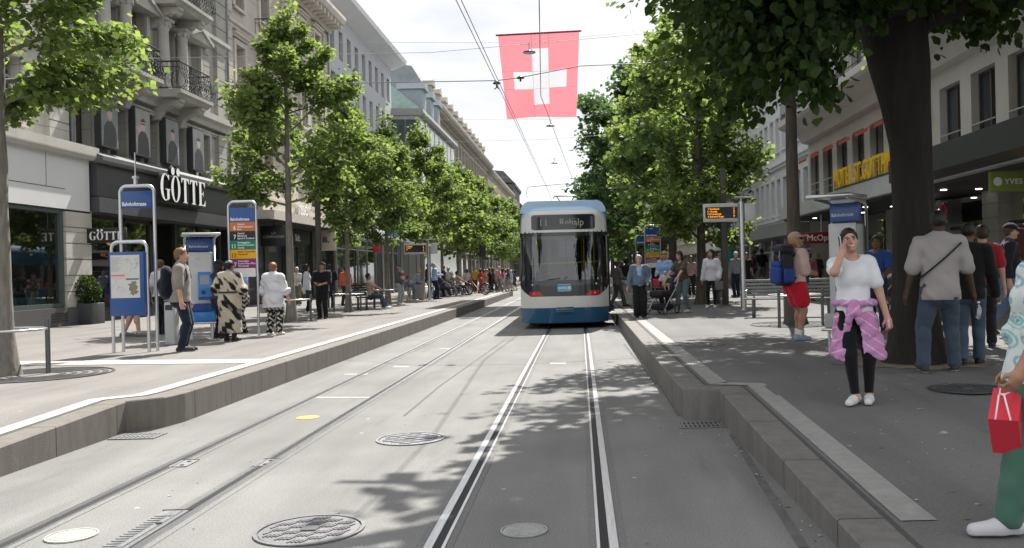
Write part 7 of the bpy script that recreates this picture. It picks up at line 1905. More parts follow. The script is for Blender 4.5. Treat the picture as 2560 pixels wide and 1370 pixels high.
def backpack(who, label, col, sc=1.0, col2=None, big=False):
    H = who['H']; T = who['T']; P = who['P']
    def bp(x_,y_,z_): return P+T@np.array([x_,y_,z_])*H
    def col_(V):
        L_ = (V-P[None])@T/H; c = np.array(col)[None,:].repeat(len(V),0)
        if col2 is not None: m_ = (L_[:,2] < .17) & (L_[:,1] < -.15); c[m_] = col2; m2 = (L_[:,2] > .335); c[m2] = (.10,.03,.05)
        return c
    def bld(ff):
        if big:
            ff.cone(bp(0,-.175,.03), bp(0,-.16,.24), .118*H, .108*H, .03*H, T, .80, P); ff.ell(bp(0,-.15,.325), np.array([.095,.085,.05])*H, .05*H, T)
            ff.cone(bp(0,-.235,.07), bp(0,-.225,.17), .055*H, .05*H, .03*H)
            for s in (1,-1): ff.cone(bp(s*.095,-.16,.03), bp(s*.09,-.15,.16), .035*H, .032*H, .02*H)
        else:
            ff.cone(bp(0,-.125*sc,.07), bp(0,-.118*sc,.235), .080*H*sc, .068*H*sc, .03*H, T, .72, P); ff.ell(bp(0,-.175*sc,.12), np.array([.055,.025,.06])*H, .02*H, T)
        ff.wrinkle(.004, 26, 2)
    o = bag_field('backpack', label, 'backpack', who, P-.36*H, P+.46*H, .012 if who['loc'].y < 20 else .02, bld, col_)
    b = MB()
    for s in (1,-1):
        b.tube([tuple(bp(s*.055,-.07,.285)),tuple(bp(s*.062,.0,.318)),tuple(bp(s*.066,.062,.27)),tuple(bp(s*.075,.075,.19)),tuple(bp(s*.088,.02,.10)),tuple(bp(s*.075,-.07,.06))], .014, 6)
    st = b.build('strap', mat('strap_black', (.012,.012,.013), .7, 0, .05), o)
    return o
def handbag(who, s, label, col, size=(.12,.05,.10), drop=.10, name='handbag', at=None):
    H = who['H']; p = np.array(who['Wr'][s]) if at is None else np.array(at); p = p+np.array([0,0,-.05*H]) if at is None else p
    o = thing(name, label, 'bag', who['w'](p), R(who['face']))
    b = MB(); b.bbox((0,0,-drop-size[2]),(size[0]*2,size[1]*2,size[2]*2),min(size)*.6,seg=3); b.build('body', mat('bag_'+label[:24].replace(' ','_'), col, .6, 0, .12, 8), o)
    b = MB(); b.tube([(-size[0]*.6,0,-drop),(-size[0]*.4,0,-drop*.35),(0,0,0),(size[0]*.4,0,-drop*.35),(size[0]*.6,0,-drop)], .008, 6); b.build('handle', mat('bag_handle', (.03,.025,.02), .6, 0, .1), o)
    return o
def phone(who, s, label, col=(.015,.015,.017), off=(0,0,0), M=None):
    p = np.array(who['Wr'][s]) + np.array(off)
    o = thing('phone', label, 'phone', who['w'](p), R(who['face']))
    b = MB(); b.bbox((0,0,0),(.072,.010,.148),.006,M=M or Matrix.Rotation(R(-60),4,'X')); b.build('case', mat('phone_%02d%02d' % (int(col[0]*99),int(col[1]*99)), col, .25, 0, 0), o)
    b = MB(); b.bbox((0,.0,0),(.062,.0112,.136),.004,M=M or Matrix.Rotation(R(-60),4,'X')); b.build('screen', mat('phone_screen', (.01,.012,.015), .08, 0, 0), o)
    return o

def trek_pack(who, label):
    o = thing('backpack', label, 'backpack', who['w'](who['P']), R(who['face'])); H = who['H']
    K = mat('pack_black', (.011,.012,.017), .75, 0, .2, 20); B = mat('pack_blue', (.008,.04,.23), .7, 0, .18, 16); G = mat('pack_grey', (.22,.23,.25), .5, .2, 0); M_ = mat('pack_maroon', (.13,.03,.055), .75, 0, .15)
    b = MB(); b.bbox((0,-.235,.25),(.34,.24,.56),.09,seg=4); b.build('body', K, o)
    b = MB(); b.bbox((0,-.235,.565),(.33,.27,.13),.06,seg=4,M=Matrix.Rotation(R(-8),4,'X')); l = b.build('lid', K, o)
    b = MB(); b.bbox((0,-.20,.635),(.26,.18,.05),.024,seg=3); b.build('rolled_mat', M_, o)
    b = MB(); b.bbox((0,-.375,.15),(.28,.10,.28),.045,seg=4); b.bbox((0,-.372,.33),(.25,.07,.10),.03,seg=3); b.build('front_pocket', B, o)
    for s in (-1,1):
        b = MB(); b.bbox((s*.185,-.25,.14),(.09,.19,.24),.04,seg=3); b.build('side_pocket', B, o)
        b = MB(); b.bbox((s*.09,-.362,.42),(.022,.012,.26),.004); b.bbox((s*.09,-.372,.45),(.034,.018,.04),.006); b.build('buckle_strap', G, o)
        b = MB(); b.tube([(s*.09,-.10,.46),(s*.10,.0,.545),(s*.11,.115,.47),(s*.125,.13,.32),(s*.15,.03,.16),(s*.13,-.12,.08)],.022,8); b.build('shoulder_strap', K, o)
    b = MB(); b.tube([(.165*math.cos(a),.125*math.sin(a)-.01,.10) for a in np.linspace(-.4,PI+.4,15)],.022,8); b.build('hip_belt', K, o)
    return o
GP = 'people waiting at the tram stop'; GC = 'people in the distant crowd'
BLK = (.014,.014,.016); NAVY = (.016,.022,.045); WHT = (.62,.62,.63); JEAN = (.06,.09,.14); GREYT = (.26,.245,.22)
# ------------------------------------------------------------------ the phoning woman
def stripes(V):
    c = np.array((.50,.23,.44))[None,:].repeat(len(V),0); s = np.sin((V[:,2]*1.0+np.abs(V[:,0])*.75+V[:,1]*.2)*62); c[s > .93] = (.66,.46,.62); return c
wo = person(2140,1006,572,176,'smiling woman in a white T-shirt phoning, a pink jacket tied round her waist','fair','f',('tee',(.66,.67,.70),{'e':.000,'hem':-.035,'sleeve':.37,'cuff':.012,'wr':.0035,'sole':(.6,.6,.6)}),('leggings',(.008,.008,.010)),('bun','black'),(.62,.62,.62),1.06,
    dict(hR=(.074,.082,.866),eR=(.55,0,-1.0),handdirR=(-.16,-.30,1),palmR=(-1,.1,0),hL=(-.175,.05,.485),eL=(-.6,-1,0),palmL=(.3,-.9,0),fR=(.012,.035,.045),fL=(-.075,-.005,.045),tR=-34,tL=-14,head=(-4,-3,7),kR=(.2,1,0),kL=(-.1,1,0),smile=True,curl=.62,side=1.5), group=GP)
Hm = wo['H']
def wj(ff):
    P, T = wo['P'], wo['T']
    ff.cone(P+np.array([0,-.01,.065*Hm]), np.array([-.02*Hm,-.01,.30*Hm]), .098*Hm, .158*Hm, .01, np.eye(3), .74, P)
    g = [a.reshape([-1 if i == j else 1 for j in range(3)]) for i, a in enumerate(ff.ax)]
    ff.wrinkle(.009, 24, 2)
    ff.D = np.maximum(ff.D, -(ff.D+.016))                       # hollow cloth
    fr = np.maximum(np.maximum(np.abs(g[0]-.012-.05*(.5*Hm-g[2]))-(.026+.13*(.50*Hm-g[2])), -g[1]+.0), g[2]-.545*Hm).astype(np.float32)
    ff.D = np.maximum(ff.D, -fr)
    hemn = (g[2] - (.30 - .055*np.abs(np.sin(g[0]*9+.6)))*Hm).astype(np.float32)
    ff.D = np.maximum(ff.D, -hemn); ff.plane((0,0,.60*Hm),(0,0,1))
    pts = [np.array([.112*Hm*math.cos(a), .088*Hm*math.sin(a)+.004, .575*Hm+.006*math.sin(3*a)]) for a in np.linspace(0,2*PI,17)]
    for a, b in zip(pts[:-1], pts[1:]): ff.cone(a, b, .017*Hm, .017*Hm, .012)
    kn = np.array([.035,.165,.575*Hm]); ff.ell(kn, (.042,.032,.040), .02)
    for dx, dz in ((.055,.16),(-.045,.17)): ff.cone(kn, kn+np.array([dx*.6,.012,-dz*.5]), .030, .036, .02); ff.cone(kn+np.array([dx*.6,.012,-dz*.5]), kn+np.array([dx,-.005,-dz]), .036, .031, .02)
    ff.wrinkle(.003, 55, 1)
hi_ = np.array([.36,.34,1.2]); ff = Field(np.array([-.36,-.34,.25]), hi_, .009); wj(ff)
field_obj(ff, 'tied_jacket', CLOTH, wo['o'], stripes)
o = phone(wo, 1, 'white edged phone held to the ear of the smiling woman', (.55,.55,.56), (.016,-.020,.080), Matrix.Rotation(R(8),4,'Y')@Matrix.Rotation(R(-12),4,'X')@Matrix.Rotation(R(90),4,'Z'))
d = np.array(wo['Wr'][-1])+np.array([.0,.02,-.075])
o = thing('wallet', 'small pink wallet with round print in the hand of the smiling woman', 'wallet', wo['w'](d), R(176))
b = MB(); b.bbox((0,.02,0),(.026,.075,.11),.01,M=Matrix.Rotation(R(20),4,'X')); b.build('case', mat('pink_case', (.55,.30,.33), .4, 0, .25, 30), o)
# ------------------------------------------------------------------ right pavement
gm = person(2355,930,527,-12,'man seen from behind in a grey short sleeved shirt and blue jeans','dark','m',('tee',(.33,.31,.30),{'e':.008,'hem':-.075,'sleeve':.50,'cuff':.020,'collar':True,'flare':.098,'wr':.005,'sole':(.45,.45,.44)}),('trousers',(.050,.070,.098),{'e':.004}),('buzz','black'),(.03,.03,.035),1.16,
    dict(hR=(.20,.03,.47),hL=(-.20,.0,.475),fL=(-.115,-.05,.052),fR=(.085,.06,.045),tL=12,tR=-14,pL=8,head=(-22,0,0),curl=.6,kL=(-.3,1,0)), extra=(('strap',1.0),('beard',(.010,.008,.008))), group=GP)
person(2428,912,556,-25,'man in a black jacket walking beside the man in the grey shirt','brown','m',('jacket',(.010,.010,.011),{'hem':-.06}),('trousers',(.055,.085,.125)),('buzz','black'),BLK,1.0,dict(hR=(.17,.05,.47),fL=(-.05,-.06,.05),fR=(.05,.06,.045)),group=GP)
x, y = ground(2447,905); o = thing('water_bottle', 'clear water bottle hanging behind the jeans of the man in the black jacket', 'bottle', (GX(2441,10.2,770), 10.15, ZH(800,10.2,2441)))
b = MB(); b.lathe((0,0,0),[(0,0),(.033,.005),(.035,.02),(.035,.13),(.03,.15),(.013,.175),(.013,.20),(0,.20)],14); b.build('bottle', clear_glass('bottle_plastic', (.85,.87,.88), .2), o); b = MB(); b.cyl((0,0,.195),.016,.02,12); b.build('cap', PRINTW, o)
person(2462,868,563,-20,'man in a red T-shirt half hidden behind the man in the black jacket','fair','m',('tee',(.30,.02,.03)),('trousers',BLK),('short','dkbrown'),BLK,1.0,dict(),group=GP)
cm = person(2524,836,560,-112,'man in a navy cap and dark sweater striding past the shop door','fair','m',('long',(.014,.016,.024),{'e':.016}),('trousers',(.10,.15,.23)),('short','brown'),(.02,.018,.017),1.14,dict(fR=(.05,.16,.045),fL=(-.05,-.17,.085),pL=-32,hL=(-.15,.14,.52),hR=(.15,.0,.49),lean=3),extra=(('cap',(.012,.016,.03)),),group=GP)
backpack(cm, 'blue rucksack on the back of the man in the navy cap', (.02,.11,.30))
bp = person(1992,850,582,-68,'backpacker in red shorts and a beige cap with long blond hair','tan','f',('tee',(.58,.42,.38),{'e':.018,'hem':.01,'sleeve':.5,'cuff':.016}),('shorts',(.50,.015,.035),{'len':.30,'e':.010,'waist':.075}),('long','blond'),(.22,.27,.38),1.08,
    dict(hR=(.06,.16,.62),hL=(-.06,.17,.63),eR=(.5,-1,-.3),eL=(-.5,-1,-.3),fR=(.075,-.03,.045),fL=(-.075,.06,.045),tR=-10,tL=14,head=(-30,-12,0),lean=3), extra=('socks',('cap',(.42,.30,.24)),'glasses'), group=GP)
trek_pack(bp, 'large blue and black trekking rucksack of the woman in red shorts')
o = handbag(bp, -1, 'black belt pouch in front of the woman in red shorts', (.012,.012,.014), (.11,.05,.07), .0, 'belt_pouch', at=np.array([0,.155,.60*bp['H']]))
person(2196,826,590,150,'man in a blue T-shirt behind the thick trunk','brown','m',('tee',(.02,.06,.22)),('trousers',NAVY),('short','black'),BLK,1.05,dict(hR=(.12,.20,.60),hL=(-.12,.20,.60)),group=GP)
# the walker cut by the picture's right edge
def rings(V):
    c = np.array((.60,.66,.66))[None,:].repeat(len(V),0)
    S_ = .105; q1 = (V[:,1]+.35*np.abs(V[:,0]+.17))/S_; q2 = V[:,2]/S_; row = np.floor(q2); q1 = q1+.5*(row % 2); col_ = np.floor(q1)
    h = np.abs(np.sin(row*12.9+col_*78.2)*43758.5) % 1; d = np.sqrt((q1-col_-.5)**2+(q2-row-.5)**2); m_ = d < .34+.12*h; q = np.sin(d*26+h*4)
    c[m_ & (q > -.1) & (h > .45)] = (.22,.46,.45); c[m_ & (q > -.1) & (h <= .45)] = (.26,.38,.50); c[d < .09] = (.12,.30,.34)
    return c
ew = person(0,0,0,88,'walker at the right photo edge in a patterned white top and green trousers','tan','f',('blouse',rings,{'e':.010,'hem':-.07,'sleeve':.62,'cuff':.03,'flare':.11,'sole':(.62,.62,.63)}),('trousers',(.062,.145,.108),{'e':.010}),('bob','brown'),(.50,.50,.53),1.10,
    dict(lean=-7,head=(-75,0,0),hL=(-.165,.19,.38),eL=(-.4,-1,0),palmL=(.9,.3,0),fL=(-.06,.13,.045),fR=(.06,-.14,.06),pR=-20,tL=4,curl=.85), y=4.72, H=1.68, x=2.40, res=.0085, group=GP)
hp_ = np.array(ew['Wr'][-1]); dd_ = hp_-ew['El'][-1]; hw_ = Vector((-.035,0,-.02))+Vector(ew['w'](hp_+dd_/np.linalg.norm(dd_)*.105+np.array([0,.02,-.02])))
o = thing('paper_bag', 'bright red paper bag with white cord handles', 'shopping bag', hw_, R(-33))
Mx = Matrix.Rotation(R(40),4,'X')
b = MB(); b.box(-.070,.070,-.01,.23,-.40,-.165)
b.v = [tuple(Matrix.Rotation(R(34),4,'X')@Vector((p[0],p[1],p[2]+.10))+Vector((0,0,-.07))) for p in b.v]
b.build('bag', mat('red_paper', (.62,.030,.055), .45, 0, .03), o)
b = MB(); top_ = [Matrix.Rotation(R(34),4,'X')@Vector((q,-.008,-.065))+Vector((0,0,-.07)) for q in (-.035,.035)]
b.tube([tuple(top_[0]),(-.012,0,.0),(.012,0,.0),tuple(top_[1])], .0045, 6); b.build('cord_handle', PRINTW, o)
b = MB(); top_ = [Matrix.Rotation(R(34),4,'X')@Vector((q,.225,-.065))+Vector((0,0,-.07)) for q in (-.035,.035)]
b.tube([tuple(top_[0]),(-.012,.03,.0),(.012,.03,.0),tuple(top_[1])], .0045, 6); b.build('cord_handle', PRINTW, o)
b = MB(); b.box(.0705,.0715,.07,.18,-.36,-.26); b.v = [tuple(Matrix.Rotation(R(34),4,'X')@Vector((p[0],p[1],p[2]+.10))+Vector((0,0,-.07))) for p in b.v]; b.build('paper_label', PRINTW, o)
pz = ew['w'](np.array([-.20,.03,.50*1.66]))
o = thing('shoulder_bag', 'bronze quilted pouch bag at the hip of the walker', 'bag', pz, R(88))
b = MB(); b.bbox((0,0,0),(.07,.20,.17),.03,seg=3,M=Matrix.Rotation(R(18),4,'X')); b.build('body', mat('bronze_leather', (.13,.11,.09), .35, .5, .2, 20), o)
b = MB(); b.tube([(-.036,-.09,.06),(-.038,.09,.09)],.006,6); b.build('zip', mat('gold_zip', (.6,.5,.35), .3, .9, 0), o)
b = MB(); b.tube([(0,-.08,.08),(.06,-.10,.3),(.09,-.06,.62)],.008,6); b.build('strap', mat('strap_black', (.012,.012,.013), .7, 0, .05), o)
# by the tram
person(1545,768,652,-60,'person in brown stepping from behind the tram','tan','f',('long',(.16,.14,.12)),('trousers',(.12,.11,.10)),('short','brown'),BLK,1.0,dict(fR=(.05,.15,.045),fL=(-.05,-.15,.08),pL=-30,hR=(.12,.16,.6)),group=GP)
person(1568,765,645,10,'person in a black top and white trousers beside the tram door','brown','m',('tee',BLK),('wide',(.52,.52,.52)),('short','black'),WHT,1.0,dict(),group=GP)
dj = person(1601,795,638,178,'woman in a denim jacket and wide black trousers waiting at the kerb','fair','f',('jacket',(.10,.145,.19),{'hem':.0,'neck':.06}),('wide',(.012,.012,.014),{'end':.055}),('short','grey'),BLK,1.18,dict(hR=(.19,.06,.50),hL=(-.13,.12,.56),head=(-8,0,3)),group=GP)
def pan(ff):
    P, T, H = dj['P'], dj['T'], dj['H']; ff.cone(P+np.array([0,.052*H,.04*H]), P+np.array([0,.050*H,.25*H]), .062*H, .052*H, .01); ff.wrinkle(.003,30,1)
ff = Field(dj['P']-.1, dj['P']+.5, .016); pan(ff); field_obj(ff, 'top', CLOTH, dj['o'], (.24,.40,.62))
handbag(dj, -1, 'small black belt bag of the woman in the denim jacket', (.04,.04,.045), (.07,.03,.05), .02, 'handbag')
lb = person(1664,776,628,150,'blond woman in a light blue shirt and sunglasses behind the pram','fair','f',('blouse',(.26,.40,.66),{'sleeve':.7}),('trousers',BLK),('long','blond'),BLK,1.04,dict(hR=(.08,.17,.60),hL=(-.12,.14,.56),head=(10,-10,0)),extra=('glasses',),group=GP)
handbag(lb, 1, 'red shoulder bag of the blond woman in light blue', (.45,.03,.05), (.11,.05,.13), .02, 'handbag')
handbag(lb, -1, 'round black hat bag held by the blond woman in light blue', (.012,.012,.014), (.13,.06,.11), -.05, 'handbag')
person(1708,782,626,128,'long haired young woman in an olive T-shirt pushing the pram','fair','f',('tee',(.075,.062,.048)),('trousers',(.13,.17,.18),{'e':-.004,'end':.030}),('long','dkbrown'),(.6,.6,.6),1.0,dict(hR=(.13,.25,.555),hL=(-.13,.25,.555),lean=12,p=(0,-.03,.522),fR=(.05,.06,.045),fL=(-.05,-.08,.05)),group=GP)
person(1666,768,690,185,'toddler with a pale sun hat standing in the pram','fair','m',('tee',(.55,.42,.36)),('shorts',(.3,.2,.2)),('short','blond'),WHT,1.1,dict(p=(0,-.1,.36),seat=True,fR=(.06,.2,.12),fL=(-.06,.2,.12)),extra=(('cap',(.5,.45,.40)),),y=24.55,H=.80,z=.82,group=GP)
person(1757,752,637,175,'dark haired woman in a beige top and dark trousers near the departure board','tan','f',('blouse',(.45,.38,.32)),('trousers',(.02,.025,.04)),('long','dkbrown'),WHT,1.0,dict(hR=(.05,.15,.68),fL=(-.1,.03,.045)),group=GP)
ws = person(1781,770,624,160,'long haired woman in a loose white shirt and black leggings','fair','f',('blouse',(.62,.61,.66),{'sleeve':1.0,'hem':-.06,'e':.022}),('leggings',BLK),('long','dkbrown'),(.62,.62,.62),1.0,dict(hL=(-.14,.07,.52),fR=(.06,.04,.045),fL=(-.05,.0,.045),head=(-25,0,0)),group=GP)
handbag(ws, -1, 'grey slouchy bag of the woman in the loose white shirt', (.13,.13,.14), (.13,.06,.14), .02, 'handbag')
person(1803,750,634,120,'fair haired person in a white top behind the square post','fair','f',('tee',(.55,.5,.5)),('trousers',(.3,.25,.25)),('bob','blond'),WHT,1.0,dict(),group=GP)
person(1842,742,630,25,'person in a grey sweater standing behind the steel post','fair','m',('long',(.24,.245,.27)),('trousers',NAVY),('short','white'),BLK,1.05,dict(),group=GP)
person(1868,735,632,-160,'person in black beside the grey sweater','tan','m',('tee',BLK),('trousers',BLK),('short','black'),BLK,1.0,dict(),group=GP)
person(1886,720,625,70,'man in a dark checked shirt holding a paper by the shops','brown','m',('long',(.05,.025,.03)),('trousers',NAVY),('short','black'),BLK,1.0,dict(hR=(.08,.17,.62),hL=(-.08,.17,.62)),group=GP)
person(1906,718,622,8,'man seen from behind in a black T-shirt and grey shorts','tan','m',('tee',(.012,.014,.02)),('shorts',(.14,.14,.14)),('short','black'),BLK,1.05,dict(),group=GP)
person(2026,752,632,-20,'person in a maroon top behind the backpacker','tan','f',('long',(.16,.05,.065)),('trousers',(.05,.06,.10)),('short','brown'),BLK,1.1,dict(),group=GP)
person(2046,728,634,10,'woman in a dark green dress walking by the shop windows','fair','f',('dress',(.03,.045,.04)),('leggings',BLK),('bob','blond'),WHT,1.0,dict(),group=GP)
person(2066,722,638,170,'woman in a white blouse by the shop windows','fair','f',('blouse',(.55,.54,.54)),('trousers',BLK),('long','dkbrown'),BLK,1.0,dict(),group=GP)
person(1730,742,640,150,'seated looking young woman in pink beside the far bench','fair','f',('tee',(.5,.3,.32)),('trousers',BLK),('long','brown'),WHT,1.0,dict(),group=GP)
person(1640,745,640,20,'man in dark clothes under the far line sign','tan','m',('long',BLK),('trousers',NAVY),('short','black'),BLK,1.0,dict(),group=GP)
person(1690,735,642,-30,'person in a grey shirt beyond the pram','fair','m',('tee',(.35,.35,.36)),('shorts',(.2,.18,.15)),('short','brown'),WHT,1.0,dict(),group=GP)
# ------------------------------------------------------------------ shop side pavement
def blotch(V):
    n = np.sin(V[:,0]*17+2*np.sin(V[:,2]*9))+np.sin(V[:,2]*14+1.7*np.sin(V[:,0]*11+V[:,1]*13)+V[:,1]*9)+.8*np.sin(V[:,0]*41+V[:,2]*37); c = np.array((.47,.42,.33))[None,:].repeat(len(V),0)
    c[n > .85] = (.016,.014,.013); m_ = (n > .45) & (n <= .85); c[m_] = (.19,.16,.12); return c
def swirl(V):
    n = np.sin(V[:,0]*70+2.2*np.sin(V[:,2]*34))+np.sin(V[:,2]*60+2*np.sin(V[:,1]*50)); c = np.array((.015,.015,.016))[None,:].repeat(len(V),0); c[n > .45] = (.50,.49,.46); return c
person(328,842,640,-75,'person in shorts hidden behind the map board, bare legs showing','fair','m',('tee',(.2,.2,.22)),('shorts',(.10,.10,.12)),('short','brown'),(.12,.12,.12),1.0,dict(fR=(.05,.1,.045),fL=(-.05,-.09,.05)),group=GP)
person(404,836,650,-20,'person in a white T-shirt and dark trousers behind the map board','fair','m',('tee',(.60,.59,.63)),('trousers',(.012,.014,.022)),('short','brown'),BLK,1.0,dict(),group=GP)
ma = person(457,878,621,-78,'man with light brown hair in a grey T-shirt with a dark rucksack','fair','m',('tee',(.225,.205,.18),{'e':.014,'hem':-.045,'sleeve':.5,'cuff':.018}),('trousers',(.012,.018,.038),{'e':-.004,'end':.036}),('short','ltbrown'),(.02,.02,.022),1.12,dict(hR=(.16,.03,.485),hL=(-.16,.035,.48),head=(0,0,0),curl=.8),res=.010,group=GP)
backpack(ma, 'dark navy rucksack on the man in the grey T-shirt', (.010,.012,.022), 1.1)
pd = person(577,853,652,-8,'woman in a cream and black patterned dress with a belt, seen from behind','tan','f',('dress',blotch,{'e':.024,'hemz':.10,'end':.145,'sleeve':.62,'cuff':.04,'wr':.007}),('leggings',BLK),('bun','black'),BLK,1.28,dict(hR=(.15,.10,.60),hL=(-.15,.10,.60),head=(-20,0,0)),extra=('boots',),res=.011,group=GP)
b = MB(); Hd = pd['H']; b.tube([tuple(pd['P']+np.array([.128*Hd*math.cos(a),.108*Hd*math.sin(a)-.004,.085*Hd])) for a in np.linspace(0,2*PI,25)[:-1]], .018, 6, closed=True); b.build('belt', mat('belt_black', (.012,.012,.013), .5, 0, 0), pd['o'])
person(551,846,652,-30,'person with a black hat hidden behind the patterned dress','fair','f',('jacket',(.03,.03,.035)),('trousers',BLK),('long','black'),BLK,1.0,dict(),extra=(('cap',BLK),),group=GP)
lbw = person(608,832,661,135,'woman in a pale blue top with her dark hair tied back','asian','f',('tee',(.22,.36,.55)),('trousers',swirl),('bun','black'),BLK,1.05,dict(hR=(.10,.15,.60),hL=(-.10,.15,.58),head=(15,-8,0)),group=GP)
handbag(lbw, -1, 'dark slouchy bag of the woman in pale blue', (.03,.04,.06), (.13,.07,.15), -.1, 'handbag')
wb = person(686,838,657,-10,'stout woman in a white blouse and swirl patterned trousers','fair','f',('blouse',(.60,.60,.64),{'e':.022,'hem':-.14,'sleeve':.58,'cuff':.05,'flare':.118,'wr':.008}),('trousers',swirl,{'e':.012}),('short','ginger'),(.62,.61,.6),1.26,dict(hR=(.19,.06,.50),hL=(-.185,.05,.49),head=(-6,0,0),fR=(.07,0,.045),fL=(-.07,0,.045)),res=.011,group=GP)
handbag(wb, -1, 'cream handbag of the woman in the white blouse', (.45,.40,.36), (.07,.05,.10), .03, 'handbag')
wo2 = person(744,764,668,178,'fair haired woman in a white top and olive trousers holding her hands','fair','f',('tee',(.55,.55,.55)),('wide',(.15,.15,.085)),('short','white'),WHT,1.05,dict(hR=(.03,.13,.63),hL=(-.03,.13,.63)),group=GP)
dw = person(769,783,661,-70,'dark haired woman in a long white shirt behind the man in black','tan','f',('blouse',(.58,.58,.64),{'hem':-.13,'sleeve':1.0}),('trousers',BLK),('bob','black'),WHT,1.05,dict(),group=GP)
handbag(dw, 1, 'big dark shoulder bag beside the man in black', (.016,.018,.028), (.17,.09,.18), -.08, 'handbag')
mb_ = person(808,797,656,180,'man in black looking down at his phone','tan','m',('tee',(.012,.012,.016),{'e':.018,'sleeve':.55,'hem':-.05}),('trousers',(.010,.010,.013),{'e':.004}),('short','black'),BLK,1.10,dict(hR=(.035,.17,.62),hL=(-.035,.165,.615),eR=(1,-.6,-.5),eL=(-1,-.6,-.5),head=(0,-24,0)),extra=(('cap',(.02,.02,.024)),),group=GP)
phone(mb_, 1, 'dark phone in the hands of the man in black', (.02,.02,.024), (-.05,.07,.02))
person(826,775,661,10,'man in dark jeans standing behind the man in black','fair','m',('tee',(.02,.022,.03)),('trousers',(.03,.04,.06)),('short','dkbrown'),WHT,1.05,dict(),group=GP)
person(866,764,666,-15,'person in a bright orange top walking towards the shops','tan','m',('long',(.60,.12,.05)),('trousers',(.03,.03,.035)),('short','black'),BLK,1.05,dict(fR=(.05,.1,.045),fL=(-.05,-.1,.05)),group=GP)
SIT = dict(p=(0,-.05,.315),seat=True,fR=(.07,.26,.045),fL=(-.05,.30,.045),hR=(.08,.20,.42),hL=(-.08,.21,.42),lean=-6,kR=(.1,.6,1),kL=(-.1,.6,1))
person(0,0,0,-82,'woman in a beige top and jeans sitting on the dark slatted bench','tan','f',('tee',(.42,.32,.25)),('trousers',(.055,.08,.11),{'e':-.003}),('short','black'),(.6,.6,.6),1.12,SIT,y=33.0,x=GX(932,33.0,740),H=1.66,group=GP)
cc_ = person(1000,762,662,-115,'man carrying a baby in a red and white sling','fair','m',('long',(.10,.10,.11)),('trousers',(.30,.31,.31)),('short','grey'),WHT,1.05,dict(hR=(.06,.17,.6),hL=(-.06,.17,.6)),extra=(('cap',(.10,.10,.11)),),group=GP)
def bb(ff):
    P, T, H = cc_['P'], cc_['T'], cc_['H']; ff.cone(P+np.array([0,.10*H,.10*H]), P+np.array([0,.095*H,.22*H]), .055*H, .05*H, .02); ff.ell(P+np.array([0,.10*H,.29*H]), np.array([.045,.045,.05])*H, .02)
def bbc(V): 
    c = np.array((.50,.46,.44))[None,:].repeat(len(V),0); q = (V[:,2]-cc_['P'][2])/cc_['H']; c[(q > .19) & (q < .27)] = (.45,.03,.05); return c
ff = Field(cc_['P']-.3, cc_['P']+.7, .02); bb(ff); field_obj(ff, 'baby_sling', CLOTH, cc_['o'], bbc)
person(1021,752,690,-90,'child in blue with a small rucksack beside the man with the sling','fair','m',('tee',(.08,.14,.26)),('shorts',(.40,.42,.44)),('short','brown'),WHT,1.05,dict(fR=(.05,.08,.045),fL=(-.05,-.06,.045)),group=GP)
person(1036,752,668,-60,'grey blue clad person leaning forward behind the child','fair','m',('long',(.22,.27,.33)),('trousers',(.20,.23,.27)),('short','blond'),WHT,1.05,dict(lean=34,p=(0,-.05,.515),hR=(.1,.22,.55),hL=(-.1,.22,.55)),group=GP)
mbl = person(1088,748,657,-70,'man in a light blue shirt and navy trousers reading his phone','fair','m',('long',(.34,.45,.66),{'e':.014}),('trousers',(.012,.02,.05)),('short','grey'),BLK,1.08,dict(hR=(.03,.17,.66),hL=(-.03,.17,.65),head=(0,-26,0),fR=(.05,.07,.045)),group=GP)
person(1072,744,659,-100,'person in a dark jacket behind the man in the light blue shirt','fair','m',('jacket',(.035,.035,.05)),('trousers',(.03,.035,.05)),('short','ginger'),BLK,1.05,dict(),group=GP)
# people on the far bench and the crowd beyond
for u, yy, lb_, tc0, hr in ((1104,47.2,'seated person in dark blue at the near end of the far bench',(.05,.06,.10),'grey'),(1120,48.6,'seated person in a grey floral dress on the far bench',(.28,.29,.29),'black'),(1136,50.4,'person with outstretched light grey legs on the far bench',(.30,.31,.31),'white')):
    person(0,0,0,-78,lb_,'fair','f',('tee',tc0),('trousers',(.20,.22,.24) if u > 1110 else (.03,.04,.06)),('short',hr),WHT,1.1,SIT,y=yy,x=GX(u,yy,720),H=1.68,group=GP)
person(0,0,0,-80,'person in a tan top sitting with a black bag on the lap','tan','m',('tee',(.44,.36,.25)),('trousers',BLK),('short','black'),WHT,1.15,SIT,y=50.5,x=GX(1150,50.5,715),H=1.70,z=.32,group=GP)
person(1110,742,664,100,'person in black standing behind the far bench','fair','m',('jacket',(.03,.03,.04)),('trousers',(.04,.04,.06)),('short','ginger'),BLK,1.0,dict(),group=GP)
person(1122,738,668,80,'person in a white shirt standing behind the far bench','fair','m',('tee',(.58,.58,.6)),('trousers',(.3,.3,.3)),('short','white'),WHT,1.0,dict(),group=GP)
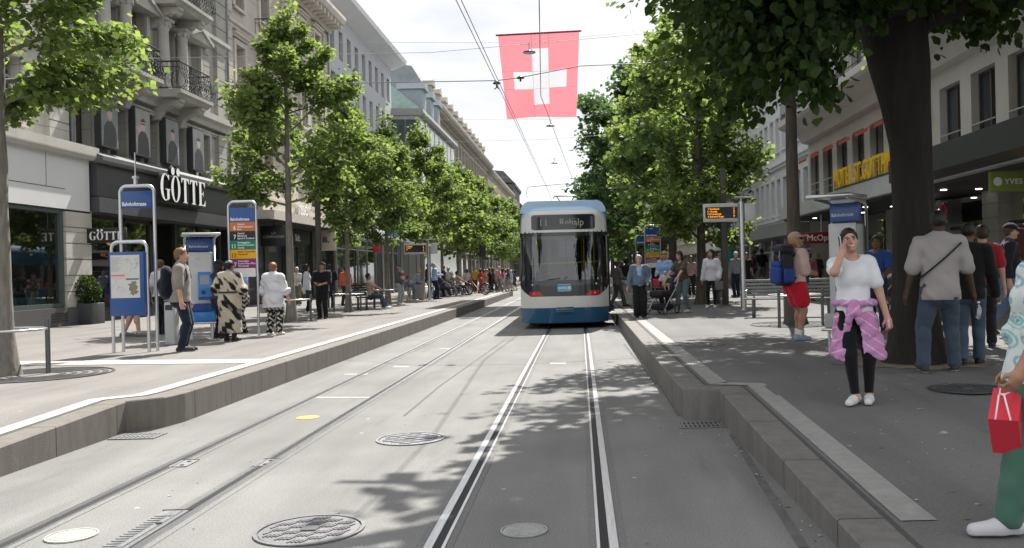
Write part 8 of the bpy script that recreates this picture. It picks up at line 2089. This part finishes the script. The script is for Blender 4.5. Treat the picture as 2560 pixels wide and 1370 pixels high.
crowd = [(1168,734,673,'white and pink top seen from behind',(.50,.42,.44),(.03,.03,.045),'brown',0),(1189,733,668,'mustard yellow top',(.46,.30,.04),(.10,.09,.05),'blond',20),(1203,733,672,'red dress beside the bicycle',(.42,.05,.05),(.3,.04,.05),'dkbrown',-60),(1212,732,674,'orange red shirt',(.45,.10,.05),(.25,.22,.2),'brown',-80),(1219,731,673,'pale pink top',(.50,.34,.35),(.4,.35,.35),'blond',-95),(1226,731,670,'black shirt walking right',(.02,.02,.025),(.02,.02,.025),'black',-95),(1234,731,671,'dark brown jacket',(.05,.03,.03),(.03,.03,.035),'black',-85),(1249,731,667,'rose coloured shirt, taller than the rest',(.48,.18,.20),(.12,.13,.15),'grey',-100),(1257,730,671,'deep red top behind the rose coloured shirt',(.20,.03,.05),(.35,.33,.32),'black',80),(1265,729,674,'white T-shirt walking left',(.55,.55,.56),(.25,.27,.3),'brown',95),(1272,729,672,'black top and bare legs',(.03,.03,.04),(.2,.2,.22),'dkbrown',-95),(1279,728,675,'pale blue shirt',(.34,.42,.55),(.45,.45,.45),'white',90),(1286,727,676,'navy jacket nearest to the tram',(.04,.05,.09),(.05,.06,.08),'black',100),(1243,729,675,'green grey shirt',(.18,.2,.16),(.1,.1,.1),'grey',60)]
for i, (u, vf, vh, lb_, tc0, bc0, hr, fc) in enumerate(crowd):
    ph = 1 if i % 2 else -1
    person(u,vf,vh,fc,'distant person in '+lb_,'fair' if i % 3 else 'tan','f' if i % 2 else 'm',('tee' if i % 3 else 'long',tc0),('shorts' if i in (10,12,9) else 'trousers',bc0),('short' if i % 2 else 'bob',hr),WHT if i % 2 else BLK,1.0,dict(fR=(.05,.13*ph,.05),fL=(-.05,-.13*ph,.06),hR=(.15,-.06*ph,.5),hL=(-.15,.08*ph,.5)),group=GC)
for i, (u, vf, lb_) in enumerate(((1550,722,'distant walker in grey between tram and trees'),(1575,720,'distant walker in white between tram and trees'),(1588,718,'distant walker in blue between tram and trees'),(1620,716,'distant walker in black under the far trees'),(1655,714,'distant walker in pink under the far trees'))):
    person(u,vf,vf-62,[0,180,20,160,90][i],lb_,'fair','m' if i % 2 else 'f',('tee',[(.3,.3,.3),(.58,.58,.58),(.12,.18,.32),(.03,.03,.03),(.45,.28,.30)][i]),('trousers',(.06,.07,.09)),('short','brown'),BLK,1.0,dict(fR=(.05,.1,.045),fL=(-.05,-.1,.05)),group=GC)
